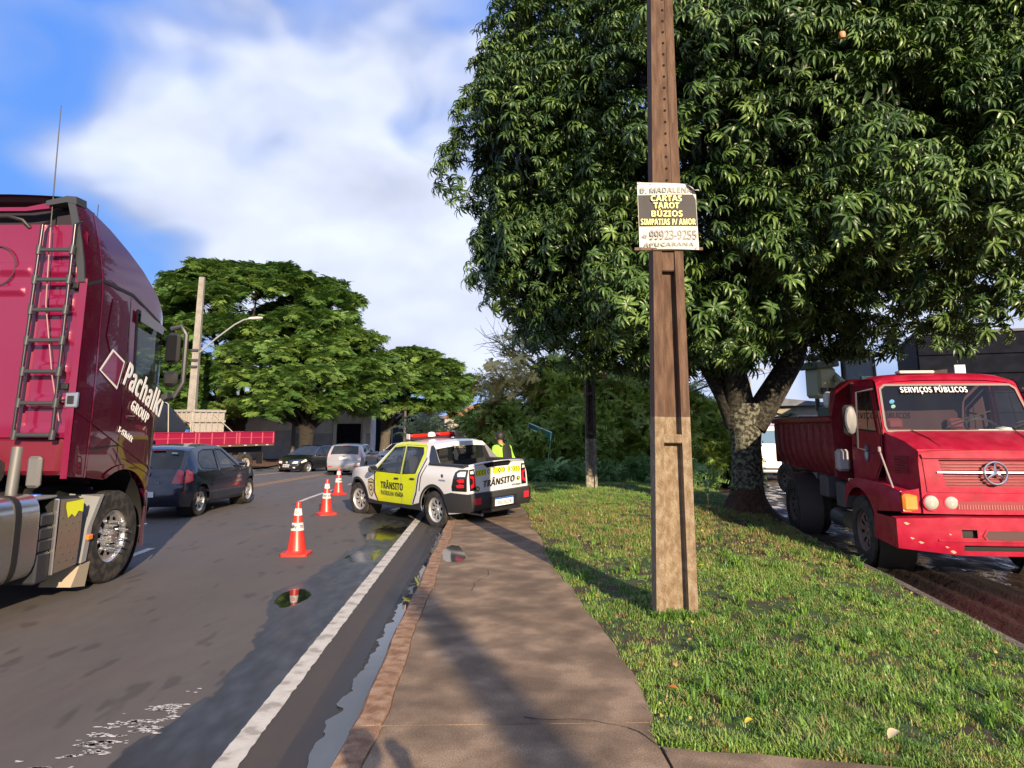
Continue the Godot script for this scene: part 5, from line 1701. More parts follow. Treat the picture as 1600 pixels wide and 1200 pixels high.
# ---------------------------------------------------------------- the traffic pickup
func build_pickup() -> void:
	var hd := deg_to_rad(-40.0)
	var off := 0.735
	var pos := Vector3(-1.01 + cos(hd) * off, ROAD, -13.87 + sin(hd) * off)
	var t := thing("pickup_truck", "white and fluorescent yellow double-cab traffic pickup parked askew over the kerb", "pickup", pos, -hd)
	# its right wheels stand on the pavement: the body leans a little
	t.rotation.z = 0.055
	var white := mat("pickup_white", 0.60, 0.61, 0.62, 0.3, 0.0, 1.0)
	var yel := mat("pickup_yellow", 0.52, 0.60, 0.008, 0.35, 0.0, 0.8)
	var blk := mat("pickup_plastic", 0.022, 0.022, 0.024, 0.55)
	var gblk := mat("gloss_black", 0.010, 0.010, 0.011, 0.15, 0.0, 0.5)
	var trim := mat("black_trim", 0.014, 0.014, 0.015, 0.5)
	var tail := [-1.05, 0.60, -1.02, 0.68, -0.965, 0.69, -0.955, 0.95, -0.955, 1.16, -0.93, 1.185]
	var segs := [
		{"n": "rear_bumper", "m": blk, "p": [-0.99, 0.38, -1.04, 0.46, -1.05, 0.60, -1.02, 0.68, -0.965, 0.69]},
		{"n": "tailgate", "m": white, "p": [-0.965, 0.69, -0.955, 0.95, -0.955, 1.16, -0.93, 1.185, -0.89, 1.185]},
		{"n": "rear_window", "m": gblk, "tw": 0.80, "p": [0.10, 1.18, 0.17, 1.43]},
		{"n": "roof_rear_edge", "m": white, "p": [0.17, 1.43, 0.20, 1.515, 0.40, 1.55]},
		{"n": "roof", "m": white, "p": [0.40, 1.55, 1.0, 1.565, 1.35, 1.55, 1.52, 1.51]},
		{"n": "windshield", "m": white, "tw": 0.88, "p": [1.52, 1.51, 2.12, 1.06]},
		{"n": "bonnet", "m": white, "p": [2.12, 1.06, 2.2, 1.05, 2.6, 1.03, 2.95, 0.99, 3.18, 0.91, 3.27, 0.80]},
		{"n": "grille", "m": gblk, "p": [3.27, 0.80, 3.33, 0.66]},
		{"n": "front_bumper", "m": blk, "p": [3.33, 0.66, 3.40, 0.5, 3.38, 0.32, 3.30, 0.26]}]
	var outline := [-0.99, 0.38, -1.04, 0.46, -1.05, 0.60, -1.02, 0.68, -0.965, 0.69, -0.955, 0.95, -0.955, 1.16, -0.93, 1.185, -0.18, 1.195, -0.12, 1.21, 0.12, 1.46, 0.20, 1.515, 0.40, 1.55, 1.0, 1.565, 1.35, 1.55, 1.52, 1.51, 2.12, 1.06, 2.6, 1.03, 2.95, 0.99, 3.18, 0.91, 3.27, 0.80, 3.33, 0.66, 3.40, 0.5, 3.38, 0.32, 3.30, 0.30]
	var k := car(t, {"hw": 0.775, "belt": 0.98, "tum": 0.33, "xr": -1.05, "xf": 3.40, "wb": 2.80, "sill": 0.30, "R": 0.345, "A": 0.42, "body": white, "glass": glass("pickup_glass", 0.35), "outline": outline, "segs": segs,
		"wins": [[1.13, 0.97, 2.02, 0.98, 1.52, 1.43, 1.16, 1.46], [0.60, 1.0, 1.04, 0.97, 1.07, 1.46, 0.52, 1.45, 0.48, 1.36]],
		"doors": [{"p": [1.09, 0.36, 1.96, 0.35, 2.06, 0.55, 2.08, 1.0, 1.54, 1.465, 1.11, 1.505], "m": yel, "h": [1.24, 0.86]}, {"p": [1.075, 0.36, 0.78, 0.37, 0.62, 0.62, 0.54, 0.95, 0.37, 1.30, 0.40, 1.49, 1.095, 1.505], "m": yel, "h": [0.68, 0.88]}],
		"overlays": [
			{"n": "rear_quarter_trim", "m": blk, "p": [-1.0, 0.37, -0.41, 0.335, -0.41, 0.42, -0.33, 0.60, -0.28, 0.645, -0.56, 0.70, -1.03, 0.685, -1.06, 0.60, -1.05, 0.46], "o": 0.010},
			{"n": "sill_trim", "m": blk, "p": [0.42, 0.30, 2.38, 0.30, 2.36, 0.40, 2.0, 0.37, 0.75, 0.38, 0.44, 0.45], "o": 0.010},
			{"n": "arch_trim", "m": blk, "p": arc2(0.0, 0.345, 0.42, 6, 150, 14) + arc2(0.0, 0.345, 0.475, 150, 6, 14), "o": 0.010},
			{"n": "arch_trim", "m": blk, "p": arc2(2.80, 0.345, 0.42, 10, 174, 14) + arc2(2.80, 0.345, 0.475, 174, 10, 14), "o": 0.010},
			{"n": "front_corner_trim", "m": blk, "p": [3.21, 0.31, 3.30, 0.31, 3.37, 0.34, 3.39, 0.5, 3.33, 0.64, 3.20, 0.60, 3.27, 0.45], "o": 0.008},
			{"n": "cab_buttress", "m": gblk, "p": [-0.18, 1.196, 0.20, 1.203, 0.25, 1.30, 0.27, 1.50, 0.20, 1.512, 0.12, 1.46, -0.11, 1.212], "o": 0.006},
			{"n": "bed_rail_cap", "m": gblk, "p": [-0.94, 1.155, 0.22, 1.165, 0.22, 1.203, -0.14, 1.20, -0.93, 1.185], "o": 0.006},
			{"n": "livery_stripe", "m": mat("livery_black", 0.02, 0.02, 0.02, 0.4), "p": [0.30, 1.28, 0.335, 1.28, 0.505, 0.94, 0.585, 0.62, 0.72, 0.40, 0.68, 0.40, 0.55, 0.60, 0.465, 0.93]},
			{"n": "livery_stripe", "m": mat("livery_black"), "p": [0.26, 1.15, 0.285, 1.15, 0.42, 0.92, 0.47, 0.66, 0.445, 0.66, 0.395, 0.91]},
			{"n": "livery_stripe", "m": mat("livery_black"), "p": [2.075, 0.98, 2.11, 1.0, 2.10, 0.52, 1.99, 0.345, 1.96, 0.345, 2.065, 0.55]},
			{"n": "livery_yellow", "m": yel, "p": [0.40, 1.50, 0.44, 1.545, 1.0, 1.56, 1.34, 1.545, 1.50, 1.50, 1.54, 1.475, 1.10, 1.512], "o": 0.003},
			{"n": "badge_shield", "m": mat("badge_dark", 0.05, 0.045, 0.035, 0.5), "p": [2.10, 0.78, 2.22, 0.815, 2.34, 0.78, 2.35, 0.62, 2.30, 0.50, 2.22, 0.43, 2.14, 0.50, 2.09, 0.62], "o": 0.004},
			{"n": "badge_field", "m": mat("badge_gold", 0.42, 0.36, 0.22, 0.5), "p": [2.12, 0.765, 2.22, 0.795, 2.32, 0.765, 2.33, 0.62, 2.285, 0.515, 2.22, 0.455, 2.155, 0.515, 2.11, 0.62], "o": 0.007},
			{"n": "badge_centre", "m": mat("badge_dark"), "p": arc2(2.22, 0.62, 0.065, 0, 330, 11), "o": 0.010},
			{"n": "badge_ring", "m": mat("badge_gold"), "p": arc2(2.22, 0.62, 0.04, 0, 315, 7), "o": 0.013},
			{"n": "badge_bar", "m": mat("badge_dark"), "p": rect(2.13, 0.715, 2.31, 0.745), "o": 0.010},
			{"n": "tail_lamp_housing", "m": gblk, "p": [-0.955, 0.735, -0.60, 0.735, -0.585, 0.80, -0.66, 1.06, -0.74, 1.105, -0.955, 1.11], "o": 0.012}],
		"mirror": [1.98, 1.02], "mirror_mat": blk, "R2": 0.0, "ww": 0.215, "rr": 0.225, "rim": mat("rim_silver", 0.50, 0.51, 0.52, 0.35, 0.6), "spk": [8, 0.55], "steer": 0.1, "cab": [0.15, 2.1], "seat": [1.35, 0.62], "cr": 0.09, "br": 0.05, "cell": 0.07})
	# bed
	var bed := MB.new()
	bed.box(fyr(-0.40, 0.74, 0), Vector3(1.2, 0.03, 1.08), 0.005)
	for s in [-1, 1]:
		bed.box(fyr(-0.36, 0.96, s * 0.62), Vector3(0.05, 0.46, 1.06), 0.01)
		bed.box(fyr(-0.36, 1.175, s * 0.685), Vector3(0.13, 0.035, 1.1), 0.012)
	bed.box(fyr(0.12, 0.97, 0), Vector3(1.24, 0.46, 0.04), 0.01)
	bed.box(fyr(-0.885, 0.95, 0), Vector3(1.22, 0.44, 0.04), 0.01)
	part(t, "load_bed", bed, blk)
	part(t, "tailgate_cap", MB.new().panel(P2([-0.63, 1.15, 0.63, 1.15, 0.63, 1.188, -0.63, 1.188]), [], 0.1, k.end.call(P2(tail), 0.012), Vector3(0, 0, 1)), gblk)
	# dark dip in the middle of the tailgate's top edge
	end_panel(t, "tailgate_recess", k, tail, [-0.36, 1.155, -0.28, 1.085, 0.24, 1.085, 0.32, 1.155], 0.006, false, gblk)
	# lamps at the rear corners
	for s in [-1, 1]:
		var h := [0.55, 0.735, 0.68, 0.735, 0.68, 1.11, 0.575, 1.11, 0.56, 1.0]
		var r1 := [0.575, 0.80, 0.66, 0.78, 0.66, 0.83, 0.61, 0.86, 0.61, 0.93, 0.66, 0.96, 0.66, 1.0, 0.575, 0.97]
		var w1 := [0.585, 1.02, 0.66, 1.03, 0.66, 1.08, 0.595, 1.08]
		end_panel(t, "tail_lamp", k, tail, h if s > 0 else mirrored(h), 0.008, false, gblk)
		end_panel(t, "lamp_lens", k, tail, r1 if s > 0 else mirrored(r1), 0.016, false, mat("lamp_red", 0.55, 0.01, 0.02, 0.15, 0.0, 1.0))
		end_panel(t, "reversing_lens", k, tail, w1 if s > 0 else mirrored(w1), 0.016, false, mat("lamp_clear", 0.6, 0.6, 0.62, 0.12, 0.0, 1.0))
		end_panel(t, "bumper_reflector", k, [-1.04, 0.46, -1.05, 0.62], rect(0.51, 0.50, 0.65, 0.615) if s > 0 else mirrored(rect(0.51, 0.50, 0.65, 0.615)), 0.012, false, mat("reflector_red", 0.5, 0.02, 0.04, 0.3))
		for e in [[-0.90, 0.80, -0.74, 0.79, -0.70, 0.83, -0.80, 0.86, -0.90, 0.85], [-0.90, 0.89, -0.78, 0.88, -0.72, 0.92, -0.82, 0.955, -0.90, 0.945]]:
			part(t, "side_lens", MB.new().panel(P2(e), [], 0.05, k.side.call(float(s), 0.018), Vector3(s, 0, 0)), mat("lamp_red"))
		part(t, "side_lens", MB.new().panel(P2([-0.92, 0.99, -0.74, 0.985, -0.72, 1.04, -0.78, 1.075, -0.92, 1.08]), [], 0.05, k.side.call(float(s), 0.018), Vector3(s, 0, 0)), mat("lamp_clear"))
		part(t, "headlight", MB.new().panel(P2([2.98, 0.80, 3.20, 0.72, 3.24, 0.80, 3.16, 0.88, 3.0, 0.90]), [], 0.05, k.side.call(float(s), 0.008), Vector3(s, 0, 0)), mat("lamp_clear"))
	# livery on the tailgate
	end_panel(t, "yellow_band", k, tail, rect(-0.53, 0.965, 0.54, 1.06), 0.004, false, yel)
	for i in 17:
		var x := -0.51 + i * 0.0635
		if absf(x - 0.01) < 0.10 or i in [5, 7, 9, 11]:
			continue
		var q := -1.0 if x < 0.0 else 1.0
		end_panel(t, "chevron", k, tail, [x - q * 0.02, 0.968, x - q * 0.006, 0.968, x + q * 0.028, 1.012, x - q * 0.006, 1.057, x - q * 0.020, 1.057, x + q * 0.014, 1.012], 0.007, false, mat("livery_black"))
	for i in [[-0.28, -1], [-0.16, -1], [0.18, 1], [0.30, 1]]:
		end_panel(t, "white_gap", k, tail, rect(i[0] - 0.035, 0.964, i[0] + 0.035, 1.061), 0.006, false, white)
	end_panel(t, "diamond_emblem", k, tail, [0.01, 0.965, 0.045, 1.012, 0.01, 1.06, -0.025, 1.012], 0.010, false, mat("livery_black"))
	end_panel(t, "diamond_emblem", k, tail, [0.01, 0.985, 0.027, 1.012, 0.01, 1.04, -0.007, 1.012], 0.014, false, white)
	var lb := mat("livery_black")
	text(t, "lettering", "TRÂNSITO", 0.115, lb, Transform3D(Basis(Vector3(1, 0.05, 0), Vector3(0.16, 1, 0), Vector3(0, 0, 1)), fyr(-1.018, 0.85, -0.02)), 1.0, 0.76)
	text(t, "lettering", "APUCARANA", 0.035, lb, Transform3D(Basis(), fyr(-1.015, 0.755, 0.40)), 1.0, 0.22, "Droid Sans", false)
	for e in [[0.46, 0.865, 0.035], [-0.53, 0.765, 0.045]]:
		part(t, "town_crest", MB.new().lathe([[e[2] * 0.55, 0.004], [e[2], 0.004], [e[2], 0.0]], 16, Transform3D(Basis(Vector3.RIGHT, PI / 2), fyr(-1.006, e[1], e[0]))), mat("crest_dark", 0.04, 0.05, 0.03, 0.5))
		part(t, "town_crest", MB.new().lathe([[0.0, 0.003], [e[2] * 0.5, 0.003]], 12, Transform3D(Basis(Vector3.RIGHT, PI / 2), fyr(-1.006, e[1], e[0]))), yel)
	end_panel(t, "plate_recess", k, [-1.04, 0.46, -1.05, 0.60], rect(-0.33, 0.42, 0.33, 0.60), 0.004, false, trim)
	end_panel(t, "number_plate", k, [-1.04, 0.44, -1.05, 0.60], rect(-0.22, 0.435, 0.22, 0.575), 0.022, false, mat("plate_white", 0.72, 0.73, 0.74, 0.4))
	end_panel(t, "plate_band", k, [-1.04, 0.44, -1.05, 0.60], rect(-0.22, 0.548, 0.22, 0.575), 0.025, false, mat("plate_blue", 0.02, 0.10, 0.42, 0.4))
	text(t, "plate_lettering", "IXG5C28", 0.06, mat("plate_ink", 0.12, 0.12, 0.14, 0.5), Transform3D(Basis(), fyr(-1.122, 0.49, 0)), 1.0, 0.33, "Droid Sans", false)
	# livery on the doors, both sides
	for s in [-1.0, 1.0]:
		var bs := Basis(Vector3(0, 0, -s), Vector3(0, 1, 0), Vector3(s, 0, 0))
		text(t, "lettering", "TRÂNSITO", 0.135, lb, Transform3D(bs, fyr(1.42, 0.70, s * (k.S.call(1.4, 0.7) + 0.006))), 1.0, 0.82)
		text(t, "lettering", "PATRULHA VIÁRIA", 0.085, lb, Transform3D(bs, fyr(1.42, 0.55, s * (k.S.call(1.4, 0.55) + 0.006))), 1.0, 0.82, "Droid Sans", false)
		text(t, "lettering", "APUCARANA", 0.03, mat("crest_blue", 0.12, 0.16, 0.25, 0.5), Transform3D(bs, fyr(-0.28, 0.90, s * (k.S.call(-0.28, 0.9) + 0.004))), 1.0, 0.2, "Droid Sans", false)
		part(t, "town_crest", MB.new().lathe([[0.0, 0.004], [0.035, 0.003]], 14, Transform3D(axle(s), fyr(-0.28, 0.98, s * k.S.call(-0.28, 0.98)))), mat("crest_dark"))
	# light bar on the roof, rack ends, aerial lights, papers behind the rear glass
	var bar := part(t, "light_bar", MB.new().box(fyr(1.12, 1.615, 0), Vector3(1.10, 0.04, 0.24), 0.02), mat("bar_dark", 0.05, 0.02, 0.03, 0.4))
	for s in [-1, 1]:
		part(bar, "bar_lens", MB.new().box(fyr(1.12, 1.665, s * 0.34), Vector3(0.42, 0.075, 0.22), 0.03), mat("beacon_red", 0.50, 0.02, 0.015, 0.15, 0.0, 1.0))
		part(bar, "bar_end", MB.new().box(fyr(1.12, 1.66, s * 0.57), Vector3(0.025, 0.11, 0.12), 0.01), mat("bar_cap", 0.55, 0.5, 0.5, 0.4))
		part(bar, "bar_foot", MB.new().box(fyr(1.12, 1.585, s * 0.45), Vector3(0.06, 0.06, 0.1), 0.01), blk)
	part(bar, "siren_dome", MB.new().lathe([[0.0, 0.1], [0.06, 0.085], [0.085, 0.04], [0.09, 0.0]], 16, Transform3D(Basis(), fyr(1.12, 1.63, 0))), mat("dome_white", 0.72, 0.70, 0.66, 0.3))
	part(t, "paper_sheet", MB.new().box(fyr(0.42, 1.30, -0.36), Vector3(0.30, 0.20, 0.006), 0.0, Basis(Vector3.RIGHT, -0.3)), mat("paper", 0.7, 0.72, 0.62, 0.6))
	part(t, "tow_bar", MB.new().box(fyr(-1.02, 0.36, 0), Vector3(0.9, 0.06, 0.08), 0.015), trim)
	part(t, "exhaust_pipe", MB.new().tube([fyr(-0.2, 0.30, -0.4), fyr(-0.98, 0.30, -0.42)], 0.03, 10), mat("steel"))
	part(t, "rear_axle", MB.new().tube([fyr(0, 0.34, -0.7), fyr(0, 0.34, 0.7)], 0.05, 8).box(fyr(0.1, 0.40, 0), Vector3(0.5, 0.12, 0.6), 0.03), mat("under_dark"))

# ---------------------------------------------------------------- cars in the road
func simple_car(called: String, label: String, pos: Vector3, heading: float, body: Material, o: Dictionary) -> Dictionary:
	var t := thing(called, label, "car", pos, -deg_to_rad(heading))
	var L: float = o.get("len", 1.0)
	var trim := mat("black_trim", 0.014, 0.014, 0.015, 0.5)
	var hw: float = o.get("hw", 0.82)
	var rear := [-0.60, 0.24, -0.67, 0.32, -0.68, 0.56, -0.63, 0.66, -0.62, 0.80, -0.57, 0.98, -0.30, 1.35]
	var segs := [
		{"n": "rear_bumper", "m": body, "p": [-0.58, 0.24, -0.66, 0.32, -0.67, 0.56, -0.62, 0.66]},
		{"n": "tailgate", "m": body, "p": [-0.62, 0.66, -0.61, 0.80, -0.56, 0.96]},
		{"n": "rear_window", "m": body, "tw": 0.84, "p": [-0.56, 0.96, -0.28, 1.33]},
		{"n": "roof", "m": body, "p": [-0.28, 1.33, -0.12, 1.39, 0.3, 1.425, 0.8, 1.425, 1.15, 1.38]},
		{"n": "windshield", "m": body, "tw": 0.88, "p": [1.15, 1.38, 1.95, 0.93]},
		{"n": "bonnet", "m": body, "p": [1.95, 0.93, 2.4, 0.86, 2.8, 0.75, 3.02, 0.64]},
		{"n": "grille", "m": o.get("grille", trim), "p": [3.02, 0.64, 3.08, 0.52]},
		{"n": "front_bumper", "m": body, "p": [3.08, 0.52, 3.13, 0.42, 3.12, 0.30, 3.04, 0.22]}]
	var k := car(t, {"hw": hw, "belt": 0.90, "tum": 0.44, "xr": -0.67, "xf": 3.13, "wb": 2.45, "sill": 0.22, "R": 0.30, "A": 0.355, "body": body, "glass": glass("car_glass", o.get("tint", 0.62)), "segs": segs,
		"wins": o.get("wins", [[0.98, 0.93, 1.78, 0.90, 1.14, 1.31, 1.0, 1.325], [0.05, 0.95, 0.92, 0.93, 0.94, 1.325, 0.3, 1.335, 0.05, 1.28, -0.12, 1.10]]),
		"doors": o.get("doors", [{"p": [0.95, 0.27, 1.80, 0.27, 1.98, 0.5, 1.88, 0.90, 1.16, 1.34, 0.96, 1.35], "m": body, "h": [1.08, 0.80]}, {"p": [0.94, 0.27, 0.36, 0.27, 0.16, 0.62, 0.02, 0.93, -0.02, 1.12, 0.10, 1.30, 0.3, 1.36, 0.95, 1.355], "m": body, "h": [0.24, 0.82]}]),
		"overlays": [{"n": "sill_trim", "m": trim, "p": rect(0.38, 0.22, 2.08, 0.27), "o": 0.006}], "mirror": [1.72, 0.96], "ww": 0.185, "rr": 0.195, "rim": mat("rim_silver", 0.50, 0.51, 0.52, 0.35, 0.6), "spk": o.get("spk", [6, 0.5]), "cab": [0.0, 1.9], "seat": [1.2, 0.42], "cell": o.get("cell", 0.10), "cr": 0.14, "br": 0.10, "cf": 0.24, "bf": 0.2})
	# lamps, plates
	for s in [-1.0, 1.0]:
		var tl: Array = o.get("tail", [0.50, 0.70, 0.72, 0.70, 0.70, 0.94, 0.58, 0.97])
		end_panel(t, "tail_lamp", k, rear, tl if s > 0 else mirrored(tl), 0.008, false, o.get("tail_mat", mat("tail_red", 0.30, 0.015, 0.02, 0.15, 0.0, 1.0)))
		part(t, "tail_lamp", MB.new().panel(P2(o.get("tail_side", [-0.60, 0.70, -0.38, 0.74, -0.40, 0.90, -0.50, 0.97, -0.57, 0.95])), [], 0.05, k.side.call(s, 0.008), Vector3(s, 0, 0)), o.get("tail_mat", mats["tail_red"]))
		part(t, "headlight", MB.new().panel(P2([2.62, 0.66, 2.98, 0.56, 3.0, 0.64, 2.72, 0.77]), [], 0.05, k.side.call(s, 0.008), Vector3(s, 0, 0)), mat("headlamp", 0.62, 0.62, 0.56, 0.08, 0.0, 1.0))
		var hl := [0.30, 0.55, 0.58, 0.55, 0.60, 0.66, 0.36, 0.65]
		end_panel(t, "headlight", k, [2.98, 0.72, 3.02, 0.64, 3.08, 0.52], hl if s > 0 else mirrored(hl), 0.012, true, mat("headlamp"))
		end_panel(t, "fog_lamp", k, [3.12, 0.42, 3.12, 0.30], rect(0.40, 0.31, 0.50, 0.37) if s > 0 else mirrored(rect(0.40, 0.31, 0.50, 0.37)), 0.012, true, mat("headlamp"))
	end_panel(t, "front_plate", k, [3.08, 0.52, 3.12, 0.36], rect(-0.2, 0.37, 0.2, 0.49), 0.02, true, mat("plate_white", 0.72, 0.73, 0.74, 0.4))
	end_panel(t, "lower_grille", k, [3.12, 0.36, 3.11, 0.26], rect(-0.34, 0.26, 0.34, 0.35), 0.006, true, trim)
	var pr: Array = o.get("plate", [0.44, 0.55])
	end_panel(t, "rear_plate", k, rear, rect(-0.2, pr[0], 0.2, pr[1]), 0.012, false, o.get("plate_mat", mat("plate_white")))
	part(t, "emblem", MB.new().lathe([[0.0, 0.012], [0.04, 0.01], [0.048, 0.0]], 16, Transform3D(Basis(Vector3.RIGHT, PI / 2), fyr(-0.69, 0.88, 0))), mat("steel"))
	part(t, "front_emblem", MB.new().lathe([[0.0, 0.012], [0.05, 0.01], [0.058, 0.0]], 16, Transform3D(Basis(Vector3.RIGHT, -PI / 2), fyr(3.235, 0.60, 0))), mat("emblem_bright", 0.7, 0.72, 0.75, 0.2, 0.5))
	part(t, "wiper", MB.new().tube([fyr(-0.62, 1.0, 0.05), fyr(-0.56, 1.05, -0.3)], 0.008, 5), trim)
	k["node"] = t
	return k

func build_cars() -> void:
	var navy := mat("car_navy", 0.010, 0.016, 0.034, 0.22, 0.2, 1.0)
	var k := simple_car("hatchback_car", "dark navy blue two-door hatchback seen from behind, beside the tractor cab", Vector3(-6.86, ROAD, -15.72), 4.5, navy, {
		"wins": [[0.80, 0.93, 1.76, 0.90, 1.14, 1.31, 0.84, 1.325], [-0.02, 0.98, 0.70, 0.93, 0.76, 1.325, 0.3, 1.335, 0.06, 1.28, -0.08, 1.12]],
		"doors": [{"p": [0.76, 0.27, 1.80, 0.27, 1.98, 0.5, 1.88, 0.90, 1.16, 1.34, 0.80, 1.35], "m": navy, "h": [0.92, 0.80]}], "cell": 0.08, "tail_mat": mat("tail_pink", 0.42, 0.05, 0.08, 0.15, 0.0, 1.0)})
	var t: Node3D = k.node
	end_panel(t, "rear_sticker", k, [-0.56, 0.98, -0.28, 1.35], [-0.62, 0.99, -0.50, 0.99, -0.49, 1.07, -0.61, 1.07], 0.02, false, mat("paper", 0.7, 0.72, 0.62, 0.6))
	end_panel(t, "glass_sticker", k, [-0.56, 0.98, -0.28, 1.35], rect(0.30, 1.25, 0.42, 1.28), 0.02, false, mat("sticker_pale", 0.4, 0.42, 0.45, 0.6))
	text(t, "badge", "1.4L", 0.035, mat("steel"), Transform3D(Basis(), fyr(-0.712, 0.72, 0.22)), 1.0, 0.1)
	part(t, "light_strip", MB.new().box(fyr(-0.33, 1.345, 0), Vector3(0.26, 0.02, 0.04), 0.005), mat("tail_pink"))
	simple_car("hatchback_car", "black four-door hatchback coming towards us with headlamps facing the camera", Vector3(-9.7, ROAD + fall(-42.0), -42.2), 200.0, mat("car_black", 0.008, 0.008, 0.009, 0.2, 0.0, 1.0), {"hw": 0.86})
	var silver := mat("car_silver", 0.33, 0.33, 0.34, 0.3, 0.35, 1.0)
	k = simple_car("hatchback_car", "silver hatchback driving away beyond the third cone", Vector3(-6.85, ROAD + fall(-35.2), -35.2), 4.0, silver, {"hw": 0.90, "tail": [0.66, 0.86, 0.77, 0.80, 0.72, 1.16, 0.66, 1.20], "tail_side": [-0.58, 0.90, -0.44, 0.92, -0.30, 1.22, -0.40, 1.20], "tail_mat": mat("tail_pale", 0.55, 0.30, 0.30, 0.15, 0.0, 1.0), "plate": [0.74, 0.84], "tint": 0.8})
	t = k.node
	part(t, "brake_light", MB.new().box(fyr(-0.31, 1.355, 0), Vector3(0.3, 0.05, 0.04), 0.01), mat("brake_maroon", 0.10, 0.01, 0.015, 0.3))
	for s in [-1, 1]:
		part(t, "bumper_reflector", MB.new().box(fyr(-0.73, 0.44, s * 0.62), Vector3(0.18, 0.04, 0.02), 0.005), mat("reflector_red", 0.5, 0.02, 0.04, 0.3))
	simple_car("hatchback_car", "white car parked far down the road behind the silver hatchback", Vector3(-6.4, ROAD + fall(-55.0), -55.0), 200.0, mat("car_white", 0.70, 0.71, 0.72, 0.3, 0.0, 1.0), {"cell": 0.16})
	simple_car("hatchback_car", "white car nearest the pickup's bonnet, far down the road", Vector3(-4.1, ROAD + fall(-50.0), -50.0), 8.0, mats["car_white"], {"cell": 0.16})
	# white van on the side road behind the mango trunk
	var v := thing("white_van", "white box van seen from behind between the mango trunk and the dump truck", "van", Vector3(12.2, RROAD + fall(-31.0), -31.5), -0.16)
	var vw := mat("van_white", 0.72, 0.72, 0.70, 0.4, 0.0, 0.5)
	part(v, "body", MB.new().box(Vector3(0, 1.35, -2.2), Vector3(1.95, 1.9, 4.4), 0.12), vw)
	part(v, "rear_bumper", MB.new().box(Vector3(0, 0.52, 0.04), Vector3(1.9, 0.34, 0.2), 0.06), vw)
	part(v, "bumper_vent", MB.new().box(Vector3(0, 0.50, 0.145), Vector3(1.3, 0.08, 0.02), 0.005), mat("black_trim"))
	part(v, "rear_window", MB.new().box(Vector3(0, 1.85, 0.012), Vector3(1.5, 0.55, 0.03), 0.01), mat("van_glass", 0.12, 0.20, 0.32, 0.08))
	part(v, "tailgate", MB.new().box(Vector3(0, 1.12, 0.012), Vector3(1.6, 0.72, 0.03), 0.01), vw)
	part(v, "number_plate", MB.new().box(Vector3(-0.3, 0.76, 0.04), Vector3(0.42, 0.13, 0.02), 0.004), mat("plate_grey", 0.5, 0.5, 0.5, 0.5))
	part(v, "roof_sign", MB.new().box(Vector3(0, 2.42, -0.6), Vector3(1.4, 0.24, 0.3), 0.04), mat("sign_violet", 0.28, 0.16, 0.34, 0.5))
	for s in [-1, 1]:
		part(v, "tail_lamp", MB.new().box(Vector3(s * 0.9, 1.1, 0.02), Vector3(0.12, 0.4, 0.06), 0.02), mat("tail_red"))
		wheel(v, Vector3(s * 0.86, 0.33, -0.9), 0.33, 0.2, s, 0.2, mat("rim_silver"), 6, 0.5)
		wheel(v, Vector3(s * 0.86, 0.33, -3.5), 0.33, 0.2, s, 0.2, mat("rim_silver"), 6, 0.5)
	# motorcyclist-like red car roof glimpsed beside the pickup's windscreen
	var r := simple_car("hatchback_car", "red car mostly hidden behind the pickup's windscreen far down the road", Vector3(-5.6, ROAD + fall(-62.0), -62.0), 188.0, mat("car_red", 0.42, 0.02, 0.04, 0.3, 0.0, 1.0), {"cell": 0.16})

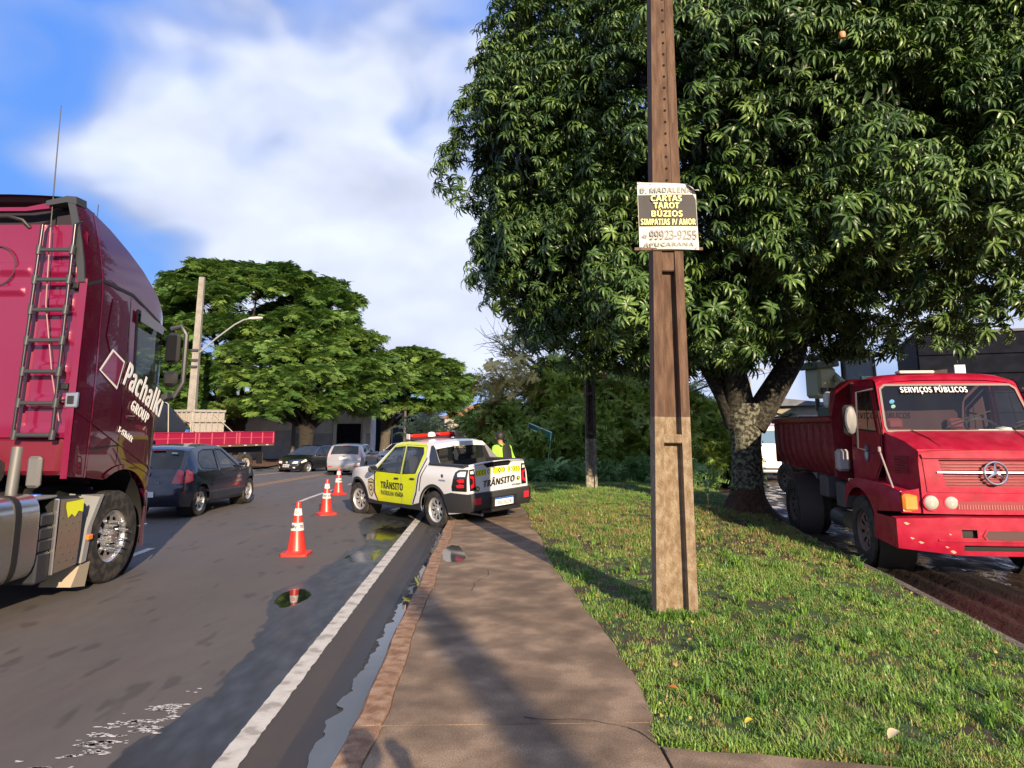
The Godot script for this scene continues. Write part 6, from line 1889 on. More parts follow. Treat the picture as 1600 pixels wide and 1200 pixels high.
# ---------------------------------------------------------------- the crimson road tractor
func build_tractor() -> void:
	var hd := deg_to_rad(3.0)
	var pos := Vector3(-4.55 - cos(hd) * 1.25, ROAD, -9.1 - sin(hd) * 1.25)
	var t := thing("road_tractor", "huge crimson high-roof road tractor seen from behind at the picture's left edge", "truck", pos, -hd)
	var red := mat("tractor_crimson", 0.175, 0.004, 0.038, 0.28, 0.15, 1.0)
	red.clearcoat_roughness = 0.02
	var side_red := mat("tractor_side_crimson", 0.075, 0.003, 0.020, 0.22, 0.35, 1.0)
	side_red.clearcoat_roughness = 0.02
	var grey := mat("tractor_grey", 0.032, 0.034, 0.038, 0.45, 0.0, 0.2)
	var blk := mat("tractor_black", 0.012, 0.012, 0.013, 0.55)
	var steel := mat("bright_steel", 0.62, 0.62, 0.62, 0.22, 0.9)
	var S := func(f: float, y: float) -> float:
		var w := 1.25 - 0.20 * pow(maxf(0.0, y - 3.35), 1.5) - 0.03 * pow(clampf((2.2 - y) / 1.6, 0, 1), 2.0)
		w -= 0.24 * pow(clampf((f - 0.62) / 0.5, 0.0, 1.0), 2.2)
		w -= 0.02 * pow(clampf((-0.6 - f) / 0.4, 0.0, 1.0), 2.0)
		return w + 0.012 * sin(clampf((y - 1.2) / 2.2, 0, 1) * PI)
	var side := func(s: float, o: float) -> Callable:
		return func(p: Vector2) -> Vector3: return fyr(p.x, p.y, s * (S.call(p.x, p.y) + o))
	# whole flank outline, rear edge to nose
	var nose := [1.06, 0.62, 1.10, 1.0, 1.10, 1.6, 1.07, 2.1, 0.97, 2.7, 0.84, 3.28, 0.60, 3.60, 0.30, 3.86, 0.0, 4.05, -0.35, 4.24, -0.70, 4.38]
	var flank := P2([-0.62, 1.27, -0.28, 1.22] + arc2(0.10, 0.60, 0.72, 118, -2, 14) + nose + [-0.70, 4.38])
	var win := P2([0.17, 2.33, 0.86, 2.36, 0.78, 3.02, 0.68, 3.17, 0.13, 3.27])
	var door := P2([-0.05, 1.42, 0.10, 1.45, 0.95, 1.15, 1.03, 1.6, 1.0, 2.1, 0.90, 2.7, 0.80, 3.10, 0.70, 3.24, -0.05, 3.44])
	var seam: PackedVector2Array = Geometry2D.offset_polygon(door, 0.006)[0]
	var rear_strip := P2([-0.95, 1.30, -0.64, 1.27, -0.66, 4.36, -0.97, 4.46])
	for s in [-1.0, 1.0]:
		var out := Vector3(s, 0, 0)
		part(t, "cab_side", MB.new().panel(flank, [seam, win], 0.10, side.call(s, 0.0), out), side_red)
		var dn := part(t, "door", MB.new().panel(door, [win], 0.10, side.call(s, 0.004), out), side_red)
		part(dn, "handle", MB.new().box(fyr(0.12, 1.95, s * 1.275), Vector3(0.03, 0.05, 0.2), 0.012), side_red)
		part(t, "side_window", MB.new().panel(win, [], 0.12, side.call(s, -0.02), out), glass("tractor_glass", 0.45))
		part(t, "window_seal", MB.new().panel(Geometry2D.offset_polygon(win, 0.05)[0], [win], 0.1, side.call(s, 0.010), out), blk)
		part(t, "wind_deflector", MB.new().panel(P2([0.10, 3.16, 0.68, 3.06, 0.74, 3.16, 0.10, 3.32]), [], 0.1, side.call(s, 0.06), out), mat("smoked_plastic", 0.10, 0.10, 0.12, 0.12))
		part(t, "side_extender", MB.new().panel(rear_strip, [], 0.10, side.call(s, 0.004), out), side_red)
		part(t, "extender_edge", MB.new().loft([PackedVector3Array([fyr(-0.955, 1.28, s * 1.235), fyr(-0.955, 1.28, s * 1.16), fyr(-0.93, 1.28, s * 1.16)]), PackedVector3Array([fyr(-0.965, 3.5, s * 1.25), fyr(-0.965, 3.5, s * 1.16), fyr(-0.93, 3.5, s * 1.16)])]), red)
		var er := []
		for y in [3.46, 3.7, 3.95, 4.15, 4.3, 4.40, 4.455]:
			var w: float = S.call(-0.97, y) + 0.004
			er.append(PackedVector3Array([fyr(-0.99, y, s * w), fyr(-0.99, y, s * (w - 0.085)), fyr(-0.86, y, s * (w - 0.075)), fyr(-0.86, y, s * w)]))
		part(t, "extender_edge", MB.new().loft(er), grey)
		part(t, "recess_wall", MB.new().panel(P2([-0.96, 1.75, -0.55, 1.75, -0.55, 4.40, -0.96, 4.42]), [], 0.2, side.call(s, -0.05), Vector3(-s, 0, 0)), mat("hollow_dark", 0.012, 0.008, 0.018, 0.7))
		for c in [P2([-0.67, 1.28, -0.645, 1.28, -0.665, 4.34, -0.685, 4.34])]:
			part(t, "seam_strip", MB.new().panel(c, [], 0.2, side.call(s, 0.009), out), red)
		part(t, "fairing_seam", MB.new().panel(P2([-0.95, 3.42, -0.66, 3.52, 0.0, 3.46, 0.80, 3.16, 0.81, 3.19, 0.0, 3.50, -0.66, 3.56, -0.95, 3.46]), [], 0.15, side.call(s, 0.008), out), blk)
		part(t, "door_crease", MB.new().panel(P2([-0.95, 2.0, -0.62, 1.86, 1.03, 1.17, 1.03, 1.20, -0.62, 1.90, -0.95, 2.03]), [], 0.15, side.call(s, 0.012), out), side_red)
		part(t, "crease_line", MB.new().panel(P2([-0.64, 1.60, -0.05, 1.62, 0.0, 1.60, -0.05, 1.605, -0.64, 1.585]), [], 0.2, side.call(s, 0.010), out), blk)
		part(t, "sleeper_panel", MB.new().panel(P2([-0.45, 3.36, -0.12, 3.38, -0.12, 2.30, -0.30, 2.5, -0.52, 2.9]), [], 0.12, side.call(s, 0.010), out), side_red)
		# wheel arch lip, front bumper corner with its step
		part(t, "arch_lip", MB.new().panel(P2(arc2(0.10, 0.60, 0.72, 120, -2, 16) + arc2(0.10, 0.60, 0.78, -2, 120, 16)), [], 0.1, side.call(s, 0.02), out), side_red)
		part(t, "bumper_corner", MB.new().panel(P2([0.78, 0.30, 1.02, 0.34, 1.12, 0.60, 1.10, 0.64, 0.98, 0.60, 0.94, 0.46, 0.83, 0.46, 0.80, 0.80, 0.70, 0.82, 0.66, 0.32]), [], 0.06, side.call(s, 0.015), out), red)
		part(t, "bumper_step", MB.new().box(fyr(0.90, 0.55, s * 1.05), Vector3(0.2, 0.03, 0.22), 0.008), steel)
		part(t, "inner_arch", MB.new().lathe([[0.72, 0.0], [0.72, 0.6]], 22, Transform3D(axle(-s), fyr(0.10, 0.60, s * 1.16)), PI * 0.9, PI * 2.1), blk)
		# mirrors on their arm
		var m := part(t, "mirror", MB.new().box(fyr(1.08, 2.92, s * 1.27), Vector3(0.20, 0.44, 0.12), 0.05), blk)
		part(m, "mirror_glass", MB.new().box(fyr(1.005, 2.92, s * 1.27), Vector3(0.15, 0.36, 0.01), 0.004), mat("mirror_dark", 0.02, 0.022, 0.025, 0.05, 0.4))
		part(m, "wide_mirror", MB.new().box(fyr(1.08, 2.49, s * 1.27), Vector3(0.20, 0.22, 0.12), 0.05), blk)
		part(m, "mirror_frame", MB.new().tube([fyr(1.15, 3.20, s * 1.18), fyr(1.17, 3.24, s * 1.32), fyr(1.17, 3.12, s * 1.40), fyr(1.17, 2.45, s * 1.40), fyr(1.15, 2.25, s * 1.30), fyr(1.12, 2.2, s * 1.18)], 0.035, 8), grey)
		part(t, "mirror_arm", MB.new().prism(P2([0, 0, 0.30, 0.16, 0.30, 0.24, 0, 0.12]), 0.12, Transform3D(Basis(Vector3(s, 0, 0), Vector3.UP, Vector3(0, 0, s)), fyr(0.98, 2.06, s * 1.05))), grey)
		# wheels
		var wn := wheel(t, fyr(0.08, 0.535, s * 1.07), 0.535, 0.32, s, 0.30, mat("alloy_bright", 0.66, 0.66, 0.66, 0.22, 0.85), 10, 0.5)
		for k in 10:
			var a := TAU * k / 10.0
			part(wn, "nut_spike", MB.new().lathe([[0.022, -0.03], [0.022, 0.02], [0.015, 0.07], [0.010, 0.12], [0.002, 0.145]], 8, Transform3D(axle(s), axle(s) * Vector3(cos(a) * 0.165, 0.10, sin(a) * 0.165))), steel)
		part(wn, "hub_cap", MB.new().lathe([[0.0, 0.17], [0.07, 0.165], [0.085, 0.12], [0.09, 0.05]], 18, Transform3D(axle(s), Vector3.ZERO)), steel)
		for f in [-3.62, -4.95]:
			wheel(t, fyr(f, 0.535, s * 0.98), 0.535, 0.5, s, 0.30, mat("alloy_bright"), 10, 0.5)
		# mudguard and flap behind the front wheel
		part(t, "mudguard", MB.new().loft([PackedVector3Array([fyr(-0.22, 1.05, s * 1.24), fyr(-0.22, 1.05, s * 0.85), fyr(-0.26, 1.06, s * 0.85), fyr(-0.30, 1.03, s * 1.24)]), PackedVector3Array([fyr(-0.40, 0.72, s * 1.24), fyr(-0.40, 0.72, s * 0.85), fyr(-0.45, 0.72, s * 0.85), fyr(-0.49, 0.70, s * 1.24)]), PackedVector3Array([fyr(-0.46, 0.34, s * 1.24), fyr(-0.46, 0.34, s * 0.85), fyr(-0.51, 0.34, s * 0.85), fyr(-0.55, 0.33, s * 1.24)])]), mat("alu_guard", 0.45, 0.47, 0.48, 0.4, 0.6))
		part(t, "side_marker", MB.new().box(fyr(-0.46, 0.60, s * 1.255), Vector3(0.03, 0.06, 0.09), 0.008), mat("amber", 0.75, 0.20, 0.02, 0.25, 0.0, 1.0))
		part(t, "mud_flap", MB.new().prism(P2([-0.42, 0.06, -0.36, 0.32, -0.56, 0.30, -0.68, 0.10]), 0.36, Transform3D(Basis(Vector3(0, 0, -1), Vector3.UP, Vector3(1, 0, 0)), Vector3(s * 1.05 - 0.18, 0, 0))), mat("flap_tan", 0.32, 0.27, 0.20, 0.6))
		# step box with its pressed plate, plastic case, tank with strap
		part(t, "battery_box", MB.new().box(fyr(-0.84, 0.70, s * 0.95), Vector3(0.55, 0.76, 0.42), 0.03), blk)
		var pl := part(t, "tread_plate", MB.new().panel(P2([-1.05, 0.31, -0.65, 0.34, -0.63, 1.05, -1.03, 1.07]), [], 0.08, func(p: Vector2) -> Vector3: return fyr(p.x, p.y, s * (1.245 + 0.012 * sin((p.y - 0.3) * 4.0))), out), mat("plate_worn", 0.38, 0.33, 0.27, 0.32, 0.75))
		part(pl, "plate_edge", MB.new().box(fyr(-1.06, 0.69, s * 1.225), Vector3(0.06, 0.78, 0.025), 0.01), steel)
		part(pl, "yellow_sticker", MB.new().panel(P2([-0.95, 0.98, -0.90, 0.86, -0.84, 0.90, -0.78, 0.86, -0.72, 0.92, -0.64, 0.90, -0.64, 1.04, -0.95, 1.03]), [], 0.1, func(p: Vector2) -> Vector3: return fyr(p.x, p.y, s * 1.262), out), mat("sticker_yellow", 0.68, 0.72, 0.03, 0.5))
		for r in 7:
			for c in 6:
				if (r + c) % 2 == 0 and r != 3:
					part(pl, "tread_dimple", MB.new().box(fyr(-0.98 + 0.06 * c, 0.42 + 0.075 * r, s * 1.256), Vector3(0.008, 0.012, 0.035), 0.003), mat("dimple_dark", 0.16, 0.13, 0.11, 0.5, 0.5))
		for y in [0.40, 0.62, 0.74, 0.88]:
			part(t, "case_panel", MB.new().box(fyr(-1.19, y, s * 1.0), Vector3(0.46, 0.13 if y > 0.5 else 0.3, 0.22), 0.02), mat("case_dark", 0.022, 0.024, 0.030, 0.45))
		var ring := func(f: float, g: float) -> PackedVector3Array:
			var o := PackedVector3Array()
			for k in 28:
				var a := TAU * k / 28.0
				var cx := signf(cos(a)) * pow(absf(cos(a)), 0.38) * (0.33 - g)
				var cy := signf(sin(a)) * pow(absf(sin(a)), 0.45) * (0.42 - g)
				o.append(fyr(f, 0.74 + cy, s * 0.92 + cx))
			return o
		part(t, "fuel_tank", MB.new().loft([ring.call(-1.31, 0.06), ring.call(-1.325, 0.015), ring.call(-1.36, 0.0), ring.call(-2.8, 0.0), ring.call(-2.84, 0.04)]), mat("tank_polished", 0.60, 0.59, 0.57, 0.2, 0.95), Transform3D(), 35.0)
		for f in [-1.62, -2.5]:
			part(t, "tank_strap", MB.new().loft([ring.call(f, -0.008), ring.call(f - 0.09, -0.008)]), blk, Transform3D(), 35.0)
		part(t, "filler_cap", MB.new().lathe([[0.0, 0.05], [0.055, 0.045], [0.06, 0.0]], 14, Transform3D(Basis(), fyr(-1.08, 1.08, s * 1.0))), mat("cap_blue", 0.04, 0.13, 0.5, 0.4))
		# company lettering and small script on the door
		var sl := Basis(Vector3(0, 0, -s), Vector3.UP, Vector3(s, 0, 0)) * Basis(Vector3(0, 0, 1), -0.40 * s)
		var letter := mat("letter_white", 0.74, 0.74, 0.74, 0.4)
		text(t, "lettering", "Pachalki", 0.30, letter, Transform3D(sl, fyr(0.40, 2.29, s * 1.285)), 1.0, 1.02)
		text(t, "lettering", "GROUP", 0.13, letter, Transform3D(sl, fyr(0.33, 2.02, s * 1.285)), 1.0, 0.46)
		text(t, "lettering", "I-Shift", 0.07, letter, Transform3D(sl, fyr(0.07, 1.74, s * 1.27)), 1.0, 0.36, "Droid Serif", true)
		text(t, "lettering", "540", 0.09, mat("letter_red", 0.45, 0.02, 0.04, 0.4), Transform3D(sl, fyr(0.58, 1.56, s * 1.24)), 1.0, 0.24)
		part(t, "flag_border", MB.new().panel(P2([-0.62, 2.49, -0.38, 2.76, -0.10, 2.63, -0.22, 2.28]), [], 0.1, side.call(s, 0.012), out), letter)
		part(t, "flag_field", MB.new().panel(P2([-0.585, 2.49, -0.37, 2.725, -0.135, 2.615, -0.235, 2.32]), [], 0.1, side.call(s, 0.016), out), red)
	# roof fairing: strips across, front windscreen and nose
	var prof := P2([1.06, 0.30, 1.06, 0.62, 1.10, 1.0, 1.10, 1.6, 1.07, 2.1, 0.97, 2.7, 0.84, 3.28, 0.60, 3.60, 0.30, 3.86, 0.0, 4.05, -0.35, 4.24, -0.70, 4.38, -0.97, 4.46])
	var names := ["front_bumper", "front_bumper", "front_panel", "front_panel", "windscreen", "windscreen", "sun_visor", "roof_fairing", "roof_fairing", "roof_fairing", "roof_fairing", "roof_fairing"]
	var strips := {}
	for i in prof.size() - 1:
		if not strips.has(names[i]):
			strips[names[i]] = MB.new()
		for k in 2:
			var a := prof[i].lerp(prof[i + 1], k * 0.5)
			var b := prof[i].lerp(prof[i + 1], k * 0.5 + 0.5)
			for q in 10:
				var t0 := -1.0 + q * 0.2
				var t1 := t0 + 0.2
				var P := func(p: Vector2, tt: float) -> Vector3:
					var c := 1.0 - tt * tt
					return fyr(p.x + 0.28 * c * smoothstep(3.9, 2.6, p.y), p.y + 0.05 * c * smoothstep(3.5, 4.2, p.y), S.call(p.x, p.y) * tt)
				(strips[names[i]] as MB).qfacing(P.call(a, t0), P.call(a, t1), P.call(b, t1), P.call(b, t0), fyr(b.y - a.y, -(b.x - a.x), 0))
	for n in strips:
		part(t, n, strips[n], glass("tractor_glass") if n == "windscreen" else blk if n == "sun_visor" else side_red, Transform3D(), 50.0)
	# rear wall with pressed ribs, roof lip and dark hollow under it
	var wall := P2([-1.16, 1.72, 1.16, 1.72, 1.16, 4.05, 1.02, 4.16, -1.02, 4.16, -1.16, 4.05])
	var press := [[-0.60, 3.72, 0.95, 0.10], [-0.62, 3.42, 0.80, 0.10], [-0.10, 2.75, 0.62, 0.44], [-0.7, 2.2, 0.6, 0.3], [0.88, 3.62, 0.34, 0.12], [0.88, 3.24, 0.34, 0.12], [0.88, 2.86, 0.34, 0.12], [0.88, 2.48, 0.34, 0.12], [0.88, 2.12, 0.34, 0.10], [0.35, 3.62, 0.34, 0.08], [0.33, 3.38, 0.30, 0.08]]
	var wm := MB.new()
	var wf := func(p: Vector2) -> Vector3:
		var z := 0.0
		for e in press:
			var dx: float = absf(p.x - e[0]) - e[2] / 2.0
			var dy: float = absf(p.y - e[1]) - e[3] / 2.0
			var dd := Vector2(maxf(dx, 0.0), maxf(dy, 0.0)).length() + minf(maxf(dx, dy), 0.0)
			z += 0.026 * smoothstep(0.016, -0.014, dd)
		z -= 0.022 * (smoothstep(0.62, 0.66, p.x) - smoothstep(1.12, 1.15, p.x)) * smoothstep(1.8, 1.86, p.y)
		return fyr(-0.90 - z, p.y, p.x)
	wm.panel(wall, [], 0.028, wf, Vector3(0, 0, 1))
	part(t, "rear_wall", wm, red, Transform3D(), 60.0)
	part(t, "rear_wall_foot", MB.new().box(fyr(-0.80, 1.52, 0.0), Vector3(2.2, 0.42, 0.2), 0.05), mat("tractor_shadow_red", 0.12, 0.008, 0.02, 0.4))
	part(t, "roof_lip", MB.new().loft([PackedVector3Array([fyr(-0.985, 4.30, -1.10), fyr(-0.985, 4.345, -1.10), fyr(-0.90, 4.36, -1.10), fyr(-0.90, 4.30, -1.10)]), PackedVector3Array([fyr(-0.985, 4.30, 0.45), fyr(-0.985, 4.345, 0.45), fyr(-0.90, 4.36, 0.45), fyr(-0.90, 4.30, 0.45)]), PackedVector3Array([fyr(-0.985, 4.33, 0.72), fyr(-0.985, 4.40, 0.72), fyr(-0.90, 4.40, 0.72), fyr(-0.90, 4.33, 0.72)])]), red)
	part(t, "lip_corner", MB.new().loft([PackedVector3Array([fyr(-0.99, 4.36, 0.68), fyr(-0.99, 4.42, 0.68), fyr(-0.88, 4.44, 0.68), fyr(-0.88, 4.36, 0.68)]), PackedVector3Array([fyr(-0.995, 4.40, 0.92), fyr(-0.995, 4.475, 0.92), fyr(-0.80, 4.485, 0.92), fyr(-0.80, 4.40, 0.92)]), PackedVector3Array([fyr(-0.995, 4.375, 1.045), fyr(-0.995, 4.465, 1.035), fyr(-0.80, 4.47, 1.035), fyr(-0.80, 4.375, 1.045)])]), grey)
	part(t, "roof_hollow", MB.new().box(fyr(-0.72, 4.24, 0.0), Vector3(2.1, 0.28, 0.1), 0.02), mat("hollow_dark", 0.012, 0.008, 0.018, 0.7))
	part(t, "roof_rail", MB.new().tube([fyr(-0.94, 4.21, -1.0), fyr(-0.97, 4.24, -0.9), fyr(-0.97, 4.24, 0.25), fyr(-0.95, 4.20, 0.40), fyr(-0.90, 4.12, 0.46)], 0.022, 8), blk)
	# ladder
	var lad := part(t, "ladder", MB.new().tube([fyr(-0.92, 4.18, 0.70), fyr(-1.03, 4.12, 0.70), fyr(-1.04, 1.78, 0.65)], 0.02, 10).tube([fyr(-0.92, 4.18, 1.08), fyr(-1.03, 4.12, 1.08), fyr(-1.04, 1.70, 1.08)], 0.02, 10), mat("ladder_steel", 0.07, 0.065, 0.07, 0.28, 0.8))
	for k in 7:
		var y := 3.82 - 0.345 * k
		part(lad, "rung", MB.new().box(fyr(-1.04, y, 0.885 - 0.003 * k), Vector3(0.37, 0.045, 0.04), 0.012), grey)
		for x in [0.695 - 0.006 * k, 1.08]:
			part(lad, "rung_clamp", MB.new().tube([fyr(-1.037, y - 0.05, x), fyr(-1.037, y + 0.05, x)], 0.034, 10), grey)
	part(t, "whip_aerial", MB.new().tube([fyr(-0.95, 4.12, 0.74), fyr(-0.95, 5.2, 0.71), fyr(-0.95, 5.62, 0.70)], [0.008, 0.006, 0.004], 6), blk)
	part(t, "whip_aerial", MB.new().tube([fyr(-0.2, 4.25, 0.80), fyr(-0.2, 4.62, 0.80)], 0.006, 6), blk)
	part(t, "air_cable", MB.new().tube([fyr(-0.98, 4.1, 0.76), fyr(-1.0, 3.2, 0.82), fyr(-1.0, 2.4, 0.98), fyr(-0.98, 1.9, 1.10)], 0.008, 5), mat("cable_pink", 0.25, 0.12, 0.14, 0.5))
	part(t, "latch_box", MB.new().box(fyr(-0.955, 2.13, 1.205), Vector3(0.14, 0.17, 0.05), 0.012), steel)
	part(t, "latch_face", MB.new().box(fyr(-0.985, 2.13, 1.205), Vector3(0.07, 0.09, 0.012), 0.004), blk)
	part(t, "latch_strap", MB.new().tube([fyr(-0.97, 2.13, 1.14), fyr(-1.0, 2.12, 1.02)], 0.015, 6), blk)
	part(t, "rear_emblem", MB.new().lathe([[0.23, 0.0], [0.235, 0.006], [0.245, 0.006], [0.25, 0.0]], 30, Transform3D(Basis(Vector3.RIGHT, PI / 2), fyr(-0.925, 3.66, 0.12))), mat("emblem_ink", 0.06, 0.02, 0.03, 0.5))
	for y in [3.42, 2.28]:
		part(t, "vent_block", MB.new().box(fyr(-0.95, y, 1.08), Vector3(0.14, 0.07, 0.06), 0.01), blk)
	# chassis, pipes and suspension below the cab
	part(t, "chassis", MB.new().box(fyr(-2.3, 0.86, 0.42), Vector3(0.12, 0.28, 6.4), 0.02).box(fyr(-2.3, 0.86, -0.42), Vector3(0.12, 0.28, 6.4), 0.02).box(fyr(-0.2, 0.9, 0), Vector3(1.5, 0.5, 1.2), 0.1), blk)
	part(t, "chassis_deck", MB.new().box(fyr(-1.75, 1.10, 0.0), Vector3(2.38, 0.03, 1.5), 0.01), mat("deck_alu", 0.32, 0.32, 0.32, 0.45, 0.6))
	part(t, "air_tank", MB.new().tube([fyr(-1.02, 1.36, -0.2), fyr(-1.02, 1.36, 0.5)], 0.13, 14), mat("tank_dull", 0.06, 0.06, 0.065, 0.4, 0.4))
	part(t, "cab_strut", MB.new().tube([fyr(-0.92, 1.1, 0.62), fyr(-0.90, 1.62, 0.62)], 0.06, 12).box(fyr(-0.92, 1.35, 0.85), Vector3(0.16, 0.34, 0.08), 0.03), mat("strut_grey", 0.14, 0.14, 0.14, 0.5, 0.3))
	for k in 4:
		part(t, "air_hose", MB.new().tube([fyr(-1.0, 1.6, 0.1 + 0.09 * k), fyr(-1.3, 1.38 - 0.03 * k, 0.14 + 0.09 * k), fyr(-1.55, 1.18, 0.2 + 0.08 * k), fyr(-1.8, 1.14, 0.3 + 0.05 * k)], 0.018, 6), blk)
	part(t, "fifth_wheel", MB.new().lathe([[0.0, 0.0], [0.42, 0.0], [0.45, -0.05], [0.45, -0.12]], 24, Transform3D(Basis(), fyr(-4.2, 1.22, 0))), blk)
	part(t, "seat", MB.new().box(fyr(0.15, 2.0, 0.55), Vector3(0.5, 0.2, 0.5), 0.06).box(fyr(-0.1, 2.45, 0.55), Vector3(0.48, 0.8, 0.16), 0.06), mat("seat_cloth", 0.03, 0.03, 0.033, 0.9))
	part(t, "cab_floor", MB.new().box(fyr(0.1, 1.62, 0.0), Vector3(2.3, 0.06, 1.9), 0.01), mat("cabin_dark", 0.018, 0.018, 0.02, 0.8))

# ---------------------------------------------------------------- the red dump truck
func weather(m: StandardMaterial3D, ramp: Array, size_m: float) -> void:
	m.albedo_color = Color.WHITE
	m.albedo_texture = noise_tex(hash(m.resource_name) % 700 + 5, 0.012, 6, ramp, 512)
	m.roughness_texture = noise_tex(66, 0.016, 5, [[0.3, gray(0.7)], [0.7, gray(1.0)]], 512)
	m.uv1_triplanar = true
	m.uv1_world_triplanar = true
	m.uv1_scale = Vector3.ONE / size_m

func build_dump_truck() -> void:
	var hd := deg_to_rad(187.0)
	var off := 1.20
	var pos := Vector3(5.46 - cos(hd) * off, RROAD, -10.80 - sin(hd) * off)
	var t := thing("dump_truck", "faded red bonneted dump truck facing the camera on the muddy side road", "truck", pos, -hd)
	var red := mat("dump_red", 0.30, 0.004, 0.030, 0.5, 0.0, 0.15)
	red.metallic_specular = 0.3
	red.clearcoat_roughness = 0.3
	weather(red, [[0.2, lin(0.24, 0.008, 0.022)], [0.42, lin(0.31, 0.005, 0.030)], [0.7, lin(0.33, 0.016, 0.040)]], 1.6)
	var dred := mat("dump_body_red", 0.22, 0.004, 0.022, 0.55)
	weather(dred, [[0.2, lin(0.12, 0.012, 0.014)], [0.45, lin(0.22, 0.006, 0.022)], [0.75, lin(0.24, 0.03, 0.03)]], 1.2)
	var blk := mat("dump_black", 0.014, 0.014, 0.014, 0.7)
	var chrome := mat("chrome", 0.75, 0.75, 0.74, 0.28, 1.0)
	# cab: rear wall, roof, pillars and doors built round open windows
	var S := func(f: float, y: float) -> float:
		return 1.05 - 0.07 * pow(clampf((y - 1.95) / 0.8, 0, 1), 1.5) + 0.02 * sin(clampf((y - 0.9) / 1.1, 0, 1) * PI)
	var side := func(s: float, o: float) -> Callable:
		return func(p: Vector2) -> Vector3: return fyr(p.x, p.y, s * (S.call(p.x, p.y) + o))
	var cab_side := P2([-0.52, 1.02, -0.44, 1.02, -0.44, 0.95, 0.06, 0.95, 0.62, 1.5, 0.62, 1.93, 0.32, 2.62, 0.26, 2.69, -0.46, 2.70, -0.52, 2.62])
	var win := P2([-0.32, 1.98, 0.44, 1.95, 0.20, 2.52, -0.32, 2.54])
	var door := P2([-0.40, 1.0, 0.04, 1.0, 0.56, 1.50, 0.56, 1.92, 0.28, 2.58, -0.40, 2.61])
	for s in [-1.0, 1.0]:
		var out := Vector3(s, 0, 0)
		part(t, "cab_side", MB.new().panel(cab_side, [Geometry2D.offset_polygon(door, 0.008)[0]], 0.12, side.call(s, 0.0), out), red)
		var dn := part(t, "door", MB.new().panel(door, [win], 0.10, side.call(s, 0.006), out), red)
		part(dn, "handle", MB.new().box(fyr(-0.30, 1.72, s * 1.09), Vector3(0.03, 0.03, 0.14), 0.01), blk)
		part(dn, "town_crest", MB.new().lathe([[0.0, 0.005], [0.10, 0.005], [0.10, 0.0]], 18, Transform3D(axle(s) * Basis().scaled(Vector3(1.25, 1, 0.8)), fyr(0.08, 1.62, s * 1.082))), mat("crest_blue", 0.12, 0.16, 0.25, 0.5))
		part(dn, "town_crest", MB.new().lathe([[0.0, 0.007], [0.055, 0.007], [0.055, 0.0]], 14, Transform3D(axle(s), fyr(0.08, 1.59, s * 1.083))), mat("crest_pale", 0.45, 0.50, 0.40, 0.5))
		part(t, "side_window", MB.new().panel(win, [], 0.2, side.call(s, -0.012), out), glass("dump_glass", 0.10))
		part(t, "quarter_post", MB.new().panel(P2([0.12, 1.97, 0.15, 1.97, 0.06, 2.52, 0.03, 2.52]), [], 0.2, side.call(s, 0.004), out), blk)
		part(t, "window_seal", MB.new().panel(Geometry2D.offset_polygon(win, 0.025)[0], [win], 0.12, side.call(s, 0.011), out), blk)
		# bonnet flank with louvres
		var flank := P2([0.58, 1.18, 1.28, 1.08, 1.33, 1.69, 1.05, 1.80, 0.66, 1.925, 0.58, 1.93])
		part(t, "bonnet_side", MB.new().panel(flank, [], 0.12, func(p: Vector2) -> Vector3: return fyr(p.x, p.y, s * (1.03 - 0.13 * smoothstep(0.6, 1.3, p.x))), out), red)
		for k in 7:
			part(t, "louvre", MB.new().box(fyr(0.98, 1.40 + 0.035 * k, s * 0.985), Vector3(0.02, 0.014, 0.30), 0.005, Basis(Vector3.UP, s * 0.18)), dred)
		# mudguard over the front wheel: an arched band with a flat flank
		var gd := P2(arc2(0.0, 0.50, 0.62, 12, 152, 16) + [-0.56, 0.95, -0.50, 1.14, -0.2, 1.25, 0.75, 1.24, 1.22, 1.17, 1.28, 0.92, 0.66, 0.86])
		part(t, "mudguard", MB.new().panel(gd, [], 0.10, func(p: Vector2) -> Vector3: return fyr(p.x, p.y, s * (1.22 - 0.10 * pow(clampf((p.x - 0.8) / 0.5, 0, 1), 2.0) - 0.05 * smoothstep(1.1, 1.25, p.y))), out), red)
		var top := MB.new()
		var tp := [[-0.56, 0.95], [-0.50, 1.14], [-0.2, 1.25], [0.75, 1.24], [1.22, 1.17], [1.28, 0.92]]
		for i in tp.size() - 1:
			var a: Array = tp[i]
			var b: Array = tp[i + 1]
			var wa: float = 1.22 - 0.10 * pow(clampf((a[0] - 0.8) / 0.5, 0, 1), 2.0) - 0.05 * smoothstep(1.1, 1.25, a[1])
			var wb: float = 1.22 - 0.10 * pow(clampf((b[0] - 0.8) / 0.5, 0, 1), 2.0) - 0.05 * smoothstep(1.1, 1.25, b[1])
			top.qfacing(fyr(a[0], a[1], s * wa), fyr(b[0], b[1], s * wb), fyr(b[0], b[1], s * 0.7), fyr(a[0], a[1], s * 0.7), fyr(0, 1, 0) if i < 4 else fyr(1, 0.2, 0))
		part(t, "mudguard_top", top, red)
		part(t, "inner_arch", MB.new().lathe([[0.62, 0.0], [0.62, 0.5]], 18, Transform3D(axle(-s), fyr(0, 0.5, s * 1.20)), PI * 0.85, PI * 2.1), blk)
		# lamps
		part(t, "indicator", MB.new().box(fyr(1.245, 1.03, s * 1.03), Vector3(0.20, 0.22, 0.12), 0.03), mat("amber_lens", 0.72, 0.20, 0.02, 0.3, 0.0, 0.6))
